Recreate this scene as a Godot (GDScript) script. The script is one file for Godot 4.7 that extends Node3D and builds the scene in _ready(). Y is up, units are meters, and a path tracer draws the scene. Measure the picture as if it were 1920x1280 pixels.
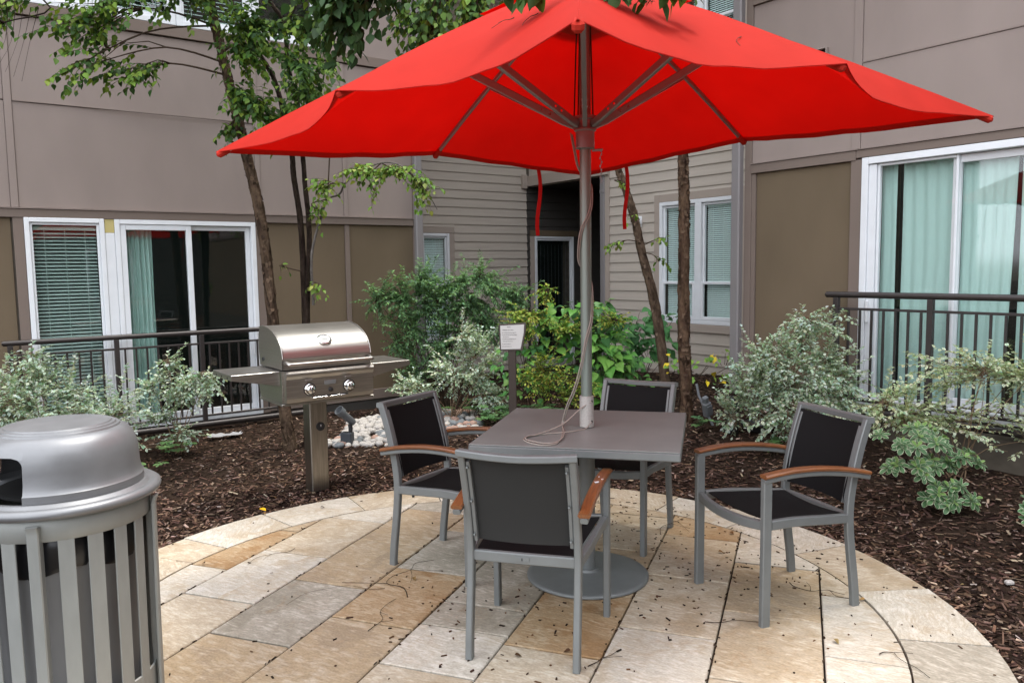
extends Node3D
# A courtyard patio: red square umbrella over a grey table, four sling chairs, pedestal grill, slatted bin,
# planting beds and the apartment wings around them. Metres, y up. The camera stands at the origin.

const U := Vector3(0.809017, 0, -0.587785)     # along the left wing, away to the right
const W := Vector3(-0.587785, 0, -0.809017)    # along the right wing, away to the left
const PATIO := Vector2(-0.11, -3.40)
const R_IN := 1.685
const R_OUT := 2.035

var used := {}
var rng := RandomNumberGenerator.new()
var mats := {}
var n1 := FastNoiseLite.new()
var n2 := FastNoiseLite.new()


func _ready() -> void:
	rng.seed = 20240611
	n1.seed = 11
	n1.frequency = 1.0
	n2.seed = 29
	n2.frequency = 1.0
	# ---- camera, sky, sun, exposure
	var cam := Camera3D.new()
	cam.name = "camera"
	cam.transform = Transform3D(Basis(Vector3(0.99989548, -0.01439553, 0.00133732), Vector3(0.01445751, 0.99560861, -0.0924904), Vector3(0, 0.09250007, 0.99571268)), Vector3(0, 1.508, 0))
	cam.fov = 46.7356
	cam.near = 0.05
	cam.far = 400.0
	add_child(cam)
	cam.current = true
	var sky_mat := ProceduralSkyMaterial.new()
	sky_mat.sky_top_color = Color(0.95, 0.965, 1.0)
	sky_mat.sky_horizon_color = Color(0.83, 0.845, 0.87)
	sky_mat.sky_curve = 0.25
	sky_mat.ground_bottom_color = Color(0.25, 0.23, 0.2)
	sky_mat.ground_horizon_color = Color(0.45, 0.44, 0.42)
	sky_mat.sky_energy_multiplier = 1.0
	var sky := Sky.new()
	sky.sky_material = sky_mat
	var env := Environment.new()
	env.background_mode = Environment.BG_SKY
	env.sky = sky
	env.background_energy_multiplier = 1.25
	env.tonemap_mode = Environment.TONE_MAPPER_LINEAR
	env.tonemap_exposure = 3.3
	env.sdfgi_enabled = true
	env.ssao_enabled = true
	env.ssil_enabled = true
	var we := WorldEnvironment.new()
	we.name = "environment"
	we.environment = env
	add_child(we)
	var sun := DirectionalLight3D.new()
	sun.name = "sun"
	sun.light_energy = 0.4
	sun.light_color = Color(1.0, 0.975, 0.93)
	sun.light_angular_distance = 16.0
	sun.shadow_enabled = true
	sun.sky_mode = DirectionalLight3D.SKY_MODE_LIGHT_ONLY
	add_child(sun)
	sun.look_at_from_position(Vector3(2.5, 9.0, -1.0), Vector3.ZERO, Vector3.UP)
	make_materials()
	# ---- large structure
	build_ground()
	build_left_wing()
	build_right_wing()
	build_left_siding()
	build_right_siding()
	build_opposite_wing()
	build_patio()
	# ---- objects
	build_railings()
	build_table()
	build_umbrella()
	build_chairs()
	build_grill()
	build_bin()
	build_trees()
	build_shrubs()
	build_beds()
	build_small_things()


# ------------------------------------------------------------------ naming
func numbered(called: String) -> String:
	if not used.has(called):
		used[called] = 0
		return called
	used[called] += 1
	return "%s_%03d" % [called, used[called]]


func tag(o: Node3D, label: String, category: String, group := "", kind := "") -> Node3D:
	o.set_meta("label", label)
	o.set_meta("category", category)
	if group:
		o.set_meta("group", group)
	if kind:
		o.set_meta("kind", kind)
	return o


func thing(called: String, label: String, category: String, at := Vector3.ZERO, turn := 0.0, group := "") -> Node3D:
	var o := Node3D.new()
	o.name = numbered(called)
	add_child(o)
	o.position = at
	o.rotation.y = turn
	tag(o, label, category, group)
	return o


func part(called: String, mesh: Mesh, mat: Material, parent: Node3D, at := Vector3.ZERO) -> MeshInstance3D:
	var o := MeshInstance3D.new()
	o.mesh = mesh
	if mat:
		o.material_override = mat
	if parent == null:
		o.name = numbered(called)
		add_child(o)
	else:
		o.name = called
		parent.add_child(o, true)
	o.position = at
	return o


func struct(called: String, mesh: Mesh, mat: Material) -> MeshInstance3D:
	var o := part(called, mesh, mat, null)
	o.set_meta("kind", "structure")
	return o


func many(called: String, mesh: Mesh, mat: Material, xf: Array[Transform3D], cols: PackedColorArray, parent: Node3D) -> MultiMeshInstance3D:
	var mm := MultiMesh.new()
	mm.transform_format = MultiMesh.TRANSFORM_3D
	mm.use_colors = cols.size() > 0
	mm.mesh = mesh
	mm.instance_count = xf.size()
	for i in xf.size():
		mm.set_instance_transform(i, xf[i])
		if cols.size() > 0:
			mm.set_instance_color(i, cols[i])
	var o := MultiMeshInstance3D.new()
	o.multimesh = mm
	o.material_override = mat
	o.set_meta("kind", "stuff")
	if parent == null:
		o.name = numbered(called)
		add_child(o)
	else:
		o.name = called
		parent.add_child(o, true)
	return o


# ------------------------------------------------------------------ mesh helper
class Geo:
	var v := PackedVector3Array()
	var n := PackedVector3Array()
	var t := PackedVector2Array()
	var c := PackedColorArray()
	var ix := PackedInt32Array()
	var col := Color(1, 1, 1)

	func put(p: Vector3, nn: Vector3, uv := Vector2.ZERO) -> int:
		v.append(p)
		n.append(nn)
		t.append(uv)
		c.append(col)
		return v.size() - 1

	func tri(a: int, b: int, d: int) -> void:   # counter-clockwise seen from outside
		ix.append(a)
		ix.append(d)
		ix.append(b)

	func face(pts: Array, hint: Vector3) -> void:   # flat convex polygon facing the hint
		var nn: Vector3 = (pts[1] - pts[0]).cross(pts[2] - pts[0])
		if nn.length_squared() < 1e-16 and pts.size() > 3:
			nn = (pts[2] - pts[0]).cross(pts[3] - pts[0])
		nn = nn.normalized()
		var flip := nn.dot(hint) < 0.0
		if flip:
			nn = -nn
		var ax := nn.abs()
		var base := v.size()
		for p in pts:
			var uv := Vector2(p.x, -p.y)
			if ax.y > ax.x and ax.y > ax.z:
				uv = Vector2(p.x, p.z)
			elif ax.x > ax.z:
				uv = Vector2(p.z, -p.y)
			put(p, nn, uv)
		for i in range(1, pts.size() - 1):
			if flip:
				tri(base, base + i + 1, base + i)
			else:
				tri(base, base + i, base + i + 1)

	func box(size: Vector3, at := Vector3.ZERO, b := 0.0, basis := Basis.IDENTITY) -> void:
		var h := size * 0.5
		var bb := minf(b, minf(h.x, minf(h.y, h.z)) * 0.6)
		if bb <= 0.0:
			for ax in 3:
				for s in [-1.0, 1.0]:
					var q := []
					for k in [[-1, -1], [1, -1], [1, 1], [-1, 1]]:
						var p := Vector3.ZERO
						p[ax] = s * h[ax]
						p[(ax + 1) % 3] = k[0] * h[(ax + 1) % 3]
						p[(ax + 2) % 3] = k[1] * h[(ax + 2) % 3]
						q.append(at + basis * p)
					var hint := Vector3.ZERO
					hint[ax] = s
					face(q, basis * hint)
			return
		var P := {}
		for sx in [-1, 1]:
			for sy in [-1, 1]:
				for sz in [-1, 1]:
					var cr := Vector3(sx * h.x, sy * h.y, sz * h.z)
					for ax in 3:
						var p := cr
						for o in 3:
							if o != ax:
								p[o] -= signf(p[o]) * bb
						P[[sx, sy, sz, ax]] = at + basis * p
		for ax in 3:
			for s in [-1, 1]:
				var q := []
				for k in [[-1, -1], [1, -1], [1, 1], [-1, 1]]:
					var key := [0, 0, 0]
					key[ax] = s
					key[(ax + 1) % 3] = k[0]
					key[(ax + 2) % 3] = k[1]
					q.append(P[[key[0], key[1], key[2], ax]])
				var hint := Vector3.ZERO
				hint[ax] = s
				face(q, basis * hint)
		for ax in 3:
			var b1 := (ax + 1) % 3
			var b2 := (ax + 2) % 3
			for s1 in [-1, 1]:
				for s2 in [-1, 1]:
					var ka := [0, 0, 0]
					ka[ax] = -1
					ka[b1] = s1
					ka[b2] = s2
					var kb := ka.duplicate()
					kb[ax] = 1
					var hint := Vector3.ZERO
					hint[b1] = s1
					hint[b2] = s2
					face([P[[ka[0], ka[1], ka[2], b1]], P[[kb[0], kb[1], kb[2], b1]], P[[kb[0], kb[1], kb[2], b2]], P[[ka[0], ka[1], ka[2], b2]]], basis * hint)
		for sx in [-1, 1]:
			for sy in [-1, 1]:
				for sz in [-1, 1]:
					face([P[[sx, sy, sz, 0]], P[[sx, sy, sz, 1]], P[[sx, sy, sz, 2]]], basis * Vector3(sx, sy, sz))

	static func frames(pts: PackedVector3Array, up: Vector3) -> Array:
		var out := []
		var last := up
		for i in pts.size():
			var d := (pts[mini(i + 1, pts.size() - 1)] - pts[maxi(i - 1, 0)]).normalized()
			var s := d.cross(last)
			if s.length() < 1e-4:
				s = d.cross(Vector3.RIGHT if absf(d.x) < 0.9 else Vector3.BACK)
			s = s.normalized()
			var u2 := s.cross(d).normalized()
			out.append([s, u2, d])
			last = u2
		return out

	func tube(pts: PackedVector3Array, radii: Array, sides := 8, caps := true, up := Vector3(0.013, 1, 0.021), vscale := 1.0) -> void:
		var fr := frames(pts, up)
		var rows := []
		var run := 0.0
		for i in pts.size():
			var r: float = radii[mini(i, radii.size() - 1)]
			if i > 0:
				run += pts[i].distance_to(pts[i - 1])
			var row := v.size()
			for k in sides + 1:
				var a := TAU * k / sides
				var d: Vector3 = fr[i][0] * cos(a) + fr[i][1] * sin(a)
				put(pts[i] + d * r, d, Vector2(float(k) / sides, run * vscale))
			rows.append(row)
		for i in pts.size() - 1:
			for k in sides:
				var a: int = rows[i] + k
				var b: int = rows[i + 1] + k
				tri(a, b + 1, a + 1)
				tri(a, b, b + 1)
		if caps:
			for e in [0, pts.size() - 1]:
				var d: Vector3 = fr[e][2] * (-1.0 if e == 0 else 1.0)
				var ctr := put(pts[e], d)
				var ring := []
				for k in sides:
					ring.append(put(v[rows[e] + k], d))
				for k in sides:
					if e == 0:
						tri(ctr, ring[k], ring[(k + 1) % sides])
					else:
						tri(ctr, ring[(k + 1) % sides], ring[k])

	func bar(pts: PackedVector3Array, w: float, h: float, up := Vector3.UP, b := 0.004) -> void:
		# rectangular section: w across, h along up
		var x := w * 0.5
		var y := h * 0.5
		var bb := minf(b, minf(x, y) * 0.7)
		var sec := [Vector2(-x + bb, -y), Vector2(x - bb, -y), Vector2(x, -y + bb), Vector2(x, y - bb), Vector2(x - bb, y), Vector2(-x + bb, y), Vector2(-x, y - bb), Vector2(-x, -y + bb)]
		var fr := frames(pts, up)
		for k in 8:
			var p0: Vector2 = sec[k]
			var p1: Vector2 = sec[(k + 1) % 8]
			var en := Vector2(p1.y - p0.y, p0.x - p1.x).normalized()
			var prev := -1
			for i in pts.size():
				var s: Vector3 = fr[i][0]
				var u2: Vector3 = fr[i][1]
				var nn := (s * en.x + u2 * en.y).normalized()
				var a := put(pts[i] + s * p0.x + u2 * p0.y, nn)
				put(pts[i] + s * p1.x + u2 * p1.y, nn)
				if prev >= 0:
					tri(prev, a, a + 1)
					tri(prev, a + 1, prev + 1)
				prev = a
		for e in [0, pts.size() - 1]:
			var q := []
			for k in 8:
				q.append(pts[e] + fr[e][0] * sec[k].x + fr[e][1] * sec[k].y)
			face(q, fr[e][2] * (-1.0 if e == 0 else 1.0))

	func lathe(prof: Array, sides := 32, a0 := 0.0, a1 := TAU, crease := 0.6, flip := false) -> void:
		# profile of Vector2(radius, height); outward is to the right of the profile's direction of travel going up
		var m := prof.size()
		var en := []
		for i in m - 1:
			var d: Vector2 = prof[i + 1] - prof[i]
			en.append(Vector2(d.y, -d.x).normalized())
		var sg := -1.0 if flip else 1.0
		for i in m - 1:
			var na: Vector2 = en[i]
			var nb: Vector2 = en[i]
			if i > 0 and en[i - 1].dot(en[i]) > crease:
				na = (en[i - 1] + en[i]).normalized()
			if i < m - 2 and en[i + 1].dot(en[i]) > crease:
				nb = (en[i + 1] + en[i]).normalized()
			var prev := -1
			for k in sides + 1:
				var a := a0 + (a1 - a0) * k / sides
				var dr := Vector3(sin(a), 0, cos(a))
				var p := put(dr * prof[i].x + Vector3.UP * prof[i].y, (dr * na.x + Vector3.UP * na.y) * sg, Vector2(a, prof[i].y))
				put(dr * prof[i + 1].x + Vector3.UP * prof[i + 1].y, (dr * nb.x + Vector3.UP * nb.y) * sg, Vector2(a, prof[i + 1].y))
				if prev >= 0:
					if flip:
						tri(prev, p + 1, p)
						tri(prev, prev + 1, p + 1)
					else:
						tri(prev, p, p + 1)
						tri(prev, p + 1, prev + 1)
				prev = p

	static func ccw(poly: PackedVector2Array) -> PackedVector2Array:
		var area := 0.0
		for i in poly.size():
			area += poly[i].cross(poly[(i + 1) % poly.size()])
		var out := poly.duplicate()
		if area < 0.0:
			out.reverse()
		return out

	func prism(poly: PackedVector2Array, z0: float, z1: float, xf := Transform3D.IDENTITY, b := 0.0) -> void:
		# polygon in x,y extruded along z; convex or not
		var pl := ccw(poly)
		var top := pl
		if b > 0.0:
			var ins := Geometry2D.offset_polygon(pl, -b)
			if ins.size() == 1 and ins[0].size() == pl.size():
				ins[0] = ccw(ins[0])
				# match starting corner
				var best := 0
				for i in ins[0].size():
					if ins[0][i].distance_squared_to(pl[0]) < ins[0][best].distance_squared_to(pl[0]):
						best = i
				top = PackedVector2Array()
				for i in pl.size():
					top.append(ins[0][(i + best) % pl.size()])
		var bev := top != pl
		for e in 2:
			var z := z0 if e == 0 else z1
			var dir := Vector3(0, 0, -1 if e == 0 else 1)
			var src := top if (e == 1 and bev) else pl
			var tr := Geometry2D.triangulate_polygon(src)
			for i in range(0, tr.size(), 3):
				face([xf * Vector3(src[tr[i]].x, src[tr[i]].y, z), xf * Vector3(src[tr[i + 1]].x, src[tr[i + 1]].y, z), xf * Vector3(src[tr[i + 2]].x, src[tr[i + 2]].y, z)], xf.basis * dir)
		var zs := z1 - (b if bev else 0.0)
		for i in pl.size():
			var j := (i + 1) % pl.size()
			var d := pl[j] - pl[i]
			var hint := xf.basis * Vector3(d.y, -d.x, 0)
			face([xf * Vector3(pl[i].x, pl[i].y, z0), xf * Vector3(pl[j].x, pl[j].y, z0), xf * Vector3(pl[j].x, pl[j].y, zs), xf * Vector3(pl[i].x, pl[i].y, zs)], hint)
			if bev:
				face([xf * Vector3(pl[i].x, pl[i].y, zs), xf * Vector3(pl[j].x, pl[j].y, zs), xf * Vector3(top[j].x, top[j].y, z1), xf * Vector3(top[i].x, top[i].y, z1)], hint + xf.basis * Vector3(0, 0, d.length()))

	func grid(pts: Array, cols: int, rows: int, two := false) -> void:
		# smooth sheet: pts row by row; normals from neighbours, facing (du x dv)
		var base := v.size()
		for j in rows:
			for i in cols:
				var du: Vector3 = pts[j * cols + mini(i + 1, cols - 1)] - pts[j * cols + maxi(i - 1, 0)]
				var dv: Vector3 = pts[mini(j + 1, rows - 1) * cols + i] - pts[maxi(j - 1, 0) * cols + i]
				var nn := du.cross(dv).normalized()
				put(pts[j * cols + i], nn, Vector2(float(i) / (cols - 1), float(j) / (rows - 1)))
		for j in rows - 1:
			for i in cols - 1:
				var a := base + j * cols + i
				tri(a, a + 1, a + cols + 1)
				tri(a, a + cols + 1, a + cols)

	func mesh() -> ArrayMesh:
		var arr := []
		arr.resize(Mesh.ARRAY_MAX)
		arr[Mesh.ARRAY_VERTEX] = v
		arr[Mesh.ARRAY_NORMAL] = n
		arr[Mesh.ARRAY_TEX_UV] = t
		arr[Mesh.ARRAY_COLOR] = c
		arr[Mesh.ARRAY_INDEX] = ix
		var m := ArrayMesh.new()
		m.add_surface_from_arrays(Mesh.PRIMITIVE_TRIANGLES, arr)
		return m


func box_mesh(size: Vector3, b := 0.0, at := Vector3.ZERO) -> ArrayMesh:
	var g := Geo.new()
	g.box(size, at, b)
	return g.mesh()


# a box given by its low and high corners
func span(x0: float, x1: float, y0: float, y1: float, z0: float, z1: float, b := 0.0) -> ArrayMesh:
	return box_mesh(Vector3(x1 - x0, y1 - y0, z1 - z0), b, Vector3(x0 + x1, y0 + y1, z0 + z1) * 0.5)


func bar_mesh(pts: Array, w: float, h: float, up := Vector3.UP, b := 0.004) -> ArrayMesh:
	var g := Geo.new()
	g.bar(PackedVector3Array(pts), w, h, up, b)
	return g.mesh()


func tube_mesh(pts: Array, radii: Array, sides := 10, caps := true) -> ArrayMesh:
	var g := Geo.new()
	g.tube(PackedVector3Array(pts), radii, sides, caps)
	return g.mesh()


func lathe_mesh(prof: Array, sides := 32) -> ArrayMesh:
	var g := Geo.new()
	g.lathe(prof, sides)
	return g.mesh()


func smooth(pts: Array, steps := 4) -> PackedVector3Array:   # Catmull-Rom
	var out := PackedVector3Array()
	for i in pts.size() - 1:
		var p0: Vector3 = pts[maxi(i - 1, 0)]
		var p1: Vector3 = pts[i]
		var p2: Vector3 = pts[i + 1]
		var p3: Vector3 = pts[mini(i + 2, pts.size() - 1)]
		for k in steps:
			out.append(p1.cubic_interpolate(p2, p0, p3, float(k) / steps))
	out.append(pts[pts.size() - 1])
	return out


func rf(a: float, b: float) -> float:
	return rng.randf_range(a, b)


func rdir() -> Vector3:
	var p := Vector3(rng.randfn(), rng.randfn(), rng.randfn())
	return p.normalized() if p.length() > 0.001 else Vector3.UP


# height of the planted ground: level round the patio, rising to the right wing, falling towards the far left corner
func ground_y(x: float, z: float) -> float:
	var s := x * U.x + z * U.z
	var w := x * W.x + z * W.z
	var cp := [[0.5, 8.3, -0.06], [1.5, 8.3, -0.08], [2.8, 8.3, -0.08], [4.7, 8.3, -0.12], [6.5, 10.3, -0.2], [8.0, 10.3, -0.17], [9.0, 9.4, -0.16], [7.9, 8.2, 0.08], [7.9, 6.5, 0.13], [6.1, 4.7, 0.2], [6.1, 3.6, 0.13], [6.1, 2.6, 0.04], [6.1, 0.5, 0.0], [4.0, 6.8, -0.05], [5.0, 4.6, 0.08], [5.4, 6.3, 0.0]]
	var sum := 0.0
	var wt := 0.0
	for p in cp:
		var d2: float = (s - p[0]) * (s - p[0]) + (w - p[1]) * (w - p[1]) + 0.05
		var q := 1.0 / (d2 * d2)
		sum += q * p[2]
		wt += q
	var d := Vector2(x, z).distance_to(PATIO) - R_OUT
	return sum / wt * smoothstep(0.1, 2.2, d) - 0.012


# ------------------------------------------------------------------ materials
func lin(r: float, g: float, b: float) -> Color:   # base colour given as linear reflectance
	return Color(r, g, b).linear_to_srgb()


func plain(called: String, c: Color, rough: float, metal := 0.0) -> StandardMaterial3D:
	var m := StandardMaterial3D.new()
	m.resource_name = called
	m.albedo_color = c
	m.roughness = rough
	m.metallic = metal
	if rough > 0.58 and metal < 0.05:
		m.metallic_specular = 0.2   # matt, pitted surfaces
	mats[called] = m
	return m


func noise_tex(sd: int, freq: float, oct: int, c0: Color, c1: Color, size := 512, warp := 0.0, stops := []) -> NoiseTexture2D:
	var n := FastNoiseLite.new()
	n.seed = sd
	n.noise_type = FastNoiseLite.TYPE_SIMPLEX_SMOOTH
	n.frequency = freq
	n.fractal_octaves = oct
	n.domain_warp_enabled = warp > 0.0
	n.domain_warp_amplitude = warp
	n.domain_warp_frequency = freq
	var t := NoiseTexture2D.new()
	t.width = size
	t.height = size
	t.seamless = true
	t.noise = n
	var g := Gradient.new()
	g.offsets = PackedFloat32Array([0.0, 1.0])
	g.colors = PackedColorArray([c0, c1])
	for s in stops:
		g.add_point(s[0], s[1])
	t.color_ramp = g
	return t


func tri_map(m: StandardMaterial3D, scale: Vector3, world := false) -> void:
	m.uv1_triplanar = true
	m.uv1_world_triplanar = world
	m.uv1_scale = scale


func bump(m: StandardMaterial3D, t: Texture2D, cm: float) -> void:
	m.heightmap_enabled = true
	m.heightmap_texture = t
	m.heightmap_scale = cm


func tinted(called: String, c: Color, var_amount: float, rough: float, scale: Vector3, sd: int, bump_cm := 0.0, metal := 0.0, freq := 0.01, world := false) -> StandardMaterial3D:
	var m := plain(called, Color.WHITE, rough, metal)
	var l := c.srgb_to_linear()
	var a := Color(l.r * (1.0 - var_amount), l.g * (1.0 - var_amount), l.b * (1.0 - var_amount)).linear_to_srgb()
	var b := Color(l.r * (1.0 + var_amount), l.g * (1.0 + var_amount), l.b * (1.0 + var_amount)).linear_to_srgb()
	m.albedo_texture = noise_tex(sd, freq, 5, a, b)
	tri_map(m, scale, world)
	if bump_cm > 0.0:
		bump(m, noise_tex(sd + 1, 0.06, 3, Color.BLACK, Color.WHITE, 256), bump_cm)
	return m


func leaf_mat(called: String, rough: float, back: float) -> StandardMaterial3D:
	var m := plain(called, Color.WHITE, rough)
	m.vertex_color_use_as_albedo = true
	m.backlight_enabled = true
	m.backlight = lin(back, back, back * 0.6)
	m.metallic_specular = 0.3
	return m


func make_materials() -> void:
	tinted("panel_mauve", lin(0.262, 0.215, 0.192), 0.10, 0.75, Vector3(0.5, 0.16, 0.5), 3, 0.03, 0.0, 0.008, true)
	tinted("panel_olive", lin(0.140, 0.106, 0.070), 0.11, 0.75, Vector3(0.55, 0.2, 0.55), 5, 0.03, 0.0, 0.008, true)
	tinted("trim_brown", lin(0.180, 0.142, 0.120), 0.06, 0.65, Vector3(0.4, 0.4, 0.4), 7, 0.0, 0.0, 0.01, true)
	tinted("siding", lin(0.44, 0.39, 0.335), 0.07, 0.7, Vector3(0.35, 3.0, 0.35), 9, 0.03, 0.0, 0.01, true)
	tinted("siding_trim", lin(0.36, 0.305, 0.26), 0.05, 0.65, Vector3(0.4, 0.4, 0.4), 10, 0.0, 0.0, 0.01, true)
	tinted("downspout", lin(0.21, 0.195, 0.195), 0.05, 0.5, Vector3(0.5, 0.2, 0.5), 13, 0.0, 0.1, 0.01, true)
	tinted("white_frame", lin(0.70, 0.72, 0.74), 0.05, 0.45, Vector3(1, 1, 1), 15, 0.0, 0.0, 0.01, true)
	plain("raw_wood", lin(0.50, 0.42, 0.18), 0.7)
	var gl := plain("glass", Color(0.75, 0.92, 0.86, 0.004), 0.02)
	gl.transparency = BaseMaterial3D.TRANSPARENCY_ALPHA
	gl.metallic_specular = 0.62
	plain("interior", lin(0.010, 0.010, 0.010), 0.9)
	var cu := tinted("curtain", lin(0.46, 0.68, 0.62), 0.04, 0.85, Vector3(6, 0.3, 6), 17, 0.0, 0.0, 0.02)
	cu.backlight_enabled = true
	cu.backlight = lin(0.25, 0.4, 0.36)
	plain("dark_vane", lin(0.16, 0.165, 0.18), 0.7)
	plain("blind_green", lin(0.36, 0.50, 0.45), 0.5)
	plain("blind_pale", lin(0.62, 0.78, 0.75), 0.5)
	tinted("concrete", lin(0.105, 0.09, 0.072), 0.25, 0.9, Vector3(0.8, 0.8, 0.8), 19, 0.2, 0.0, 0.02, true)
	plain("black_void", lin(0.01, 0.01, 0.01), 0.9)
	tinted("rail_bronze", lin(0.036, 0.029, 0.027), 0.08, 0.42, Vector3(2, 2, 2), 21, 0.0, 0.2)
	tinted("soil", lin(0.030, 0.019, 0.013), 0.5, 1.0, Vector3(1.6, 1.6, 1.6), 23, 0.6, 0.0, 0.03, true)
	var chip := plain("mulch_chip", Color.WHITE, 0.95)
	chip.vertex_color_use_as_albedo = true
	tinted("joint_sand", lin(0.034, 0.027, 0.021), 0.35, 1.0, Vector3(4, 4, 4), 25, 0.1, 0.0, 0.03, true)
	make_stone()
	# metals and paints
	var al := tinted("frame_grey", lin(0.158, 0.168, 0.166), 0.06, 0.45, Vector3(2, 2, 2), 31, 0.0, 0.25)
	al.metallic_specular = 0.5
	tinted("table_top", lin(0.185, 0.195, 0.185), 0.09, 0.42, Vector3(0.8, 0.8, 0.8), 33, 0.004, 0.0, 0.01)
	var slm := tinted("sling_black", lin(0.012, 0.0118, 0.0122), 0.25, 0.7, Vector3(60, 60, 60), 35, 0.02, 0.0, 0.05)
	slm.metallic_specular = 0.2
	tinted("sling_back_lit", lin(0.031, 0.031, 0.030), 0.2, 0.75, Vector3(60, 60, 60), 36, 0.02, 0.0, 0.05)  # same sling seen from behind, paler for the sky light on it
	var wd := plain("arm_wood", Color.WHITE, 0.42)
	wd.albedo_texture = noise_tex(37, 0.012, 4, lin(0.11, 0.036, 0.010), lin(0.24, 0.085, 0.023), 512, 20.0)
	tri_map(wd, Vector3(14, 14, 1.6))
	wd.clearcoat_enabled = true
	wd.clearcoat = 0.3
	wd.clearcoat_roughness = 0.35
	var st := plain("steel", Color.WHITE, 0.40, 1.0)
	st.albedo_texture = noise_tex(41, 0.012, 4, lin(0.34, 0.325, 0.30), lin(0.52, 0.50, 0.465), 512)
	tri_map(st, Vector3(0.5, 14.0, 14.0))
	st.roughness_texture = noise_tex(43, 0.02, 4, Color(0.85, 0.85, 0.85), Color(1, 1, 1), 256)
	bump(st, noise_tex(44, 0.035, 2, Color.BLACK, Color.WHITE, 256), 0.006)
	var sv := plain("steel_brush_up", Color.WHITE, 0.32, 1.0)
	sv.albedo_texture = noise_tex(45, 0.012, 4, lin(0.27, 0.25, 0.22), lin(0.40, 0.375, 0.335), 512)
	tri_map(sv, Vector3(14.0, 0.5, 14.0))
	plain("chrome", lin(0.75, 0.75, 0.74), 0.12, 1.0)
	plain("dark_plastic", lin(0.015, 0.015, 0.016), 0.45)
	plain("black_rubber", lin(0.012, 0.012, 0.013), 0.55)
	plain("bag_black", lin(0.008, 0.008, 0.009), 0.28)
	var bp := tinted("bin_paint", lin(0.155, 0.158, 0.163), 0.14, 0.44, Vector3(2, 2, 2), 47, 0.0, 0.3)
	bp.clearcoat_enabled = true
	bp.clearcoat = 0.4
	bp.clearcoat_roughness = 0.25
	tinted("bin_slat", lin(0.27, 0.28, 0.265), 0.12, 0.5, Vector3(2, 0.6, 2), 49, 0.0, 0.4)
	tinted("bin_liner", lin(0.20, 0.205, 0.21), 0.10, 0.6, Vector3(2, 0.6, 2), 51, 0.0, 0.3)
	tinted("pole_steel", lin(0.21, 0.245, 0.215), 0.08, 0.42, Vector3(3, 0.3, 3), 53, 0.0, 0.45)
	tinted("rib_steel", lin(0.25, 0.26, 0.26), 0.05, 0.42, Vector3(3, 3, 3), 54, 0.0, 0.5)
	tinted("sleeve_pale", lin(0.42, 0.40, 0.37), 0.16, 0.6, Vector3(6, 6, 6), 55, 0.0, 0.3, 0.03)
	var red := tinted("red_fabric", lin(0.47, 0.027, 0.018), 0.09, 0.75, Vector3(0.4, 0.4, 0.4), 57, 0.0, 0.0, 0.02)
	red.backlight_enabled = true
	red.backlight = lin(0.85, 0.016, 0.008)
	red.metallic_specular = 0.2
	bump(red, noise_tex(58, 0.02, 3, Color.BLACK, Color.WHITE, 256), 0.12)
	tinted("red_hem", lin(0.40, 0.026, 0.016), 0.04, 0.8, Vector3(0.7, 0.7, 0.7), 59)
	plain("red_strap", lin(0.42, 0.012, 0.01), 0.7)
	plain("rope", lin(0.30, 0.265, 0.23), 0.8)
	# bark, twigs, leaves
	var bk := plain("bark", Color.WHITE, 0.9)
	bk.vertex_color_use_as_albedo = true
	bk.albedo_texture = noise_tex(61, 0.02, 5, lin(0.45, 0.42, 0.40), lin(1, 1, 1), 512, 14.0)
	tri_map(bk, Vector3(5, 1.6, 5), true)
	bump(bk, noise_tex(62, 0.03, 4, Color.BLACK, Color.WHITE, 512, 14.0), 1.0)
	tinted("twig", lin(0.060, 0.042, 0.030), 0.3, 0.9, Vector3(8, 8, 8), 63)
	tinted("twig_tan", lin(0.20, 0.14, 0.09), 0.3, 0.9, Vector3(8, 8, 8), 65)
	tinted("twig_dark", lin(0.018, 0.013, 0.010), 0.3, 0.9, Vector3(8, 8, 8), 66)
	leaf_mat("leaf", 0.5, 0.75)
	leaf_mat("leaf_gloss", 0.38, 0.4)
	var dl := plain("dead_leaf", Color.WHITE, 0.9)
	dl.vertex_color_use_as_albedo = true
	var pb := tinted("pebble", lin(0.40, 0.375, 0.345), 0.36, 0.75, Vector3(6, 6, 6), 67, 0.05, 0.0, 0.02, true)
	pb.vertex_color_use_as_albedo = true
	tinted("pebble_grey", lin(0.16, 0.17, 0.175), 0.2, 0.75, Vector3(6, 6, 6), 68, 0.05, 0.0, 0.02, true)
	tinted("pebble_pink", lin(0.33, 0.215, 0.17), 0.2, 0.75, Vector3(6, 6, 6), 69, 0.05, 0.0, 0.02, true)
	plain("sign_face", lin(0.50, 0.485, 0.46), 0.5)
	plain("sign_ink", lin(0.03, 0.028, 0.026), 0.6)
	plain("sign_brown", lin(0.045, 0.032, 0.024), 0.55)
	plain("yellow_leaf", lin(0.75, 0.42, 0.02), 0.6)
	plain("white_plastic", lin(0.72, 0.73, 0.74), 0.4)
	plain("shade_dark", lin(0.055, 0.05, 0.045), 0.8)  # even dark tone that puts shade into the breezeway, foundation and mirrored wing
	plain("pale_cloth", lin(0.30, 0.30, 0.31), 0.9)
	plain("grey_paint", lin(0.15, 0.16, 0.17), 0.45, 0.2)
	plain("navy_paint", lin(0.035, 0.040, 0.047), 0.45, 0.1)


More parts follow.
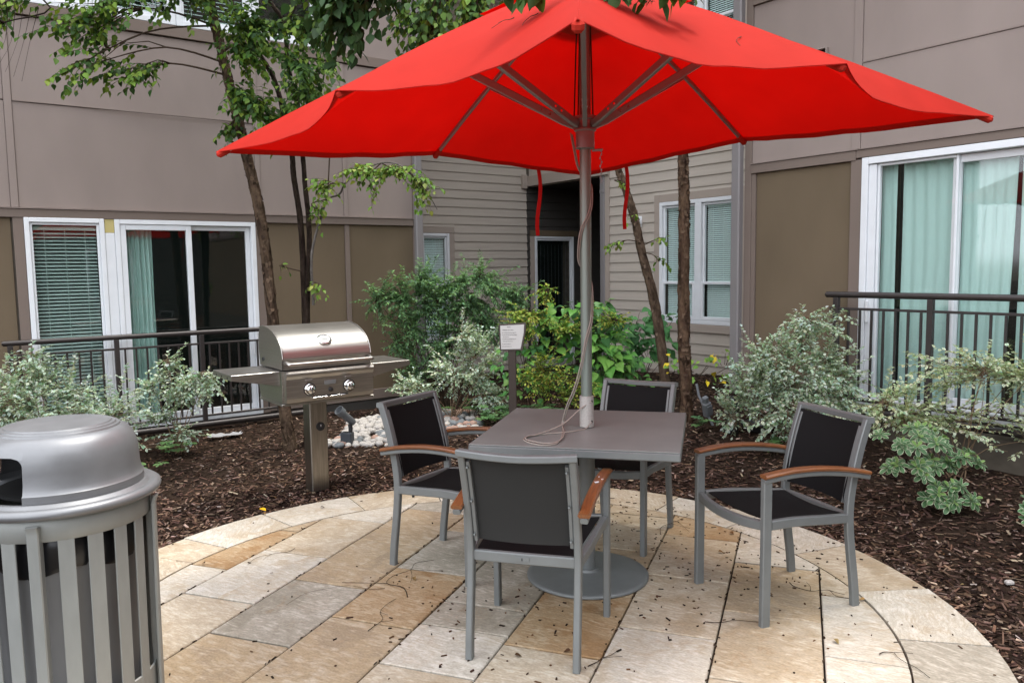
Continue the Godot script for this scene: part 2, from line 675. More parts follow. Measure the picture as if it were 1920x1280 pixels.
func make_stone() -> void:
	# cleft quartzite, five mixes of cream, buff, ochre and grey; streaks run across the slab
	var looks := [
		[Color(0.37, 0.315, 0.24), Color(0.28, 0.225, 0.155), Color(0.43, 0.395, 0.33)],
		[Color(0.305, 0.222, 0.135), Color(0.225, 0.142, 0.074), Color(0.36, 0.30, 0.215)],
		[Color(0.29, 0.265, 0.22), Color(0.21, 0.19, 0.152), Color(0.39, 0.365, 0.32)],
		[Color(0.42, 0.39, 0.335), Color(0.33, 0.285, 0.22), Color(0.47, 0.45, 0.415)],
		[Color(0.33, 0.258, 0.17), Color(0.25, 0.198, 0.138), Color(0.39, 0.34, 0.27)]]
	var size := 512
	for k in looks.size():
		var im := Image.create(size, size, false, Image.FORMAT_RGB8)
		var hm := Image.create(size, size, false, Image.FORMAT_L8)
		for j in size:
			for i in size:
				var x := float(i) / size
				var y := float(j) / size
				var warp := n1.get_noise_3d(x * 4.0, y * 4.0, k * 7.0)
				var big := n2.get_noise_3d(x * 2.8 + warp * 0.7, y * 2.2 + warp * 0.5, k * 5.0 + 3.0)
				var mott := n1.get_noise_3d(x * 13.0 + warp, y * 21.0, k * 17.0)
				var streak := n1.get_noise_3d(x * 19.0 + warp * 0.8, y * 74.0 + warp * 1.5, k * 11.0)
				var fine := n2.get_noise_3d(x * 85.0, y * 190.0, k * 3.0)
				var vein := 1.0 - smoothstep(0.0, 0.04, absf(n1.get_noise_3d(x * 2.2 + 9.0, y * 2.6 + warp, k * 13.0)))
				var c: Color = looks[k][0]
				c = c.lerp(looks[k][1], clampf(big * 1.9 + mott * 1.0 + 0.2, 0.0, 1.0))
				c = c.lerp(looks[k][2], clampf(streak * 1.3 + mott * 0.9 - big * 0.9, 0.0, 1.0) * 0.75)
				c = c.lerp(Color(0.24, 0.145, 0.075), vein * 0.30 * clampf(0.4 + big, 0.0, 1.0))
				var f := 1.0 + fine * 0.30 + streak * 0.16 + mott * 0.16 + big * 0.12
				c = Color(c.r * f, c.g * f, c.b * f)
				im.set_pixel(i, j, Color(c.r * 1.05, c.g * 1.025, c.b * 0.99).linear_to_srgb())
				var h := clampf(0.5 + streak * 0.22 + fine * 0.22 + mott * 0.22 + big * 0.15, 0.0, 1.0)
				hm.set_pixel(i, j, Color(h, h, h))
		var m := plain("stone_%d" % k, Color.WHITE, 0.66)
		m.albedo_texture = ImageTexture.create_from_image(im)
		bump(m, ImageTexture.create_from_image(hm), 0.25)


# ------------------------------------------------------------------ ground and paving
func build_ground() -> void:
	var g := Geo.new()
	var xs := []
	var x := -60.0
	while x <= 60.0:
		xs.append(x)
		x += 0.11 if absf(x + 0.01) < 8.5 else 4.0
	var zs := []
	var z := -62.0
	while z <= 58.0:
		zs.append(z)
		z += 0.11 if (z > -12.5 and z < -1.5) else 4.0
	var pts := []
	for zz in zs:
		for xx in xs:
			var d := Vector2(xx, zz).distance_to(PATIO)
			var y := ground_y(xx, zz)
			if d < R_OUT - 0.03:
				y = -0.06
			elif d > R_OUT and absf(xx) < 9.0 and zz > -13.0:
				y += 0.018 * n1.get_noise_2d(xx * 2.2, zz * 2.2) + 0.012 * n2.get_noise_2d(xx * 7.0, zz * 7.0) - 0.012
			pts.append(Vector3(xx, y, zz))
	# rows run towards +z, so du x dv points down: hand the rows over back to front
	var rev := []
	for j in range(zs.size() - 1, -1, -1):
		for i in xs.size():
			rev.append(pts[j * xs.size() + i])
	g.grid(rev, xs.size(), zs.size())
	struct("ground", g.mesh(), mats.soil)
	# the paved walk behind the viewer that leads to the round patio
	struct("path", span(-1.2, 1.2, -0.05, -0.006, -1.33, 6.0, 0.004), mats.concrete)


func arc_poly(r0: float, r1: float, a0: float, a1: float) -> PackedVector2Array:
	var out := PackedVector2Array()
	var k := maxi(2, int(absf(a1 - a0) / deg_to_rad(4.0)))
	for i in k + 1:
		var a := lerpf(a0, a1, float(i) / k)
		out.append(PATIO + Vector2(sin(a), -cos(a)) * r1)
	for i in k + 1:
		var a := lerpf(a1, a0, float(i) / k)
		out.append(PATIO + Vector2(sin(a), -cos(a)) * r0)
	return out


func slab(poly: PackedVector2Array, mat: int, parent: Node3D, grain: float) -> void:
	# the polygon is given in x,z; one slab, arrises eased, a hair out of level with its neighbours
	var ctr := Vector2.ZERO
	for p in poly:
		ctr += p
	ctr /= poly.size()
	var loc := PackedVector2Array()
	for p in poly:
		loc.append(Vector2(p.x - ctr.x, -(p.y - ctr.y)))
	var g := Geo.new()
	var xf := Transform3D(Basis(Vector3(1, 0, 0), Vector3(0, 0, -1), Vector3(0, 1, 0)), Vector3.ZERO)
	g.prism(loc, -0.03, 0.0, xf, 0.004)
	var off := Vector2(rng.randf(), rng.randf())
	var ca := cos(grain)
	var sa := sin(grain)
	for i in g.v.size():
		var p := g.v[i]
		g.t[i] = Vector2(p.x * ca + p.z * sa, -p.x * sa + p.z * ca) / 1.25 + off
	var o := part("paving_slab", g.mesh(), mats["stone_%d" % mat], parent, Vector3(ctr.x, rf(-0.0015, 0.0012), ctr.y))
	o.rotation = Vector3(rf(-0.002, 0.002), 0, rf(-0.002, 0.002))


func build_patio() -> void:
	var base := Geo.new()
	base.lathe([Vector2(R_OUT - 0.02, -0.09), Vector2(R_OUT - 0.02, -0.024), Vector2(0.0, -0.020)], 64)
	var pv := part("patio", base.mesh(), mats.joint_sand, null)
	pv.set_meta("kind", "structure")
	for i in base.v.size():
		pass
	pv.position = Vector3(PATIO.x, 0, PATIO.y)
	var circle := PackedVector2Array()
	for k in 90:
		var a := TAU * k / 90
		circle.append(PATIO + Vector2(sin(a), -cos(a)) * (R_IN - 0.005))
	var ang := deg_to_rad(20.2)
	var nn := Vector2(cos(ang), sin(ang))
	var tt := Vector2(sin(ang), -cos(ang))
	var hold := Node3D.new()
	hold.name = "slabs"
	# slabs are children of the patio, in its own axes
	var grain := ang + deg_to_rad(8.0)
	var known := {Vector2i(-7, -2): 0, Vector2i(-7, -1): 3, Vector2i(-7, 0): 0, Vector2i(-6, -2): 4, Vector2i(-6, -1): 2, Vector2i(-6, 0): 4, Vector2i(-6, 1): 4, Vector2i(-5, -2): 4, Vector2i(-5, -1): 1, Vector2i(-5, 0): 2, Vector2i(-5, 1): 4, Vector2i(-4, -2): 0, Vector2i(-4, -1): 3, Vector2i(-4, 0): 2, Vector2i(-4, 1): 0, Vector2i(-3, -2): 0, Vector2i(-3, -1): 1, Vector2i(-3, 0): 4, Vector2i(-3, 1): 0, Vector2i(-2, -1): 3, Vector2i(-2, 0): 0, Vector2i(-2, 1): 0, Vector2i(-1, -2): 0, Vector2i(-1, -1): 0, Vector2i(-1, 0): 4, Vector2i(-1, 1): 3, Vector2i(0, -1): 3, Vector2i(0, 0): 3, Vector2i(0, 1): 0}
	var picks := [0, 2, 4, 3, 1, 2, 0, 4, 3, 0, 2, 1]
	for row in range(-8, 6):
		var n0 := 0.105 + 0.4045 * row
		var first := 3.16 if row % 2 == 0 else 3.455
		for k in range(-5, 6):
			var t0 := first + 0.601 * k
			var t1 := t0 + 0.601
			var cuts := [t0, t1]
			if row == -4 and k == -1:
				cuts = [t0, t0 + 0.36, t1]
			for c in cuts.size() - 1:
				var j := 0.0040
				var jc := 0.0058
				var q := PackedVector2Array([nn * (n0 + j) + tt * (cuts[c] + jc), nn * (n0 + 0.4045 - j) + tt * (cuts[c] + jc), nn * (n0 + 0.4045 - j) + tt * (cuts[c + 1] - jc), nn * (n0 + j) + tt * (cuts[c + 1] - jc)])
				for piece in Geometry2D.intersect_polygons(q, circle):
					if Geo.ccw(piece).size() < 3 or area_of(piece) < 0.0015:
						continue
					var idx: int = picks[(abs(row * 5 + k * 3 + c * 7) + rng.randi() % 2) % picks.size()]
					idx = known.get(Vector2i(row, k), idx)
					if row == -4 and k == -1 and c == 1:
						idx = 2
					slab(shift(piece), idx, pv, grain + rf(-0.06, 0.06) + (PI if rng.randf() < 0.5 else 0.0))
	var az := [-69.0, -61.0, -46.0, -29.6, -12.7, 4.0, 20.0, 35.7, 52.0, 69.0, 86.0, 102.0, 119.0, 136.0, 153.0, 170.0, 188.0, 206.0, 224.0, 242.0, 258.0, 275.0, 291.0]
	for i in az.size() - 1:
		var a0 := deg_to_rad(az[i]) + 0.0022
		var a1 := deg_to_rad(az[i + 1]) - 0.0022
		var r1 := R_OUT + rf(-0.012, 0.012)
		slab(shift(arc_poly(R_IN + 0.003, r1, a0, a1)), [0, 3, 3, 0, 3, 2][i % 6], pv, rng.randf() * TAU)
	hold.free()


func shift(p: PackedVector2Array) -> PackedVector2Array:
	var out := PackedVector2Array()
	for q in p:
		out.append(q - PATIO)
	return out


func area_of(p: PackedVector2Array) -> float:
	var a := 0.0
	for i in p.size():
		a += p[i].cross(p[(i + 1) % p.size()])
	return absf(a) * 0.5


# ------------------------------------------------------------------ walls
# the solid wall behind the cladding: boxes round the openings [x0, x1, y0, y1]
func wall_core(called: String, parent: Node3D, x0: float, x1: float, y0: float, y1: float, z0: float, z1: float, holes: Array, mat: Material) -> void:
	var cuts := [x0, x1]
	for h in holes:
		cuts.append(h[0])
		cuts.append(h[1])
	cuts.sort()
	var g := Geo.new()
	for i in cuts.size() - 1:
		if cuts[i + 1] - cuts[i] < 0.001:
			continue
		var m: float = (cuts[i] + cuts[i + 1]) * 0.5
		for iv in free_spans(m, y0, y1, holes):
			g.box(Vector3(cuts[i + 1] - cuts[i], iv[1] - iv[0], z1 - z0), Vector3(m, (iv[0] + iv[1]) * 0.5, (z0 + z1) * 0.5))
	part(called, g.mesh(), mat, parent)


func free_spans(x: float, y0: float, y1: float, holes: Array) -> Array:
	var spans := [[y0, y1]]
	for h in holes:
		if x > h[0] and x < h[1]:
			var nx := []
			for s in spans:
				if h[3] <= s[0] or h[2] >= s[1]:
					nx.append(s)
					continue
				if h[2] > s[0]:
					nx.append([s[0], h[2]])
				if h[3] < s[1]:
					nx.append([h[3], s[1]])
			spans = nx
	return spans


func room(parent: Node3D, x0: float, x1: float, y0: float, y1: float, z: float, deep: float) -> void:
	# what is seen through a window: a dim room, closed on every other side
	var g := Geo.new()
	var t := 0.06
	g.box(Vector3(x1 - x0 + 2.0, y1 - y0 + 0.6, t), Vector3((x0 + x1) * 0.5, (y0 + y1) * 0.5, z - deep))
	for s in [-1.0, 1.0]:
		g.box(Vector3(t, y1 - y0 + 0.6, deep), Vector3((x0 + x1) * 0.5 + s * ((x1 - x0) * 0.5 + 1.0), (y0 + y1) * 0.5, z - deep * 0.5 - 0.03))
		g.box(Vector3(x1 - x0 + 2.1, t, deep), Vector3((x0 + x1) * 0.5, (y0 + y1) * 0.5 + s * ((y1 - y0) * 0.5 + 0.3), z - deep * 0.5 - 0.03))
	part("room_interior", g.mesh(), mats.interior, parent)


func rect_frame(x0: float, x1: float, y0: float, y1: float, w: float, z0: float, z1: float, wb := -1.0, b := 0.004) -> Geo:
	# a rectangular frame of four members butted end to end
	var g := Geo.new()
	var bot := w if wb < 0.0 else wb
	var zc := (z0 + z1) * 0.5
	var d := z1 - z0
	g.box(Vector3(w, y1 - y0, d), Vector3(x0 + w * 0.5, (y0 + y1) * 0.5, zc), b)
	g.box(Vector3(w, y1 - y0, d), Vector3(x1 - w * 0.5, (y0 + y1) * 0.5, zc), b)
	g.box(Vector3(x1 - x0 - 2.0 * w, w, d), Vector3((x0 + x1) * 0.5, y1 - w * 0.5, zc), b)
	g.box(Vector3(x1 - x0 - 2.0 * w, bot, d), Vector3((x0 + x1) * 0.5, y0 + bot * 0.5, zc), b)
	return g


func sash(parent: Node3D, x0: float, x1: float, y0: float, y1: float, w: float, z: float, called := "sash") -> void:
	part(called, rect_frame(x0, x1, y0, y1, w, z - 0.02, z + 0.02, w * 1.2).mesh(), mats.white_frame, parent)
	part("pane", span(x0 + w, x1 - w, y0 + w * 1.2, y1 - w, z - 0.002, z + 0.002), mats.glass, parent)


# horizontal slat blind hung inside a window
func slat_blind(label: String, host: Node3D, x0: float, x1: float, y0: float, y1: float, z: float, pitch: float, depth: float, tilt: float, mat: Material, group: String) -> void:
	var t := thing("window_blind", label, "blind", host.transform * Vector3((x0 + x1) * 0.5, y0, z), host.rotation.y, group)
	var m := box_mesh(Vector3(x1 - x0, 0.0022, depth), 0.0)
	var k := 0
	var y := 0.02
	while y < y1 - y0 - 0.04:
		var s := part("slat", m, mat, t, Vector3(0, y, 0))
		s.rotation.x = tilt + 0.02 * sin(k * 1.7)
		y += pitch
		k += 1
	part("head_rail", box_mesh(Vector3(x1 - x0, 0.035, depth + 0.01), 0.003), mat, t, Vector3(0, y1 - y0 - 0.02, 0))
	for f in [0.18, 0.5, 0.82]:
		part("cord", box_mesh(Vector3(0.004, y1 - y0 - 0.05, 0.002)), mat, t, Vector3((x1 - x0) * (f - 0.5), (y1 - y0) * 0.5, depth * 0.42))


func curtain_mesh(width: float, height: float, folds: float, amp: float, lean := 0.0) -> ArrayMesh:
	var g := Geo.new()
	var cols := maxi(12, int(folds * 8.0))
	var pts := []
	for j in 9:
		for i in cols:
			var f := float(i) / (cols - 1)
			var y := height * j / 8.0
			pts.append(Vector3((f - 0.5) * width + lean * (1.0 - j / 8.0) * f, y, amp * sin(f * folds * TAU + 0.5 * sin(j * 0.9)) + amp * 0.3 * sin(f * 23.0 + j * 0.4)))
	g.grid(pts, cols, 9)
	return g.mesh()


func seg_panels(parent: Node3D, called: String, xs: Array, y0: float, y1: float, z0: float, z1: float, mat: Material) -> void:
	for s in xs:
		part(called, span(s[0] + 0.002, s[1] - 0.002, y0, y1, z0, z1, 0.003), mat, parent)


func spout(parent: Node3D, x: float, y0: float, y1: float, z: float) -> void:
	# folded metal downpipe with a raised rib and a joint sleeve
	part("downspout", span(x - 0.048, x + 0.048, y0, y1, z, z + 0.075, 0.012), mats.downspout, parent)
	for f in [0.42, 0.8]:
		var y := lerpf(y0, y1, f)
		part("pipe_sleeve", span(x - 0.052, x + 0.052, y, y + 0.06, z - 0.002, z + 0.080, 0.012), mats.downspout, parent)


func build_left_wing() -> void:
	var b := thing("apartment_wing", "mauve and olive panelled apartment wing behind the grill, with a dark glass sliding door", "building", W * 8.5, deg_to_rad(36.0), "panelled apartment wings round the courtyard")
	var holes := [[0.685, 2.80, -0.03, 2.035], [0.68, 3.6, 3.95, 5.5]]
	wall_core("wall", b, -7.0, 4.72, -0.5, 6.3, -0.28, -0.03, holes, mats.concrete)
	# ground floor panels sit back from the bands and battens
	seg_panels(b, "lower_panel", [[-3.0, -1.9], [-1.84, -0.68], [-0.62, 0.585], [2.885, 3.83], [3.885, 4.72]], 0.10, 2.03, -0.03, -0.014, mats.panel_olive)
	part("base_board", span(2.885, 4.72, -0.02, 0.10, -0.03, 0.004, 0.004), mats.trim_brown, b)
	part("base_board", span(-3.0, 0.6, -0.02, 0.10, -0.03, 0.004, 0.004), mats.trim_brown, b)
	for s in [[-1.9, -1.84], [-0.68, -0.62], [3.83, 3.885]]:
		part("batten", span(s[0], s[1], 0.10, 2.03, -0.03, 0.004, 0.003), mats.trim_brown, b)
	part("window_trim", span(0.600, 0.683, -0.03, 2.03, -0.03, 0.010, 0.003), mats.trim_brown, b)
	part("window_trim", span(2.803, 2.885, -0.03, 2.03, -0.03, 0.010, 0.003), mats.trim_brown, b)
	part("belly_band", span(-7.0, 4.72, 2.032, 2.112, -0.03, 0.018, 0.003), mats.trim_brown, b)
	part("band_flashing", span(-7.0, 4.72, 2.1125, 2.119, -0.03, 0.030, 0.001), mats.panel_mauve, b)
	var up := [[-3.0, -1.9], [-1.84, -0.65], [-0.59, 0.597], [0.657, 2.828], [2.878, 3.828], [3.875, 4.72]]
	seg_panels(b, "upper_panel", up, 2.122, 3.066, -0.03, -0.002, mats.panel_mauve)
	seg_panels(b, "upper_panel", up, 3.076, 3.826, -0.03, -0.004, mats.panel_mauve)
	for s in [[-1.9, -1.84], [-0.65, -0.59], [0.597, 0.657], [2.828, 2.878], [3.828, 3.875]]:
		part("batten", span(s[0], s[1], 2.122, 3.826, -0.03, 0.008, 0.003), mats.panel_mauve, b)
	# sprung joint strip between the two upper rows
	var js := Geo.new()
	js.bar(smooth([Vector3(0.66, 3.071, 0.002), Vector3(1.2, 3.073, 0.004), Vector3(1.7, 3.070, 0.016), Vector3(2.2, 3.069, 0.018), Vector3(2.6, 3.072, 0.008), Vector3(2.825, 3.071, 0.002)]), 0.014, 0.005, Vector3.UP, 0.001)
	part("joint_strip", js.mesh(), mats.panel_mauve, b)
	part("upper_band", span(-7.0, 4.72, 3.836, 3.945, -0.03, 0.022, 0.003), mats.trim_brown, b)
	seg_panels(b, "top_panel", [[-7.0, 0.66], [3.62, 4.72]], 3.948, 5.6, -0.03, -0.002, mats.panel_mauve)
	seg_panels(b, "top_panel", [[-7.0, -1.0], [-0.95, 2.0], [2.05, 4.72]], 5.61, 6.3, -0.03, -0.002, mats.panel_mauve)
	part("corner_trim", span(4.72, 4.80, -0.3, 6.3, -0.3, 0.012, 0.004), mats.trim_brown, b)
	part("roof", span(-7.2, 4.95, 6.3, 8.75, -6.0, 0.35, 0.01), mats.trim_brown, b)
	part("foundation", span(-3.0, 4.75, -0.5, -0.032, -0.26, -0.012, 0.0), mats.shade_dark, b)  # dark colour stands for the shadow gap under the guard rail
	spout(b, 4.765, -0.25, 6.2, 0.014)
	# return wall at the corner, back to the siding wing
	part("return_wall", span(4.46, 4.72, -0.5, 6.3, -2.05, -0.3, 0.0), mats.siding, b)
	# ground floor window unit: fixed side pane, post, sliding door
	var win := part("window", rect_frame(0.685, 1.345, -0.03, 2.033, 0.042, -0.055, 0.022, 0.05).mesh(), mats.white_frame, b)
	sash(win, 0.728, 1.302, 0.022, 1.990, 0.022, -0.018)
	var post := part("mullion", span(1.347, 1.432, -0.03, 1.90, -0.05, 0.012, 0.004), mats.white_frame, b)
	part("bare_timber", span(1.347, 1.432, 1.902, 2.031, -0.05, 0.010, 0.003), mats.raw_wood, post)
	var door := part("sliding_door", rect_frame(1.434, 2.80, -0.03, 2.033, 0.046, -0.075, 0.018, 0.06).mesh(), mats.white_frame, b)
	sash(door, 1.482, 2.145, 0.032, 1.985, 0.052, -0.012, "sliding_sash")
	sash(door, 2.100, 2.752, 0.032, 1.985, 0.046, -0.055, "fixed_sash")
	part("handle", span(2.735, 2.748, 0.62, 0.78, -0.03, 0.005, 0.003), mats.white_plastic, door)
	room(b, 0.685, 2.80, -0.03, 2.035, -0.30, 3.2)
	slat_blind("green tinted slat blind in the narrow dark pane left of the sliding door", b, 0.752, 1.280, 0.03, 1.96, -0.085, 0.0335, 0.044, 0.42, mats.blind_green, "")
	var cu := thing("curtain", "bunched teal vertical curtain inside the left sliding door", "curtain", b.transform * Vector3(1.655, 0.0, -0.14), b.rotation.y)
	part("cloth", curtain_mesh(0.27, 1.97, 6.0, 0.022), mats.curtain, cu)
	# upper windows, mostly above the picture
	for w in [[0.68, 1.36], [1.36, 2.10], [2.10, 2.86], [2.86, 3.6]]:
		var uw := part("upper_window", rect_frame(w[0] + 0.002, w[1] - 0.002, 3.95, 5.5, 0.05, -0.055, 0.02, 0.055).mesh(), mats.white_frame, b)
		sash(uw, w[0] + 0.053, w[1] - 0.053, 4.008, 5.448, 0.03, -0.018)
	room(b, 0.68, 3.6, 3.95, 5.5, -0.30, 2.5)
	slat_blind("pale slat blind behind the second floor window above the left sliding door, second pane", b, 1.42, 2.05, 4.02, 5.44, -0.10, 0.04, 0.036, 0.5, mats.blind_green, "")
	slat_blind("pale slat blind behind the second floor window above the grill, third pane", b, 2.16, 2.80, 4.02, 5.44, -0.10, 0.04, 0.036, 0.5, mats.blind_green, "")


func build_right_wing() -> void:
	# local x runs towards the viewer: x = -w
	var b := thing("apartment_wing", "mauve and olive panelled apartment wing on the right, glass door with pale teal curtains", "building", U * 6.2, deg_to_rad(-54.0), "panelled apartment wings round the courtyard")
	var holes := [[-3.61, -1.35, 0.327, 2.36]]
	wall_core("wall", b, -4.70, 6.0, -0.5, 6.3, -0.28, -0.03, holes, mats.concrete)
	part("lower_panel", span(-4.655, -3.712, 0.52, 2.345, -0.03, -0.014, 0.003), mats.panel_olive, b)
	part("base_board", span(-4.70, -3.64, 0.41, 0.518, -0.03, 0.006, 0.004), mats.trim_brown, b)
	part("batten", span(-4.70, -4.657, 0.52, 2.345, -0.03, 0.004, 0.003), mats.trim_brown, b)
	part("window_trim", span(-3.71, -3.613, 0.33, 2.352, -0.03, 0.010, 0.003), mats.trim_brown, b)
	part("belly_band", span(-4.70, -3.665, 2.347, 2.430, -0.03, 0.018, 0.003), mats.trim_brown, b)
	part("belly_band", span(-3.662, 6.0, 2.364, 2.430, -0.03, 0.018, 0.003), mats.trim_brown, b)
	part("band_flashing", span(-4.70, 6.0, 2.4305, 2.437, -0.03, 0.030, 0.001), mats.panel_mauve, b)
	part("upper_panel", span(-4.70, -3.712, 2.44, 3.85, -0.03, -0.002, 0.003), mats.panel_mauve, b)
	part("upper_panel", span(-3.636, -1.2, 2.44, 3.122, -0.03, -0.002, 0.003), mats.panel_mauve, b)
	part("upper_panel", span(-3.636, -1.2, 3.131, 4.6, -0.03, -0.004, 0.003), mats.panel_mauve, b)
	part("joint_strip", span(-3.634, -1.2, 3.1235, 3.1295, -0.03, 0.006, 0.001), mats.panel_mauve, b)
	part("batten", span(-3.71, -3.638, 2.44, 6.3, -0.03, 0.008, 0.003), mats.panel_mauve, b)
	part("upper_band", span(-4.70, -3.712, 3.852, 3.95, -0.03, 0.022, 0.003), mats.trim_brown, b)
	part("upper_panel", span(-4.70, -3.712, 3.953, 6.3, -0.03, -0.002, 0.003), mats.panel_mauve, b)
	part("top_panel", span(-3.636, -1.2, 4.61, 6.3, -0.03, -0.002, 0.003), mats.panel_mauve, b)
	seg_panels(b, "side_panel", [[-1.197, 1.2], [1.2, 3.6], [3.6, 6.0]], 2.44, 6.3, -0.03, -0.002, mats.panel_mauve)
	seg_panels(b, "lower_panel", [[-1.25, 1.2], [1.2, 3.6], [3.6, 6.0]], 0.40, 2.36, -0.03, -0.014, mats.panel_olive)
	part("corner_trim", span(-4.775, -4.702, 0.0, 6.3, -0.3, 0.010, 0.004), mats.trim_brown, b)
	part("roof", span(-4.95, 6.2, 6.3, 8.75, -6.0, 0.35, 0.01), mats.trim_brown, b)
	part("foundation", span(-4.70, 6.0, -0.5, 0.408, -0.26, -0.034, 0.0), mats.concrete, b)
	part("sill_kerb", span(-3.95, 3.0, -0.3, 0.245, -0.03, 0.16, 0.01), mats.concrete, b)
	spout(b, -4.825, 0.32, 6.2, 0.014)
	part("return_wall", span(-4.70, -4.44, -0.5, 6.3, -1.8, -0.3, 0.0), mats.siding, b)
	# little louvred vent above the umbrella's corner
	var vent := part("vent_hood", rect_frame(-4.06, -3.94, 3.20, 3.32, 0.014, -0.002, 0.035).mesh(), mats.panel_mauve, b)
	part("vent_opening", span(-4.046, -3.954, 3.214, 3.306, -0.002, 0.003), mats.black_void, vent)
	# sliding door
	var door := part("sliding_door", rect_frame(-3.61, -1.35, 0.327, 2.36, 0.055, -0.085, 0.020, 0.07).mesh(), mats.white_frame, b)
	part("jamb_liner", span(-3.553, -3.49, 0.40, 2.30, -0.07, 0.004, 0.003), mats.white_frame, door)
	sash(door, -3.487, -2.86, 0.40, 2.302, 0.020, -0.030, "sliding_sash")
	sash(door, -2.915, -2.11, 0.40, 2.302, 0.058, -0.062, "fixed_sash")
	sash(door, -2.108, -1.41, 0.40, 2.302, 0.05, -0.030, "fixed_sash")
	part("handle", span(-3.545, -3.525, 1.02, 1.20, 0.004, 0.030, 0.004), mats.white_plastic, door)
	room(b, -3.61, -1.35, 0.327, 2.36, -0.30, 3.0)
	var parts := [[-3.50, -3.375, 1.5, 0.006, 0.0, "narrow teal curtain strip at the left edge of the right glass door"], [-3.325, -2.88, 5.0, 0.007, 0.0, "teal curtain filling the left half of the right glass door"], [-2.87, -2.49, 5.0, 0.007, -0.05, "teal curtain right of the white door stile, ending at a dark slit"], [-2.465, -1.45, 11.0, 0.007, 0.0, "teal curtain at the right edge of the glass door past the dark slit"]]
	for p in parts:
		var cu := thing("curtain", p[5], "curtain", b.transform * Vector3((p[0] + p[1]) * 0.5, 0.36, -0.115), b.rotation.y)
		part("cloth", curtain_mesh(p[1] - p[0], 1.93, p[2], p[3], p[4]), mats.curtain, cu)


func lap_boards(parent: Node3D, x0: float, x1: float, y0: float, y1: float, pitch: float, holes: Array, mat: Material) -> void:
	# lapped siding: every board thick at its lower edge, its top tucked under the next
	var y := y0
	var meshes := {}
	while y < y1:
		var cuts := [x0, x1]
		for h in holes:
			if y + pitch > h[2] + 0.001 and y < h[3] - 0.001:
				cuts.append(h[0])
				cuts.append(h[1])
		cuts.sort()
		var runs := []
		for i in cuts.size() - 1:
			var m: float = (cuts[i] + cuts[i + 1]) * 0.5
			var yt := y + pitch
			var yb := y
			var open := false
			for h in holes:
				if m > h[0] and m < h[1] and yt > h[2] + 0.001 and yb < h[3] - 0.001:
					if h[3] < yt - 0.02 and h[3] > yb:
						yb = h[3]
					elif h[2] > yb + 0.02 and h[2] < yt:
						yt = h[2]
					else:
						open = true
			if not open and cuts[i + 1] - cuts[i] > 0.01:
				runs.append([cuts[i], cuts[i + 1], yb, yt])
		for r in runs:
			var key := "%.3f %.3f %.3f" % [r[0], r[1], r[3] - r[2]]
			if not meshes.has(key):
				var g := Geo.new()
				var hh: float = r[3] - r[2] + 0.012
				g.prism(PackedVector2Array([Vector2(0.0, 0.0), Vector2(0.026, 0.0), Vector2(0.0262, 0.003), Vector2(0.008, hh), Vector2(0.0, hh)]), r[0] + 0.001, r[1] - 0.001, Transform3D(Basis(Vector3(0, 0, 1), Vector3(0, 1, 0), Vector3(1, 0, 0)), Vector3.ZERO))
				meshes[key] = g.mesh()
			part("siding_board", meshes[key], mat, parent, Vector3(0, r[2], -0.022))
		y += pitch


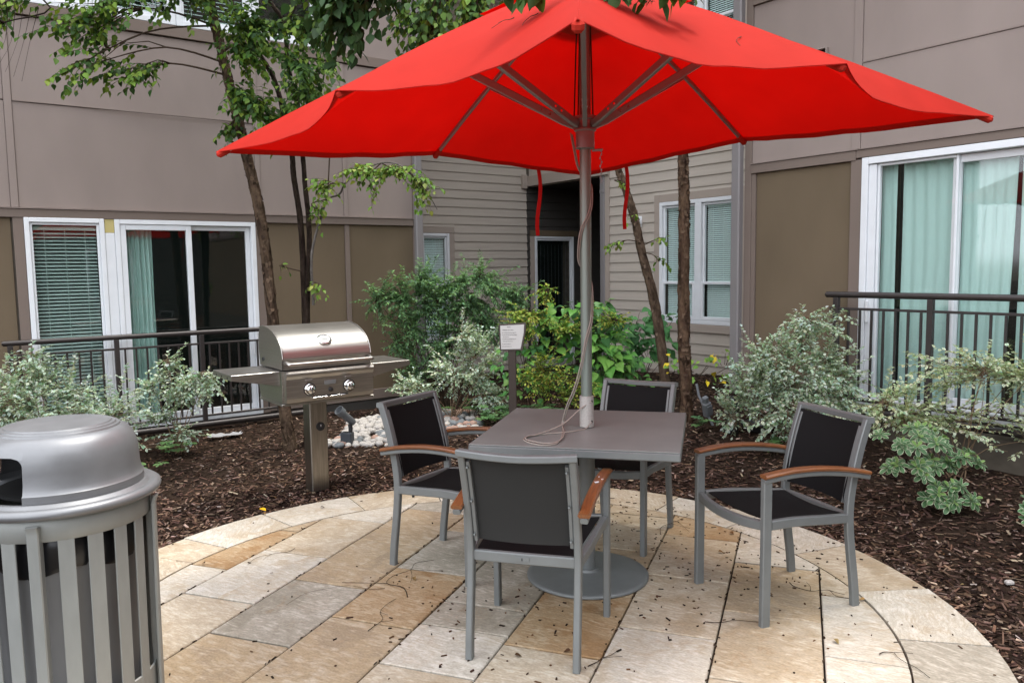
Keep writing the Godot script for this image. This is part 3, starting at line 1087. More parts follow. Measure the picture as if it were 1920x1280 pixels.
func build_left_siding() -> void:
	var b := thing("siding_wing", "tan lap siding wing behind the dark green bush, running into the dark breezeway", "building", W * 10.5, deg_to_rad(36.0), "lap siding wings round the breezeway")
	var holes := [[5.95, 6.46, 0.39, 2.055], [8.125, 8.98, -0.16, 2.03], [5.45, 6.34, 3.66, 5.3]]
	wall_core("wall", b, 4.4, 15.3, -0.5, 6.3, -0.3, -0.024, holes, mats.concrete)
	lap_boards(b, 4.72, 7.97, -0.203, 6.25, 0.1333, [[5.9, 6.555, 0.30, 2.155], [5.35, 6.44, 3.56, 5.4]], mats.siding)
	lap_boards(b, 7.972, 9.07, -0.203, 2.82, 0.1333, [[8.03, 9.07, -0.3, 2.13]], mats.shade_dark)  # same siding, coloured dark from the beam on for the breezeway shade
	lap_boards(b, 9.072, 15.0, -0.203, 2.82, 0.1333, [], mats.shade_dark)  # breezeway shade in the board colour, on to the end wall
	part("window_trim", span(6.462, 6.553, 0.30, 2.055, -0.022, 0.006, 0.003), mats.siding_trim, b)
	part("window_trim", span(5.9, 6.553, 2.057, 2.153, -0.022, 0.007, 0.003), mats.siding_trim, b)
	var w1 := part("window", rect_frame(5.952, 6.458, 0.392, 2.053, 0.045, -0.06, 0.012, 0.05).mesh(), mats.white_frame, b)
	sash(w1, 5.998, 6.412, 1.25, 2.006, 0.025, -0.03)
	sash(w1, 5.998, 6.412, 0.445, 1.248, 0.025, -0.02)
	room(b, 5.95, 6.46, 0.39, 2.055, -0.32, 0.9)
	slat_blind("pale slat blind in the narrow window half hidden by the left downspout", b, 6.02, 6.40, 0.45, 2.0, -0.085, 0.0254, 0.026, 0.80, mats.blind_pale, "")
	var w2 := part("upper_window", rect_frame(5.452, 6.338, 3.662, 5.298, 0.045, -0.06, 0.012, 0.05).mesh(), mats.white_frame, b)
	sash(w2, 5.498, 6.292, 3.715, 5.25, 0.03, -0.025)
	room(b, 5.45, 6.34, 3.66, 5.3, -0.32, 0.9)
	slat_blind("pale slat blind in the upper window behind the tree crown", b, 5.53, 6.26, 3.74, 5.22, -0.085, 0.0254, 0.026, 0.80, mats.blind_pale, "")
	# door in the breezeway with vertical vanes
	part("door_trim", span(8.032, 8.123, -0.2, 2.03, -0.022, 0.006, 0.003), mats.siding_trim, b)
	part("door_trim", span(8.982, 9.068, -0.2, 2.03, -0.022, 0.006, 0.003), mats.shade_dark, b)  # trim colour darkened with the breezeway shade
	part("door_trim", span(8.032, 9.068, 2.032, 2.128, -0.022, 0.007, 0.003), mats.panel_olive, b)  # head trim in a darker colour for the shade over the door
	var d := part("glass_door", rect_frame(8.127, 8.978, -0.158, 2.028, 0.035, -0.07, 0.010, 0.05).mesh(), mats.white_frame, b)
	sash(d, 8.163, 8.942, -0.10, 1.990, 0.03, -0.03)
	room(b, 8.125, 8.98, -0.16, 2.03, -0.32, 1.5)
	var vb := thing("vertical_blind", "dark vertical vane blind in the breezeway door", "blind", b.transform * Vector3(8.55, -0.06, -0.12), b.rotation.y)
	for k in 10:
		var vane := part("vane", box_mesh(Vector3(0.085, 1.95, 0.002)), mats.dark_vane, vb, Vector3(-0.36 + k * 0.078, 0.98, 0))
		vane.rotation.y = 0.9
	part("door_step", span(8.05, 8.75, -0.188, -0.06, 0.02, 0.30, 0.01), mats.sleeve_pale, b)
	# breezeway: floor and beam; ceiling and end wall are coloured dark for its shade
	part("floor_slab", span(7.9, 15.3, -0.5, -0.19, -0.02, 1.95, 0.01), mats.concrete, b)
	part("ceiling", span(8.12, 15.3, 2.83, 2.93, 0.0, 1.95), mats.shade_dark, b)
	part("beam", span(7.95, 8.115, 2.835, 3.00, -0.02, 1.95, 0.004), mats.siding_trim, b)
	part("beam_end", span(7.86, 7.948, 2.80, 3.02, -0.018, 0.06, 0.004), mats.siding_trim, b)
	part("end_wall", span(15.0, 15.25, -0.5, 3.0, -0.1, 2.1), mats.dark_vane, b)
	part("upper_wall", span(8.02, 8.25, 3.003, 6.3, 0.0, 1.94), mats.siding, b)
	part("roof", span(4.4, 12.6, 6.3, 8.75, -4.0, 2.2, 0.01), mats.trim_brown, b)
	part("fence_rail", span(9.2, 9.24, 0.55, 0.60, 0.02, 0.9, 0.004), mats.rail_bronze, b)
	part("ceiling_light", lathe_mesh([Vector2(0.0, 2.70), Vector2(0.05, 2.71), Vector2(0.07, 2.75), Vector2(0.07, 2.828)], 16), mats.white_plastic, b, Vector3(9.4, 0, 1.2))


func build_right_siding() -> void:
	var b := thing("siding_wing", "taupe lap siding wing behind the leaning tree, with a white twin window and small box", "building", U * 8.0, deg_to_rad(-54.0), "lap siding wings round the breezeway")
	var holes := [[-7.56, -6.19, 0.745, 2.36], [-7.56, -6.19, 4.02, 5.635]]
	wall_core("wall", b, -8.55, -4.4, -0.5, 6.3, -0.3, -0.024, holes, mats.concrete)
	lap_boards(b, -8.545, -4.45, 0.085, 6.25, 0.1348, [[-7.66, -6.09, 0.64, 2.46], [-7.66, -6.09, 3.915, 5.74]], mats.siding)
	part("skirt_board", span(-8.62, -4.45, -0.08, 0.083, -0.03, 0.0, 0.003), mats.siding_trim, b)
	part("corner_board", span(-8.64, -8.548, -0.3, 6.3, -0.3, 0.012, 0.004), mats.siding_trim, b)
	spout(b, -8.70, -0.05, 6.2, -0.06)
	part("return_wall", span(-8.55, -8.30, -0.5, 6.3, -7.3, -0.3), mats.shade_dark, b)  # breezeway side, its colour darkened for the shade in there
	for f in [0.0, 3.275]:
		part("window_trim", span(-7.66, -7.562, 0.64 + f, 2.46 + f, -0.022, 0.006, 0.003), mats.siding_trim, b)
		part("window_trim", span(-6.188, -6.09, 0.64 + f, 2.46 + f, -0.022, 0.006, 0.003), mats.siding_trim, b)
		part("window_trim", span(-7.56, -6.19, 2.362 + f, 2.46 + f, -0.022, 0.006, 0.003), mats.siding_trim, b)
		part("window_sill", span(-7.56, -6.19, 0.64 + f, 0.743 + f, -0.022, 0.022, 0.004), mats.siding_trim, b)
		var w := part("window" if f == 0.0 else "upper_window", rect_frame(-7.558, -6.192, 0.747 + f, 2.358 + f, 0.05, -0.06, 0.014, 0.055).mesh(), mats.white_frame, b)
		part("mullion", span(-6.935, -6.83, 0.803 + f, 2.307 + f, -0.055, 0.016, 0.004), mats.white_frame, w)
		for c in [[-7.507, -6.937], [-6.828, -6.243]]:
			sash(w, c[0], c[1], 1.262 + f, 2.305 + f, 0.030, -0.038)
			sash(w, c[0], c[1], 0.804 + f, 1.30 + f, 0.036, -0.004)
			slat_blind(["pale slat blind in the left half of the white twin window behind the two trunks", "pale slat blind in the right half of the white twin window behind the two trunks", "pale slat blind in the left half of the upper window over the umbrella", "pale slat blind in the right half of the upper window over the umbrella"][(0 if f == 0.0 else 2) + (0 if c[0] < -7.0 else 1)], b, c[0] + 0.03, c[1] - 0.03, 0.83 + f, 2.29 + f, -0.085, 0.0254, 0.026, 0.80, mats.blind_pale, "")
		room(b, -7.56, -6.19, 0.745 + f, 2.36 + f, -0.32, 1.2)
	part("roof", span(-8.7, -4.4, 6.3, 8.75, -4.0, 0.35, 0.01), mats.trim_brown, b)
	# white outdoor box on the wall by the window
	var jb := thing("wall_box", "small white weatherproof box on the siding left of the twin window", "junction box", b.transform * Vector3(-7.94, 2.05, 0.0), b.rotation.y)
	part("back_plate", span(-0.055, 0.055, 0.0, 0.15, 0.0, 0.02, 0.006), mats.white_plastic, jb)
	part("cover", span(-0.045, 0.035, 0.02, 0.13, 0.02, 0.085, 0.012), mats.white_plastic, jb)
	part("lamp_head", span(0.03, 0.075, 0.03, 0.10, 0.03, 0.09, 0.012), mats.white_plastic, jb)
	part("conduit", span(-0.012, 0.012, -0.07, 0.0, 0.004, 0.024, 0.004), mats.dark_plastic, jb)


func build_opposite_wing() -> void:
	# the wing across the courtyard, behind the viewer: seen mirrored in the panes, its siding coloured dark for shade
	var b := thing("siding_wing", "grey lap siding wing across the courtyard, seen only mirrored in the left glass door", "building", W * -12.0 + U * 2.0, deg_to_rad(216.0), "lap siding wings round the breezeway")
	var holes := [[-3.4, -2.0, 0.7, 2.3], [0.2, 1.6, 0.7, 2.3], [3.2, 4.6, 0.7, 2.3], [-3.4, -2.0, 4.0, 5.6], [0.2, 1.6, 4.0, 5.6], [3.2, 4.6, 4.0, 5.6]]
	wall_core("wall", b, -7.0, 7.0, -0.5, 6.3, -0.3, -0.024, holes, mats.shade_dark)
	var g := Geo.new()
	for k in 32:
		var y := 0.1 + k * 0.19
		for c in [[-7.0, -3.4], [-2.0, 0.2], [1.6, 3.2], [4.6, 7.0]]:
			g.box(Vector3(c[1] - c[0], 0.18, 0.02), Vector3((c[0] + c[1]) * 0.5, y, -0.012), 0.0, Basis(Vector3.RIGHT, -0.06))
	var sb := part("siding_boards", g.mesh(), mats.shade_dark, b)
	sb.set_meta("kind", "stuff")
	for h in holes:
		var w := part("window", rect_frame(h[0], h[1], h[2], h[3], 0.06, -0.06, 0.014).mesh(), mats.white_frame, b)
		part("mullion", span((h[0] + h[1]) * 0.5 - 0.04, (h[0] + h[1]) * 0.5 + 0.04, h[2] + 0.062, h[3] - 0.062, -0.05, 0.012), mats.white_frame, w)
		part("pane", span(h[0] + 0.06, h[1] - 0.06, h[2] + 0.06, h[3] - 0.06, -0.04, -0.035), mats.dark_plastic, w)
	part("roof", span(-7.2, 7.2, 6.3, 8.75, -4.0, 0.35, 0.01), mats.trim_brown, b)


func build_railings() -> void:
	var specs := [
		["dark bronze guard rail in front of the left glass door, behind the grill", W * 8.34, 36.0, 0.45, 2.98, 0.925, -0.05, [0.50, 1.365, 2.15, 2.93]],
		["dark bronze guard rail in front of the right glass door with curtains", U * 6.03, -54.0, -3.80, -1.1, 1.275, 0.30, [-3.71, -2.94, -2.15, -1.35]]]
	for s in specs:
		var r := thing("guard_rail", s[0], "railing", s[1], deg_to_rad(s[2]), "guard rails at the ground floor glass doors")
		var x0: float = s[3]
		var x1: float = s[4]
		var top: float = s[5]
		var bot: float = s[6]
		part("top_rail", tube_mesh([Vector3(x0 - 0.012, top - 0.024, 0), Vector3(x0, top - 0.024, 0), Vector3(x1, top - 0.024, 0), Vector3(x1 + 0.012, top - 0.024, 0)], [0.013, 0.025, 0.025, 0.013], 16), mats.rail_bronze, r)
		part("upper_rail", span(x0 + 0.03, x1 - 0.01, top - 0.148, top - 0.128, -0.012, 0.012, 0.003), mats.rail_bronze, r)
		part("lower_rail", span(x0 + 0.03, x1 - 0.01, bot + 0.085, bot + 0.107, -0.012, 0.012, 0.003), mats.rail_bronze, r)
		part("base_pipe", tube_mesh([Vector3(x0 - 0.1, bot + 0.012, 0.03), Vector3(x1 + 0.2, bot + 0.012, 0.03)], [0.028], 14), mats.rail_bronze, r)
		for p in s[7]:
			part("post", span(p - 0.022, p + 0.022, bot + 0.02, top - 0.045, -0.022, 0.022, 0.004), mats.rail_bronze, r)
		var bm := span(-0.008, 0.008, bot + 0.108, top - 0.149, -0.008, 0.008, 0.0)
		var x := x0 + 0.1
		while x < x1 - 0.02:
			var near := false
			for p in s[7]:
				if absf(p - x) < 0.045:
					near = true
			if not near:
				part("baluster", bm, mats.rail_bronze, r, Vector3(x, 0, 0))
			x += 0.0985


# ------------------------------------------------------------------ table, umbrella, chairs
const POLE := Vector3(0.355, 0, -3.755)


func build_table() -> void:
	var t := thing("patio_table", "square grey metal pedestal table under the red umbrella", "table", POLE, deg_to_rad(-13.85))
	part("table_top", box_mesh(Vector3(0.914, 0.006, 0.914), 0.004), mats.table_top, t, Vector3(0, 0.737, 0))
	part("table_edge", box_mesh(Vector3(0.918, 0.036, 0.918), 0.005), mats.frame_grey, t, Vector3(0, 0.7155, 0))
	part("spider_plate", box_mesh(Vector3(0.5, 0.012, 0.06), 0.003), mats.frame_grey, t, Vector3(0, 0.690, 0))
	part("column", lathe_mesh([Vector2(0.038, 0.022), Vector2(0.038, 0.684)], 28), mats.frame_grey, t)
	part("base", lathe_mesh([Vector2(0.290, 0.002), Vector2(0.297, 0.007), Vector2(0.297, 0.014), Vector2(0.291, 0.020), Vector2(0.27, 0.0225), Vector2(0.09, 0.032), Vector2(0.055, 0.033), Vector2(0.05, 0.045), Vector2(0.0, 0.045)], 64), mats.frame_grey, t)


func tip(k: int, r_corner := 1.804, r_mid := 1.271) -> Vector3:
	# tips of the square canopy: four corners and four mid-edge ribs, from the front corner clockwise seen from above
	var a := -0.103 - TAU * k / 8.0
	var corner := k % 2 == 0
	var r := r_corner if corner else r_mid
	var h := 2.121 if corner else 2.184
	return Vector3(sin(a) * r, h + 0.015 * sin(a) * r - 0.009 * cos(a) * r, cos(a) * r)


func canopy_at(k: int, s: float, t: float, lift := 0.0) -> Vector3:
	var apex := Vector3(0, 2.83, 0)
	var a := apex.lerp(tip(k), t)
	var b := apex.lerp(tip(k + 1), t)
	var p := a.lerp(b, s)
	var sag := 4.0 * s * (1.0 - s)
	var pull := 1.0 - 0.099 * sag * t * t * t      # the edge is cut hollow between the tips
	p.x *= pull
	p.z *= pull
	p.y += -0.027 * sag * t * t * t - 0.012 * sag * sin(t * PI) + 0.028 * sin(t * PI)
	p.y += 0.004 * sin(t * 19.0 + k * 2.0) * sag + 0.003 * sin(s * 21.0 + k * 1.7) * pow(t, 5.0) * sag + 0.0022 * n1.get_noise_3d(s * 6.0 + k * 9.0, t * 9.0, 4.0)
	p.y += lift
	return p


func canopy_part(t0: float, t1: float, lift: float, drop := 0.0) -> ArrayMesh:
	var g := Geo.new()
	var nt := 14 if t1 - t0 > 0.2 else 3
	var ns := 14
	for k in 8:
		var pts := []
		for j in nt + 1:
			for i in ns + 1:
				var t := lerpf(t0, t1, float(j) / nt)
				pts.append(canopy_at(k, float(i) / ns, t, lift))
		if drop > 0.0:
			for i in ns + 1:
				pts.append(canopy_at(k, float(i) / ns, t1 - 0.003, lift - drop))
		g.grid(pts, ns + 1, nt + 1 + (1 if drop > 0.0 else 0))
	for i in g.n.size():
		g.n[i] = g.n[i] if g.n[i].y > 0.0 or drop > 0.0 else -g.n[i]
	return g.mesh()


func build_umbrella() -> void:
	var u := thing("patio_umbrella", "large red square market umbrella open over the table", "umbrella", POLE, 0.0)
	var can := part("canopy", canopy_part(0.06, 1.0, 0.0), mats.red_fabric, u)
	part("hem", canopy_part(0.974, 1.0005, -0.0025, 0.002), mats.red_fabric, can)
	part("crown_lining", canopy_part(0.04, 0.235, -0.004), mats.red_hem, can)
	part("vent_cap", canopy_part(0.0, 0.27, 0.035), mats.red_fabric, can)
	part("pole", tube_mesh([Vector3(0, 0.745, 0), Vector3(0, 2.83, 0)], [0.0265], 20), mats.pole_steel, u)
	part("finial", lathe_mesh([Vector2(0.02, 2.86), Vector2(0.035, 2.88), Vector2(0.03, 2.92), Vector2(0.0, 2.935)], 14), mats.pole_steel, u)
	var hub := part("hub", lathe_mesh([Vector2(0.03, 2.055), Vector2(0.044, 2.058), Vector2(0.044, 2.135), Vector2(0.052, 2.14), Vector2(0.052, 2.15), Vector2(0.046, 2.155), Vector2(0.046, 2.185), Vector2(0.053, 2.19), Vector2(0.053, 2.205), Vector2(0.03, 2.21)], 28), mats.rib_steel, u)
	part("pulley_collar", lathe_mesh([Vector2(0.03, 2.76), Vector2(0.046, 2.765), Vector2(0.046, 2.80), Vector2(0.03, 2.805)], 20), mats.rib_steel, u)
	# locking pin and its chain
	part("pin", tube_mesh([Vector3(0.03, 2.045, 0.03), Vector3(0.075, 2.045, 0.05)], [0.006], 8), mats.rib_steel, hub)
	var ch := Geo.new()
	for k in 18:
		var y := 2.04 - k * 0.0085
		ch.box(Vector3(0.007, 0.010, 0.003), Vector3(0.068 + 0.004 * sin(k * 1.3), y, 0.046), 0.001, Basis(Vector3.UP, k * 1.57))
	part("chain", ch.mesh(), mats.rib_steel, hub)
	for k in 8:
		var apex := Vector3(0, 2.775, 0)
		var e := tip(k)
		var d := (e - Vector3(0, 2.83, 0))
		var pts := []
		for i in 9:
			var t := lerpf(0.035, 0.985, i / 8.0)
			pts.append(canopy_at(k, 0.0, t) - Vector3(0, 0.018, 0))
		part("rib", bar_mesh(pts, 0.016, 0.024, Vector3.UP, 0.003), mats.rib_steel, u)
		var flat := Vector2(d.x, d.z)
		var t2 := (0.73 if k % 2 == 0 else 0.70) / flat.length()
		var q := canopy_at(k, 0.0, t2) - Vector3(0, 0.034, 0)
		var dirf := Vector3(flat.x, 0, flat.y).normalized()
		var st := part("strut", bar_mesh([dirf * 0.05 + Vector3(0, 2.165, 0), dirf * 0.10 + Vector3(0, 2.185, 0), q], 0.022, 0.034, Vector3.UP, 0.003), mats.rib_steel, u)
		for f in [0.10, 0.16]:
			var m: Vector3 = (dirf * 0.10 + Vector3(0, 2.185, 0)).lerp(q, f)
			var side := dirf.cross(Vector3.UP) * 0.0125
			part("rivet", tube_mesh([m - side, m + side], [0.006], 8), mats.chrome, st)
		# fabric pocket that takes the rib's end
		var pk := Geo.new()
		var bx := Basis(dirf.cross(Vector3.UP), Vector3.UP, -dirf)
		var pe := canopy_at(k, 0.0, 1.0)
		var pb := canopy_at(k, 0.0, 0.945)
		var slope := (pe - pb).normalized()
		pk.box(Vector3(0.032, 0.030, 0.075), pe - slope * 0.046 - Vector3(0, 0.022, 0), 0.013, Basis(bx.x, slope.cross(bx.x).normalized() * -1.0, -slope))
		part("tip_pocket", pk.mesh(), mats.red_hem, can)
	# lines inside, from the collar to the hub
	for p in [[-0.034, 0.02], [0.036, 0.012], [-0.05, -0.01]]:
		part("lift_line", tube_mesh([Vector3(p[0], 2.2, p[1]), Vector3(p[0] * 0.6, 2.78, p[1])], [0.0035], 6), mats.twig, u)
	# closing straps hanging at the far side
	for p in [[3, 0.62, 0.42], [4, 0.30, 0.40]]:
		var e := canopy_at(p[0], p[1], 0.995)
		var w := []
		for i in 8:
			w.append(e + Vector3(0.012 * sin(i * 0.8), -p[2] * i / 7.0, 0.006 * cos(i * 1.1)))
		part("strap", bar_mesh(w, 0.024, 0.003, Vector3(0, 0, 1), 0.001), mats.red_strap, can)
	# perforated steel sleeve that the pole stands in
	var sl := part("base_sleeve", lathe_mesh([Vector2(0.031, 0.742), Vector2(0.034, 0.744), Vector2(0.034, 0.892), Vector2(0.0275, 0.893)], 24), mats.sleeve_pale, u)
	for h in [0.770, 0.868]:
		part("rope_hole", tube_mesh([Vector3(0.020, h, 0.024), Vector3(0.0225, h, 0.0275)], [0.006], 10), mats.black_void, sl)
	# the hoisting cord: down the pole, a loop on the table and back through the sleeve
	var cord := thing("hoist_cord", "pale cord winding down the umbrella pole and looping on the table", "cord", Vector3.ZERO)
	var c1 := [Vector3(-0.062, 2.12, 0.02), Vector3(-0.046, 2.04, 0.012), Vector3(-0.029, 1.97, -0.006), Vector3(0.0, 1.93, -0.031), Vector3(0.029, 1.89, -0.006), Vector3(0.030, 1.80, 0.010), Vector3(0.012, 1.74, 0.030), Vector3(-0.020, 1.67, 0.024), Vector3(-0.030, 1.58, 0.004), Vector3(-0.024, 1.52, -0.020), Vector3(0.012, 1.47, -0.030), Vector3(0.030, 1.42, -0.004), Vector3(0.031, 1.30, 0.008), Vector3(0.024, 1.24, 0.022), Vector3(0.0, 1.16, 0.034), Vector3(-0.026, 1.03, 0.036), Vector3(-0.058, 0.92, 0.03), Vector3(-0.085, 0.85, 0.0), Vector3(-0.100, 0.79, -0.03)]
	for two in 2:
		var pts := []
		for p in c1:
			var q: Vector3 = p + POLE
			if two == 1:
				q += Vector3(-0.008, 0.006, 0.006)
			pts.append(q)
		if two == 0:
			for p in [[0.245, -3.80], [0.221, -3.541], [0.197, -3.413], [0.167, -3.366], [0.128, -3.356], [0.091, -3.383], [0.06, -3.427], [0.047, -3.474], [0.056, -3.525], [0.079, -3.551], [0.12, -3.58], [0.167, -3.599], [0.244, -3.622], [0.300, -3.655], [0.345, -3.70]]:
				pts.append(Vector3(p[0], 0.7435, p[1]))
			pts.append(Vector3(0.376, 0.770, -3.728))
		else:
			for p in [[0.238, -3.78], [0.236, -3.594], [0.214, -3.463], [0.179, -3.389], [0.135, -3.378], [0.087, -3.42], [0.060, -3.455], [0.055, -3.499], [0.074, -3.54], [0.109, -3.565]]:
				pts.append(Vector3(p[0], 0.7475, p[1]))
			pts.append(Vector3(0.23, 0.775, -3.65))
			pts.append(Vector3(0.32, 0.835, -3.715))
			pts.append(Vector3(0.377, 0.868, -3.727))
		var g := Geo.new()
		g.tube(smooth(pts, 4), [0.0034], 7)
		part("strand", g.mesh(), mats.rope, cord)


func make_chair() -> Node3D:
	# origin on the ground in the middle; the sitter looks towards +z
	var t := thing("patio_chair", "", "chair", Vector3.ZERO, 0.0, "sling armchairs round the square table")
	var fm: Material = mats.frame_grey
	var rear := [Vector3(0, 0.0, -0.252), Vector3(0, 0.10, -0.243), Vector3(0, 0.22, -0.226), Vector3(0, 0.34, -0.212), Vector3(0, 0.42, -0.208), Vector3(0, 0.50, -0.214), Vector3(0, 0.60, -0.232), Vector3(0, 0.72, -0.264), Vector3(0, 0.826, -0.300)]
	var rs := smooth(rear, 3)
	for s in [-1.0, 1.0]:
		var pts := PackedVector3Array()
		for p in rs:
			pts.append(p + Vector3(s * 0.2115, 0, 0))
		part("rear_leg", bar_mesh(Array(pts), 0.027, 0.038, Vector3(0, 0, 1)), fm, t)
		part("front_leg", bar_mesh([Vector3(s * 0.247, 0, 0.252), Vector3(s * 0.247, 0.30, 0.250), Vector3(s * 0.247, 0.618, 0.250)], 0.027, 0.042, Vector3(0, 0, 1)), fm, t)
		# side rail, dipping a little between front and rear leg
		part("side_rail", bar_mesh(Array(smooth([Vector3(s * 0.243, 0.430, 0.226), Vector3(s * 0.236, 0.428, 0.10), Vector3(s * 0.226, 0.414, -0.06), Vector3(s * 0.2135, 0.402, -0.190)], 3)), 0.026, 0.040, Vector3.UP), fm, t)
		# arm: metal bow with a wooden cap
		var bow := [Vector3(s * 0.248, 0.620, 0.268), Vector3(s * 0.250, 0.632, 0.14), Vector3(s * 0.250, 0.630, 0.0), Vector3(s * 0.248, 0.612, -0.15), Vector3(s * 0.246, 0.586, -0.275)]
		part("arm", bar_mesh(Array(smooth(bow, 4)), 0.030, 0.020, Vector3.UP), fm, t)
		var cap := PackedVector3Array()
		for p in smooth(bow, 5):
			cap.append(p + Vector3(0, 0.0195, 0))
		part("armrest", bar_mesh(Array(cap), 0.047, 0.017, Vector3.UP, 0.006), mats.arm_wood, t)
		# flat strip that clamps the back sling
		var strip := PackedVector3Array()
		for p in smooth([Vector3(s * 0.189, 0.462, -0.204), Vector3(s * 0.189, 0.60, -0.232), Vector3(s * 0.189, 0.72, -0.264), Vector3(s * 0.189, 0.795, -0.289)], 3):
			strip.append(p)
		var sr := part("sling_strip", bar_mesh(Array(strip), 0.014, 0.026, Vector3(0, 0, 1), 0.002), fm, t)
		for y in [[0.49, -0.216], [0.63, -0.246], [0.77, -0.287]]:
			part("rivet", tube_mesh([Vector3(s * 0.189, y[0], y[1] - 0.014), Vector3(s * 0.189, y[0] + 0.001, y[1] - 0.021)], [0.006, 0.004], 8), mats.frame_grey, sr)
		part("glide", tube_mesh([Vector3(s * 0.20, 0.37, -0.12), Vector3(s * 0.20, 0.384, -0.12)], [0.007], 8), mats.dark_plastic, t)
	# rails across
	part("front_rail", bar_mesh(Array(smooth([Vector3(-0.234, 0.430, 0.252), Vector3(-0.13, 0.420, 0.272), Vector3(0, 0.416, 0.280), Vector3(0.13, 0.420, 0.272), Vector3(0.234, 0.430, 0.252)], 4)), 0.028, 0.040, Vector3.UP), fm, t)
	part("rear_rail", bar_mesh([Vector3(-0.198, 0.402, -0.205), Vector3(0, 0.402, -0.208), Vector3(0.198, 0.402, -0.205)], 0.024, 0.042, Vector3.UP), fm, t)
	part("top_rail", bar_mesh(Array(smooth([Vector3(-0.2265, 0.826, -0.301), Vector3(-0.12, 0.822, -0.322), Vector3(0, 0.819, -0.330), Vector3(0.12, 0.822, -0.322), Vector3(0.2265, 0.826, -0.301)], 4)), 0.038, 0.026, Vector3.UP), fm, t)
	# slings
	for which in 2:
		var g := Geo.new()
		var nu := 15
		var nv := 13
		for side in 2:
			var pts := []
			for j in nv:
				for i in nu:
					var a := float(i) / (nu - 1)
					var b := float(j) / (nv - 1)
					var bell := 4.0 * a * (1.0 - a)
					if which == 0:
						var z := lerpf(0.222, -0.188, b)
						var w := lerpf(0.222, 0.192, b)
						pts.append(Vector3(lerpf(-w, w, a), lerpf(0.4475, 0.421, b) - 0.014 * bell - 0.004 * (1.0 if side == 1 else 0.0), z))
					else:
						var y := lerpf(0.465, 0.812, b)
						var z := lerpf(-0.190, -0.281, pow(b, 1.25))
						pts.append(Vector3(lerpf(-0.197, 0.197, a), y - 0.012 * bell * b, z - 0.026 * bell - (0.005 if side == 1 else 0.0)))
			if side == 1:
				var rv := []
				for j in nv:
					for i in range(nu - 1, -1, -1):
						rv.append(pts[j * nu + i])
				pts = rv
			g.grid(pts, nu, nv)
			if which == 1 and side == 0:
				part("back_sling", g.mesh(), mats.sling_black, t)
				g = Geo.new()
		part("seat_sling" if which == 0 else "sling_rear", g.mesh(), mats.sling_black if which == 0 else mats.sling_back_lit, t)  # the rear face carries sky light in its paler colour
	return t


func build_chairs() -> void:
	var c0 := make_chair()
	var specs := [
		[Vector3(0.09, 0, -3.13), Vector3(0.27, 0, -0.96), "near sling armchair seen from behind, with a paint chip on its right wooden arm"],
		[Vector3(1.195, 0, -3.496), Vector3(-0.946, 0, 0.33), "sling armchair standing alone to the right of the table, pulled out"],
		[Vector3(-0.300, 0, -3.985), Vector3(0.85, 0, 0.53), "sling armchair at the left edge of the table, beside the grill"],
		[Vector3(0.592, 0, -4.354), Vector3(-0.52, 0, 0.854), "sling armchair on the far side of the table, only its back showing above the top"]]
	var copies := [c0]
	for i in 3:
		var c: Node3D = c0.duplicate()
		c.name = numbered("patio_chair")
		add_child(c)
		copies.append(c)
	for i in 4:
		var c: Node3D = copies[i]
		c.position = specs[i][0]
		c.rotation.y = atan2(specs[i][1].x, specs[i][1].z)
		c.set_meta("label", specs[i][2])
	# only the near chair shows its inventory plate and a chipped arm
	var plate := part("tag_plate", box_mesh(Vector3(0.056, 0.018, 0.002), 0.0008), mats.frame_grey, c0, Vector3(0.004, 0.403, -0.2215))
	part("tag_mark", box_mesh(Vector3(0.004, 0.011, 0.001)), mats.dark_plastic, plate, Vector3(0, 0, -0.0015))
	var g := Geo.new()
	g.prism(PackedVector2Array([Vector2(-0.008, -0.012), Vector2(0.010, -0.004), Vector2(0.004, 0.012), Vector2(-0.009, 0.006)]), 0.0, 0.0012, Transform3D(Basis(Vector3(1, 0, 0), Vector3(0, 0, -1), Vector3(0, 1, 0)), Vector3.ZERO))
	for p in [[-0.246, 0.6590, 0.00, 1.0], [-0.262, 0.6596, 0.045, 0.5], [-0.243, 0.6602, 0.075, 0.4]]:
		var chip := part("paint_chip", g.mesh(), mats.white_plastic, c0, Vector3(p[0], p[1], p[2]))
		chip.scale = Vector3(p[3], 1, p[3])


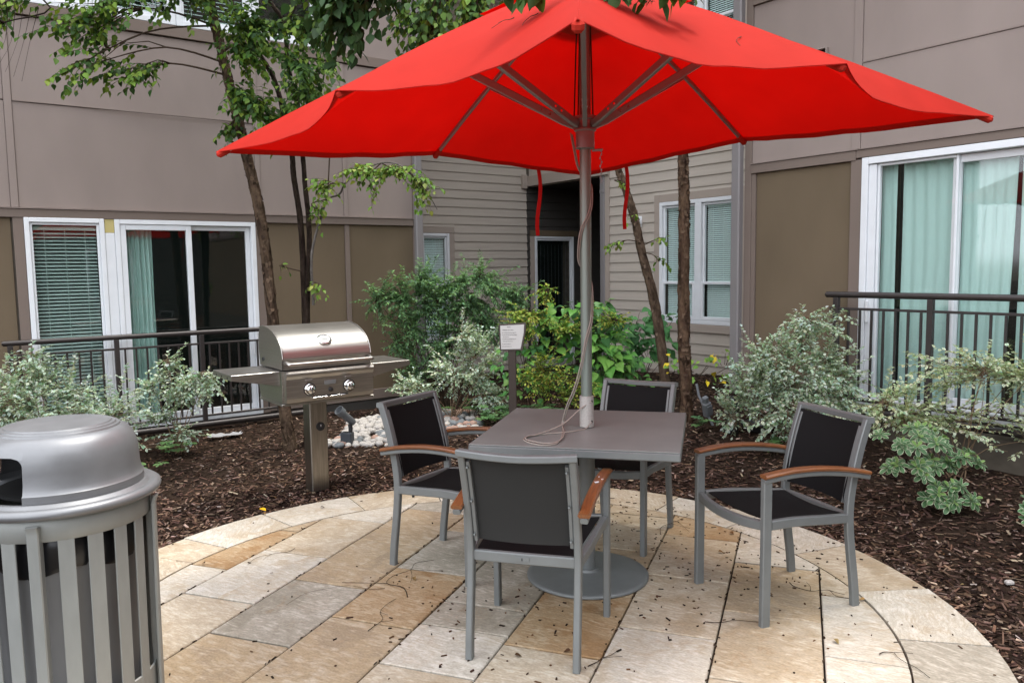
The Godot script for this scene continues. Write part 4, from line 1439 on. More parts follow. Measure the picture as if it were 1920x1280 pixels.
# ------------------------------------------------------------------ grill
func build_grill() -> void:
	var t := thing("pedestal_grill", "stainless steel gas grill with two side shelves on a square steel post", "grill", Vector3(-1.36, -0.01, -5.40), deg_to_rad(36.0))
	var post := part("post", box_mesh(Vector3(0.125, 0.64, 0.125), 0.006), mats.steel_brush_up, t, Vector3(-0.012, 0.32, 0))
	var dial := part("timer_dial", tube_mesh([Vector3(0, 0, 0), Vector3(0, 0, 0.008)], [0.030], 24), mats.dark_plastic, post, Vector3(0.009, 0.136, 0.0626))
	part("dial_ring", tube_mesh([Vector3(0, 0, 0.008), Vector3(0, 0, 0.011)], [0.022, 0.020], 24), mats.black_rubber, dial)
	part("dial_mark", box_mesh(Vector3(0.003, 0.014, 0.001)), mats.white_plastic, dial, Vector3(0.0, 0.006, 0.0118))
	# fire box: slightly tapered body
	var g := Geo.new()
	g.prism(PackedVector2Array([Vector2(-0.20, 0.66), Vector2(0.215, 0.665), Vector2(0.225, 0.875), Vector2(-0.22, 0.875), Vector2(-0.225, 0.74)]), -0.315, 0.315, Transform3D(Basis(Vector3(0, 0, 1), Vector3(0, 1, 0), Vector3(1, 0, 0)), Vector3.ZERO), 0.0)
	part("fire_box", g.mesh(), mats.steel, t)
	part("bottom_tray", span(-0.325, 0.325, 0.650, 0.664, -0.20, 0.235, 0.003), mats.steel, t)
	# control panel leaning back a little, with a rolled upper lip
	var cp := Geo.new()
	cp.prism(PackedVector2Array([Vector2(0.222, 0.672), Vector2(0.262, 0.672), Vector2(0.268, 0.70), Vector2(0.272, 0.825), Vector2(0.284, 0.846), Vector2(0.286, 0.862), Vector2(0.276, 0.874), Vector2(0.222, 0.874)]), -0.305, 0.305, Transform3D(Basis(Vector3(0, 0, 1), Vector3(0, 1, 0), Vector3(1, 0, 0)), Vector3.ZERO), 0.0)
	var panel := part("control_panel", cp.mesh(), mats.steel, t)
	for x in [-0.150, 0.125]:
		var k := part("knob", lathe_mesh([Vector2(0.036, 0.0), Vector2(0.036, 0.006), Vector2(0.030, 0.010), Vector2(0.028, 0.034), Vector2(0.022, 0.040), Vector2(0.0, 0.041)], 28), mats.chrome, panel, Vector3(x, 0.752, 0.271))
		k.rotation.x = PI / 2
		part("knob_ring", lathe_mesh([Vector2(0.042, 0.0), Vector2(0.042, 0.004), Vector2(0.036, 0.005)], 28), mats.dark_plastic, k)
		part("knob_grip", box_mesh(Vector3(0.010, 0.012, 0.050), 0.003), mats.chrome, k, Vector3(0, 0.043, 0))
		part("knob_glint", box_mesh(Vector3(0.05, 0.010, 0.012), 0.003), mats.steel, panel, Vector3(x - 0.005, 0.812, 0.276))  # steel bar standing in for the light reflection above each knob
	var btn := part("igniter_button", lathe_mesh([Vector2(0.015, 0.0), Vector2(0.015, 0.010), Vector2(0.010, 0.012), Vector2(0.010, 0.024), Vector2(0.0, 0.025)], 18), mats.dark_plastic, panel, Vector3(-0.006, 0.738, 0.270))
	btn.rotation.x = PI / 2
	part("name_plate", box_mesh(Vector3(0.080, 0.028, 0.004), 0.001), mats.rib_steel, panel, Vector3(-0.008, 0.787, 0.2735))
	part("tray_slot", box_mesh(Vector3(0.255, 0.007, 0.014), 0.002), mats.dark_plastic, panel, Vector3(-0.01, 0.700, 0.267))
	part("tray_handle", box_mesh(Vector3(0.255, 0.005, 0.016), 0.002), mats.chrome, panel, Vector3(-0.01, 0.6945, 0.271))
	# lid
	var prof := []
	prof.append(Vector2(-0.205, 0.885))
	prof.append(Vector2(-0.225, 1.00))
	prof.append(Vector2(-0.215, 1.10))
	prof.append(Vector2(-0.185, 1.143))
	for i in 14:
		var a := lerpf(PI * 0.5, 0.06, i / 13.0)
		prof.append(Vector2(-0.13 + cos(a) * 0.365, 0.955 + sin(a) * 0.198))
	prof.append(Vector2(0.238, 0.955))
	prof.append(Vector2(0.236, 0.945))
	prof.append(Vector2(0.218, 0.940))
	prof.append(Vector2(0.222, 0.884))
	var lid := Geo.new()
	var skin := PackedVector2Array(prof)
	for i in prof.size() - 1:
		# sheet of the lid: smooth normals along the curve
		var d0: Vector2 = (prof[i] - prof[maxi(i - 1, 0)]).normalized() if i > 0 else (prof[1] - prof[0]).normalized()
		var d1: Vector2 = (prof[i + 1] - prof[i]).normalized()
		var d2: Vector2 = (prof[mini(i + 2, prof.size() - 1)] - prof[i + 1]).normalized() if i < prof.size() - 2 else d1
		var na := (d0 + d1).normalized() if d0.dot(d1) > 0.8 else d1
		var nb := (d1 + d2).normalized() if d1.dot(d2) > 0.8 else d1
		var fa := Vector3(0, na.x, -na.y)
		var fb := Vector3(0, nb.x, -nb.y)
		fa = -Vector3(0, -na.x, na.y)
		fb = -Vector3(0, -nb.x, nb.y)
		var q := lid.put(Vector3(-0.308, prof[i].y, prof[i].x), fa)
		lid.put(Vector3(0.308, prof[i].y, prof[i].x), fa)
		lid.put(Vector3(0.308, prof[i + 1].y, prof[i + 1].x), fb)
		lid.put(Vector3(-0.308, prof[i + 1].y, prof[i + 1].x), fb)
		lid.tri(q, q + 2, q + 1)
		lid.tri(q, q + 3, q + 2)
	var hood := part("lid", lid.mesh(), mats.steel, t)
	for s in [-1.0, 1.0]:
		var e := Geo.new()
		e.prism(skin, 0.300 if s > 0 else -0.309, 0.309 if s > 0 else -0.300, Transform3D(Basis(Vector3(0, 0, 1), Vector3(0, 1, 0), Vector3(1, 0, 0)), Vector3.ZERO), 0.0)
		part("lid_end", e.mesh(), mats.steel, hood)
		var rim := PackedVector3Array()
		for p in prof.slice(3, prof.size() - 3):
			rim.append(Vector3(s * 0.309, p.y + 0.001, p.x))
		part("lid_bead", tube_mesh(Array(rim), [0.004], 6), mats.steel, hood)
	# thermometer boss on the curve of the lid
	var an := deg_to_rad(32.0)
	var th := part("thermometer", lathe_mesh([Vector2(0.052, -0.004), Vector2(0.052, 0.004), Vector2(0.046, 0.010), Vector2(0.036, 0.011), Vector2(0.033, 0.007), Vector2(0.0, 0.007)], 32), mats.chrome, hood, Vector3(0.0, 0.955 + sin(an) * 0.198, -0.13 + cos(an) * 0.365))
	th.rotation.x = atan2(cos(an) * 0.198, sin(an) * 0.365)
	th.scale = Vector3(1.0, 1.0, 0.9)
	part("gauge_face", lathe_mesh([Vector2(0.030, 0.0075), Vector2(0.0, 0.0085)], 24), mats.rib_steel, th)
	part("gauge_needle", box_mesh(Vector3(0.034, 0.001, 0.004)), mats.dark_plastic, th, Vector3(0, 0.010, 0))
	# handle
	part("handle", tube_mesh(Array(smooth([Vector3(-0.292, 0.930, 0.225), Vector3(-0.292, 0.930, 0.262), Vector3(-0.282, 0.924, 0.290), Vector3(-0.24, 0.922, 0.296), Vector3(0.24, 0.922, 0.296), Vector3(0.282, 0.924, 0.290), Vector3(0.292, 0.930, 0.262), Vector3(0.292, 0.930, 0.225)], 4)), [0.0125], 14), mats.steel, hood)
	# folding side shelves: thin top, front lip that tapers outwards
	for s in [-1.0, 1.0]:
		var sh := part("side_shelf", span(minf(s * 0.322, s * 0.628), maxf(s * 0.322, s * 0.628), 0.866, 0.876, -0.20, 0.20, 0.003), mats.steel, t)
		for z in [[0.1965, 0.203], [-0.203, -0.1965]]:
			var lip := Geo.new()
			lip.prism(PackedVector2Array([Vector2(s * 0.322, 0.8655), Vector2(s * 0.628, 0.8655), Vector2(s * 0.628, 0.842), Vector2(s * 0.322, 0.782)]), z[0], z[1])
			part("shelf_lip", lip.mesh(), mats.steel, sh)
		part("shelf_end", span(minf(s * 0.622, s * 0.6285), maxf(s * 0.622, s * 0.6285), 0.842, 0.8655, -0.196, 0.196), mats.steel, sh)
		for z in [-0.12, 0.0, 0.12]:
			part("tool_hole", tube_mesh([Vector3(s * 0.6285, 0.853, z), Vector3(s * 0.6292, 0.853, z)], [0.007], 10), mats.black_void, sh)
	part("lid_pivot", tube_mesh([Vector3(-0.309, 0.93, -0.13), Vector3(-0.318, 0.93, -0.13)], [0.012], 12), mats.dark_plastic, hood)
	part("gas_pipe", tube_mesh([Vector3(0.16, 0.65, -0.02), Vector3(0.24, 0.652, 0.05), Vector3(0.34, 0.655, 0.06)], [0.007], 8), mats.rib_steel, t)


# ------------------------------------------------------------------ litter bin
func build_bin() -> void:
	var t := thing("litter_bin", "silver grey slatted steel litter bin with a domed lid at the left", "bin", Vector3(-1.506, 0.0, -2.580), deg_to_rad(30.0))
	# rim
	part("rim", lathe_mesh([Vector2(0.262, 0.770), Vector2(0.285, 0.772), Vector2(0.296, 0.778), Vector2(0.301, 0.788), Vector2(0.298, 0.798), Vector2(0.288, 0.805), Vector2(0.276, 0.806), Vector2(0.268, 0.802), Vector2(0.262, 0.803), Vector2(0.256, 0.812), Vector2(0.245, 0.814), Vector2(0.235, 0.812), Vector2(0.215, 0.79)], 72), mats.bin_paint, t)
	# dome: a shell with a mouth cut out of its wall; local +z of the bin faces the mouth's middle less 95 degrees
	var prof := [Vector2(0.248, 0.815), Vector2(0.248, 0.838), Vector2(0.243, 0.843), Vector2(0.240, 0.856), Vector2(0.237, 0.870), Vector2(0.236, 0.900), Vector2(0.234, 0.930), Vector2(0.229, 0.955), Vector2(0.219, 0.978), Vector2(0.205, 0.994), Vector2(0.190, 1.003), Vector2(0.184, 1.004), Vector2(0.181, 1.010), Vector2(0.172, 1.011), Vector2(0.169, 1.016), Vector2(0.158, 1.017), Vector2(0.155, 1.021), Vector2(0.08, 1.027), Vector2(0.0, 1.029)]
	# mouth between these angles (about the bin's own axis, from +z towards +x)
	var m0 := deg_to_rad(-132.0)
	var m1 := deg_to_rad(-26.0)
	var dome := Geo.new()
	dome.lathe(prof, 84, m1, m0 + TAU, 0.75)
	dome.lathe(prof.slice(7), 40, m0, m1, 0.75)
	var inner := []
	for p in prof.slice(0, 16):
		inner.append(p - Vector2(0.003, 0.003))
	dome.lathe(inner, 84, m1, m0 + TAU, 0.75, true)
	# rounded upper corners of the mouth
	for e in [[m1, -1.0], [m0, 1.0]]:
		for i in 6:
			var f0 := i / 6.0
			var f1 := (i + 1) / 6.0
			var y0 := 0.925 + 0.030 * f0
			var y1 := 0.925 + 0.030 * f1
			var w0: float = 0.15 * (1.0 - sqrt(maxf(0.0, 1.0 - f0 * f0)))
			var w1: float = 0.15 * (1.0 - sqrt(maxf(0.0, 1.0 - f1 * f1)))
			var r0 := 0.2345 - 0.005 * f0
			var r1 := 0.2345 - 0.005 * f1
			var q := []
			for k in [[0.0, y0, r0], [w0, y0, r0], [w1, y1, r1], [0.0, y1, r1]]:
				var a: float = e[0] + e[1] * k[0]
				q.append(Vector3(sin(a) * k[2], k[1], cos(a) * k[2]))
			var mid: float = e[0]
			if w1 > 0.002:
				dome.face([q[0], q[1], q[2], q[3]] if w0 > 0.001 else [q[0], q[2], q[3]], Vector3(sin(mid), 0.1, cos(mid)))
	var dm := part("dome", dome.mesh(), mats.bin_paint, t)
	part("dome_lining", lathe_mesh([Vector2(0.19, 0.81), Vector2(0.19, 0.82), Vector2(0.0, 0.815)], 32), mats.black_void, dm)
	# bands, slats, posts
	var tb := Geo.new()
	tb.lathe([Vector2(0.262, 0.700), Vector2(0.264, 0.702), Vector2(0.265, 0.768), Vector2(0.263, 0.770)], 72)
	tb.lathe([Vector2(0.255, 0.770), Vector2(0.255, 0.700), Vector2(0.262, 0.700)], 72)
	part("top_band", tb.mesh(), mats.bin_slat, t)
	var bb := Geo.new()
	bb.lathe([Vector2(0.252, 0.080), Vector2(0.257, 0.082), Vector2(0.257, 0.165), Vector2(0.252, 0.168)], 72)
	part("bottom_band", bb.mesh(), mats.bin_slat, t)
	part("foot_plate", lathe_mesh([Vector2(0.24, 0.0), Vector2(0.245, 0.004), Vector2(0.245, 0.08), Vector2(0.0, 0.085)], 48), mats.bin_slat, t)
	var sm := bar_mesh([Vector3(0, 0.10, 0.2535), Vector3(0, 0.74, 0.2595)], 0.046, 0.006, Vector3(0, 0, 1), 0.0015)
	for k in 20:
		if k % 5 == 4:
			continue
		var s := part("slat", sm, mats.bin_slat, t)
		s.rotation.y = TAU * k / 20.0
	for k in 4:
		var pg := Geo.new()
		pg.bar(PackedVector3Array([Vector3(0, 0.0, 0.272), Vector3(0, 0.30, 0.273), Vector3(0, 0.73, 0.278), Vector3(0, 0.757, 0.287)]), 0.034, 0.012, Vector3(0, 0, 1), 0.003)
		pg.bar(PackedVector3Array([Vector3(0.015, 0.0, 0.26), Vector3(0.015, 0.75, 0.266)]), 0.005, 0.03, Vector3(0, 0, 1), 0.001)
		var p := part("post", pg.mesh(), mats.bin_slat, t)
		p.rotation.y = TAU * (k * 5 + 4) / 20.0
	var ln := part("liner", lathe_mesh([Vector2(0.205, 0.09), Vector2(0.222, 0.63), Vector2(0.226, 0.634), Vector2(0.222, 0.638), Vector2(0.20, 0.630)], 48), mats.bin_liner, t)
	var bag := Geo.new()
	bag.lathe([Vector2(0.2245, 0.585), Vector2(0.230, 0.60), Vector2(0.2285, 0.66), Vector2(0.226, 0.70), Vector2(0.21, 0.72), Vector2(0.19, 0.70)], 72)
	for i in bag.v.size():
		var p := bag.v[i]
		var a := atan2(p.x, p.z)
		var k := 0.004 * sin(a * 23.0 + p.y * 40.0) + 0.003 * sin(a * 41.0)
		bag.v[i] = p + Vector3(p.x, 0, p.z).normalized() * k + Vector3(0, 0.014 * sin(a * 5.0 + 1.0) * (1.0 if p.y < 0.605 else 0.0), 0)
	var lb := thing("bin_bag", "black plastic bag folded over the liner inside the slatted bin", "bag", t.position, t.rotation.y)
	part("plastic", bag.mesh(), mats.bag_black, lb)


# ------------------------------------------------------------------ leaves
# a leaf lies along +z from its stalk at the origin, its face up (+y), folded a little along the midrib
func leaf_mesh(outline: Array, fold: float, droop: float, edge: Color, mid: Color, stalk := 0.0) -> ArrayMesh:
	var g := Geo.new()
	var rows := outline.size()
	var ids := []
	for j in rows:
		var z: float = stalk + outline[j].x
		var w: float = outline[j].y
		var y: float = -droop * outline[j].x * outline[j].x
		var row := []
		for s in [-1.0, 0.0, 1.0]:
			g.col = mid if s == 0.0 else edge
			row.append(g.put(Vector3(s * w, y + absf(s) * w * fold, z), Vector3(-s * fold, 1.0, droop * outline[j].x).normalized()))
		ids.append(row)
	for j in rows - 1:
		for s in 2:
			var a: int = ids[j][s]
			var b: int = ids[j][s + 1]
			var c: int = ids[j + 1][s + 1]
			var d: int = ids[j + 1][s]
			g.tri(a, d, c)
			g.tri(a, c, b)
	if stalk > 0.0:
		g.col = mid
		g.box(Vector3(0.0022, 0.0022, stalk), Vector3(0, -0.001, stalk * 0.5))
	return g.mesh()


const OVAL := [Vector2(0, 0.02), Vector2(0.3, 0.25), Vector2(0.62, 0.24), Vector2(1.0, 0.01)]
const POINTED := [Vector2(0, 0.03), Vector2(0.18, 0.30), Vector2(0.45, 0.33), Vector2(0.75, 0.17), Vector2(1.0, 0.0)]
const HEART := [Vector2(-0.06, 0.16), Vector2(0.06, 0.40), Vector2(0.28, 0.48), Vector2(0.55, 0.36), Vector2(0.8, 0.15), Vector2(1.0, 0.0)]
const SPOON := [Vector2(0, 0.05), Vector2(0.3, 0.12), Vector2(0.62, 0.24), Vector2(0.85, 0.20), Vector2(1.0, 0.05)]
const NARROW := [Vector2(0, 0.02), Vector2(0.35, 0.15), Vector2(0.7, 0.12), Vector2(1.0, 0.0)]


func scaled(o: Array, s: float, wide := 1.0) -> Array:
	var out := []
	for p in o:
		out.append(Vector2(p.x * s, p.y * s * wide))
	return out


func leaf_xf(at: Vector3, dir: Vector3, up: Vector3, s: float) -> Transform3D:
	var z := dir.normalized()
	var x := up.cross(z)
	if x.length() < 0.05:
		x = Vector3(1, 0.2, 0.1).cross(z)
	x = x.normalized()
	return Transform3D(Basis(x * s, z.cross(x) * s, z * s), at)


func vary(c: Color, d: float) -> Color:
	var f := 1.0 + rf(-d, d)
	return Color(c.r * f * (1.0 + rf(-0.10, 0.14)), c.g * f, c.b * f * (1.0 + rf(-0.15, 0.15)))


# a twig from a to b that droops, with leaves in two ranks (or all round); adds to the lists
func leafy_twig(a: Vector3, b: Vector3, droop: float, gap: float, size: float, from: float, splay: float, hang: float, tones: Array, xf: Array[Transform3D], cols: PackedColorArray, wood: Geo, thick: float) -> void:
	var n := 5
	var pts := PackedVector3Array()
	for i in n + 1:
		var f := float(i) / n
		pts.append(a.lerp(b, f) + Vector3.DOWN * droop * f * f + Vector3.UP * droop * 0.5 * f)
	if wood:
		wood.tube(pts, [thick, thick * 0.85, thick * 0.7, thick * 0.55, thick * 0.4, thick * 0.25], 4, false)
	var length := a.distance_to(b)
	var cnt := maxi(2, int(length * (1.0 - from) / gap))
	var spin := rng.randf() * TAU
	for i in cnt:
		var f := from + (1.0 - from) * (float(i) + rf(0.1, 0.9)) / cnt
		var q := f * n
		var k := mini(int(q), n - 1)
		var p := pts[k].lerp(pts[k + 1], q - k)
		var d := (pts[k + 1] - pts[k]).normalized()
		var side := d.cross(Vector3.UP)
		side = side.normalized() if side.length() > 0.1 else Vector3.RIGHT
		if i % 2 == 1:
			side = -side
		side = side.rotated(d, rf(-0.7, 0.7) + (spin if splay > 0.8 else 0.0))
		var dir := (d * (1.0 - splay) + side * (0.45 + splay * 0.5) + Vector3.DOWN * hang + rdir() * 0.25).normalized()
		var up := (Vector3.UP + rdir() * 0.55).normalized()
		xf.append(leaf_xf(p, dir, up, size * rf(0.72, 1.2)))
		var tone: Color = tones[rng.randi() % tones.size()]
		cols.append(vary(tone, 0.22))


# a shrub: stems from the base, twigs that fill the lobes, leaves along the twigs
# lobes: [centre, radii, number of twigs]
func shrub(called: String, label: String, category: String, base: Vector3, lobes: Array, o: Dictionary, group := "") -> Node3D:
	var t := thing(called, label, category, base, 0.0, group)
	var xf: Array[Transform3D] = []
	var cols := PackedColorArray()
	var wood := Geo.new()
	for l in lobes:
		var ctr: Vector3 = l[0]
		var rad: Vector3 = l[1]
		var stems := maxi(1, int(l[2] / o.get("per_stem", 14.0)))
		var heads := []
		for s in stems:
			var h := ctr + rdir() * rad * 0.45
			heads.append(h)
			var foot: Vector3 = Vector3(rf(-0.06, 0.06), 0.0, rf(-0.06, 0.06)) * o.get("foot", 1.0)
			var mid: Vector3 = foot.lerp(h, 0.5) + Vector3(rf(-0.06, 0.06), rf(0.0, 0.10), rf(-0.06, 0.06))
			wood.tube(smooth([foot - Vector3(0, 0.03, 0), mid, h], 4), [o.stem, o.stem * 0.9, o.stem * 0.75, o.stem * 0.6, o.stem * 0.5, o.stem * 0.45, o.stem * 0.4, o.stem * 0.35, o.stem * 0.3], 5, false)
		for k in int(l[2] * 2.1):
			var dd := rdir()
			var tipp := ctr + dd * rad * pow(rng.randf(), 0.38) * rf(0.85, 1.12)
			tipp += Vector3(0.05, 0.05, 0.05) * n1.get_noise_3dv((base + tipp) * 4.0) * 2.0
			if tipp.y < 0.03:
				tipp.y = rf(0.03, 0.12)
			var from: Vector3 = heads[0]
			for h in heads:
				if h.distance_to(tipp) < from.distance_to(tipp):
					from = h
			var len0: float = o.twig * rf(0.7, 1.3)
			var out := (tipp - from)
			var a := tipp - out.normalized() * minf(len0, out.length() * 0.95) - Vector3(0, rf(-0.02, 0.05), 0)
			if rng.randf() < o.get("sprig", 0.05):
				tipp += out.normalized() * rf(0.05, 0.16) + Vector3(0, rf(0.0, 0.08), 0)
			leafy_twig(a, tipp, o.droop * rf(0.4, 1.5), o.gap, 1.0, o.get("bare", 0.1), o.splay, o.hang, o.tones, xf, cols, wood, o.get("thick", 0.0022))
			if rng.randf() < 0.35:
				wood.tube(PackedVector3Array([from, from.lerp(a, 0.5) + rdir() * 0.02, a]), [o.stem * 0.45, o.stem * 0.35, 0.0022], 4, false)
	part("stems", wood.mesh(), o.wood, t)
	many("foliage", o.leaf, o.mat, xf, cols, t)
	return t


func build_shrubs() -> void:
	# --- variegated small-leaved shrubs, cream-edged
	var cream := leaf_mesh(scaled(OVAL, 0.033, 1.2), 0.25, 4.0, Color(0.76, 0.82, 0.75), Color(0.36, 0.48, 0.37))
	var ab := {"stem": 0.006, "twig": 0.20, "droop": 0.035, "gap": 0.0125, "splay": 0.45, "hang": 0.05, "tones": [Color(1, 1, 1), Color(0.9, 0.95, 0.92), Color(0.75, 0.85, 0.75), Color(1.05, 1.02, 0.95), Color(0.45, 0.58, 0.42)], "wood": mats.twig_tan, "leaf": cream, "mat": mats.leaf, "sprig": 0.10}
	var gv := "cream variegated shrubs in the beds"
	shrub("variegated_shrub", "cream variegated shrub at the left edge behind the bin", "shrub", Vector3(-3.62, ground_y(-3.62, -6.05), -6.05), [[Vector3(0.0, 0.55, 0), Vector3(0.52, 0.42, 0.40), 165], [Vector3(0.48, 0.42, 0.05), Vector3(0.34, 0.34, 0.3), 85], [Vector3(-0.4, 0.6, 0.0), Vector3(0.4, 0.45, 0.3), 70], [Vector3(-0.05, 0.88, 0), Vector3(0.2, 0.25, 0.2), 30]], ab, gv)
	shrub("variegated_shrub", "cream variegated shrub in front of the guard rail left of the grill", "shrub", Vector3(-3.02, ground_y(-3.02, -7.0), -7.0), [[Vector3(-0.05, 0.58, 0), Vector3(0.36, 0.24, 0.25), 75], [Vector3(0.25, 0.62, 0), Vector3(0.22, 0.2, 0.2), 34], [Vector3(0.0, 0.82, 0), Vector3(0.14, 0.12, 0.12), 14], [Vector3(-0.18, 0.36, 0.05), Vector3(0.24, 0.16, 0.2), 22], [Vector3(0.1, 0.16, 0.12), Vector3(0.22, 0.12, 0.15), 16]], ab, gv)
	shrub("variegated_shrub", "pale variegated shrub between the dark bush and the sign", "shrub", Vector3(-0.62, ground_y(-0.62, -8.25), -8.25), [[Vector3(0.30, 0.60, 0), Vector3(0.32, 0.42, 0.26), 80], [Vector3(0.0, 0.50, 0.05), Vector3(0.36, 0.30, 0.26), 48], [Vector3(-0.42, 0.34, 0.05), Vector3(0.30, 0.24, 0.22), 30], [Vector3(0.42, 0.22, 0.1), Vector3(0.28, 0.2, 0.2), 40], [Vector3(0.15, 0.85, 0), Vector3(0.22, 0.2, 0.2), 24]], ab, gv)
	shrub("variegated_shrub", "large pale variegated shrub at the corner of the right wing, behind the lone chair", "shrub", Vector3(2.22, ground_y(2.22, -6.15), -6.15), [[Vector3(0.02, 0.62, 0), Vector3(0.50, 0.38, 0.32), 175], [Vector3(-0.30, 0.52, 0.05), Vector3(0.32, 0.30, 0.28), 80], [Vector3(0.30, 0.42, 0.12), Vector3(0.34, 0.30, 0.28), 80], [Vector3(-0.05, 0.26, 0.22), Vector3(0.36, 0.24, 0.22), 60], [Vector3(0.12, 0.95, 0.0), Vector3(0.26, 0.16, 0.2), 30], [Vector3(0.34, 1.02, 0.02), Vector3(0.10, 0.12, 0.1), 6], [Vector3(-0.45, 0.34, 0.1), Vector3(0.2, 0.26, 0.14), 34], [Vector3(-0.18, 0.62, 0.1), Vector3(0.34, 0.3, 0.2), 60]], ab, gv)
	var thin := ab.duplicate()
	thin.sprig = 0.3
	thin.tones = [Color(1.05, 1.02, 0.85), Color(0.95, 0.95, 0.75), Color(0.7, 0.8, 0.55), Color(1.1, 1.0, 0.8)]
	shrub("variegated_shrub", "thin straggling variegated shrub with dry stems in front of the right guard rail", "shrub", Vector3(3.05, ground_y(3.05, -5.35), -5.35), [[Vector3(-0.38, 0.50, -0.02), Vector3(0.34, 0.22, 0.2), 52], [Vector3(0.05, 0.74, 0), Vector3(0.42, 0.14, 0.2), 46], [Vector3(0.50, 0.72, 0), Vector3(0.36, 0.14, 0.2), 34], [Vector3(-0.05, 0.40, 0.05), Vector3(0.4, 0.2, 0.2), 26], [Vector3(0.45, 0.35, 0.05), Vector3(0.4, 0.25, 0.2), 10]], thin, gv)
	# --- tall dark bush (compound leaves)
	var dk := leaf_mesh(scaled(NARROW, 0.042, 1.25), 0.2, 3.0, Color(0.13, 0.235, 0.13), Color(0.155, 0.275, 0.14))
	var nd := {"stem": 0.009, "twig": 0.26, "droop": 0.07, "gap": 0.0095, "splay": 0.5, "hang": 0.12, "tones": [Color(1, 1, 1), Color(0.75, 0.8, 0.75), Color(1.3, 1.35, 1.2), Color(1.7, 1.7, 1.3)], "wood": mats.twig, "leaf": dk, "mat": mats.leaf, "per_stem": 24.0, "sprig": 0.15, "foot": 3.0}
	shrub("dark_bush", "tall dark green feathery bush in the corner, hiding the left downspout", "shrub", Vector3(-0.80, ground_y(-0.80, -8.95), -8.95), [[Vector3(-0.28, 1.32, 0), Vector3(0.42, 0.40, 0.30), 125], [Vector3(0.42, 1.38, 0), Vector3(0.46, 0.36, 0.30), 120], [Vector3(-0.40, 0.90, 0.05), Vector3(0.30, 0.40, 0.25), 62], [Vector3(0.25, 1.02, 0), Vector3(0.48, 0.28, 0.25), 62], [Vector3(0.06, 1.30, 0.02), Vector3(0.34, 0.34, 0.22), 80], [Vector3(-0.05, 0.80, 0.05), Vector3(0.3, 0.3, 0.2), 36], [Vector3(-0.68, 1.30, 0), Vector3(0.24, 0.26, 0.2), 26], [Vector3(-0.25, 0.45, 0.05), Vector3(0.35, 0.35, 0.25), 42], [Vector3(0.85, 1.22, 0), Vector3(0.24, 0.34, 0.2), 46], [Vector3(0.55, 0.95, 0.0), Vector3(0.3, 0.3, 0.2), 40]], nd)
	# --- yellowish fine shrub and the broad-leaved green ones behind the pole
	var yl := nd.duplicate()
	yl.leaf = leaf_mesh(scaled(OVAL, 0.034, 1.0), 0.2, 3.0, Color(0.36, 0.45, 0.11), Color(0.24, 0.37, 0.09))
	yl.tones = [Color(1, 1, 1), Color(0.8, 1.0, 0.7), Color(1.5, 1.2, 0.9), Color(0.45, 0.7, 0.5), Color(1.25, 0.85, 0.8)]
	yl.twig = 0.18
	yl.sprig = 0.2
	yl.gap = 0.012
	shrub("golden_shrub", "yellow green fine-leaved shrub between the sign and the umbrella pole", "shrub", Vector3(0.28, ground_y(0.28, -8.0), -8.0), [[Vector3(-0.12, 0.98, 0), Vector3(0.32, 0.20, 0.25), 60], [Vector3(0.06, 1.26, -0.05), Vector3(0.13, 0.14, 0.1), 14], [Vector3(0.28, 0.95, 0.0), Vector3(0.22, 0.16, 0.22), 26], [Vector3(0.02, 0.48, 0.25), Vector3(0.30, 0.24, 0.12), 44], [Vector3(0.30, 0.30, 0.25), Vector3(0.3, 0.22, 0.12), 30], [Vector3(0.72, 0.98, -0.1), Vector3(0.26, 0.09, 0.2), 24]], yl)
	broad_plant("broadleaf_shrub", "bright green heart-leaved shrub behind the umbrella pole", Vector3(0.62, ground_y(0.62, -8.2), -8.2), [[Vector3(-0.25, 0.78, 0), Vector3(0.42, 0.34, 0.2), 92], [Vector3(0.30, 0.55, 0.05), Vector3(0.36, 0.36, 0.22), 110], [Vector3(0.10, 1.05, -0.05), Vector3(0.40, 0.14, 0.18), 36], [Vector3(0.34, 0.20, 0.12), Vector3(0.32, 0.2, 0.2), 50]], 0.105, [Color(0.10, 0.27, 0.05), Color(0.08, 0.22, 0.05), Color(0.16, 0.34, 0.07), Color(0.045, 0.13, 0.04)], HEART)
	broad_plant("broadleaf_shrub", "low mid green broad-leaved shrub beside the sign, under the golden shrub", Vector3(0.12, ground_y(0.12, -8.1), -8.1), [[Vector3(0.02, 0.62, 0), Vector3(0.26, 0.22, 0.16), 52], [Vector3(0.10, 0.30, 0.08), Vector3(0.34, 0.26, 0.16), 74], [Vector3(-0.18, 0.42, 0.0), Vector3(0.16, 0.2, 0.12), 22]], 0.085, [Color(0.09, 0.24, 0.07), Color(0.13, 0.30, 0.07), Color(0.06, 0.17, 0.055), Color(0.17, 0.31, 0.08)], POINTED)
	broad_plant("broadleaf_shrub", "fresh green broad-leaved shrub between the umbrella pole and the leaning trunk", Vector3(1.02, ground_y(1.02, -8.35), -8.35), [[Vector3(-0.05, 0.62, 0), Vector3(0.30, 0.34, 0.18), 88], [Vector3(0.16, 0.34, 0.05), Vector3(0.30, 0.26, 0.16), 62], [Vector3(-0.12, 1.02, -0.05), Vector3(0.2, 0.16, 0.12), 24]], 0.10, [Color(0.11, 0.28, 0.07), Color(0.08, 0.22, 0.065), Color(0.14, 0.33, 0.08)], HEART)
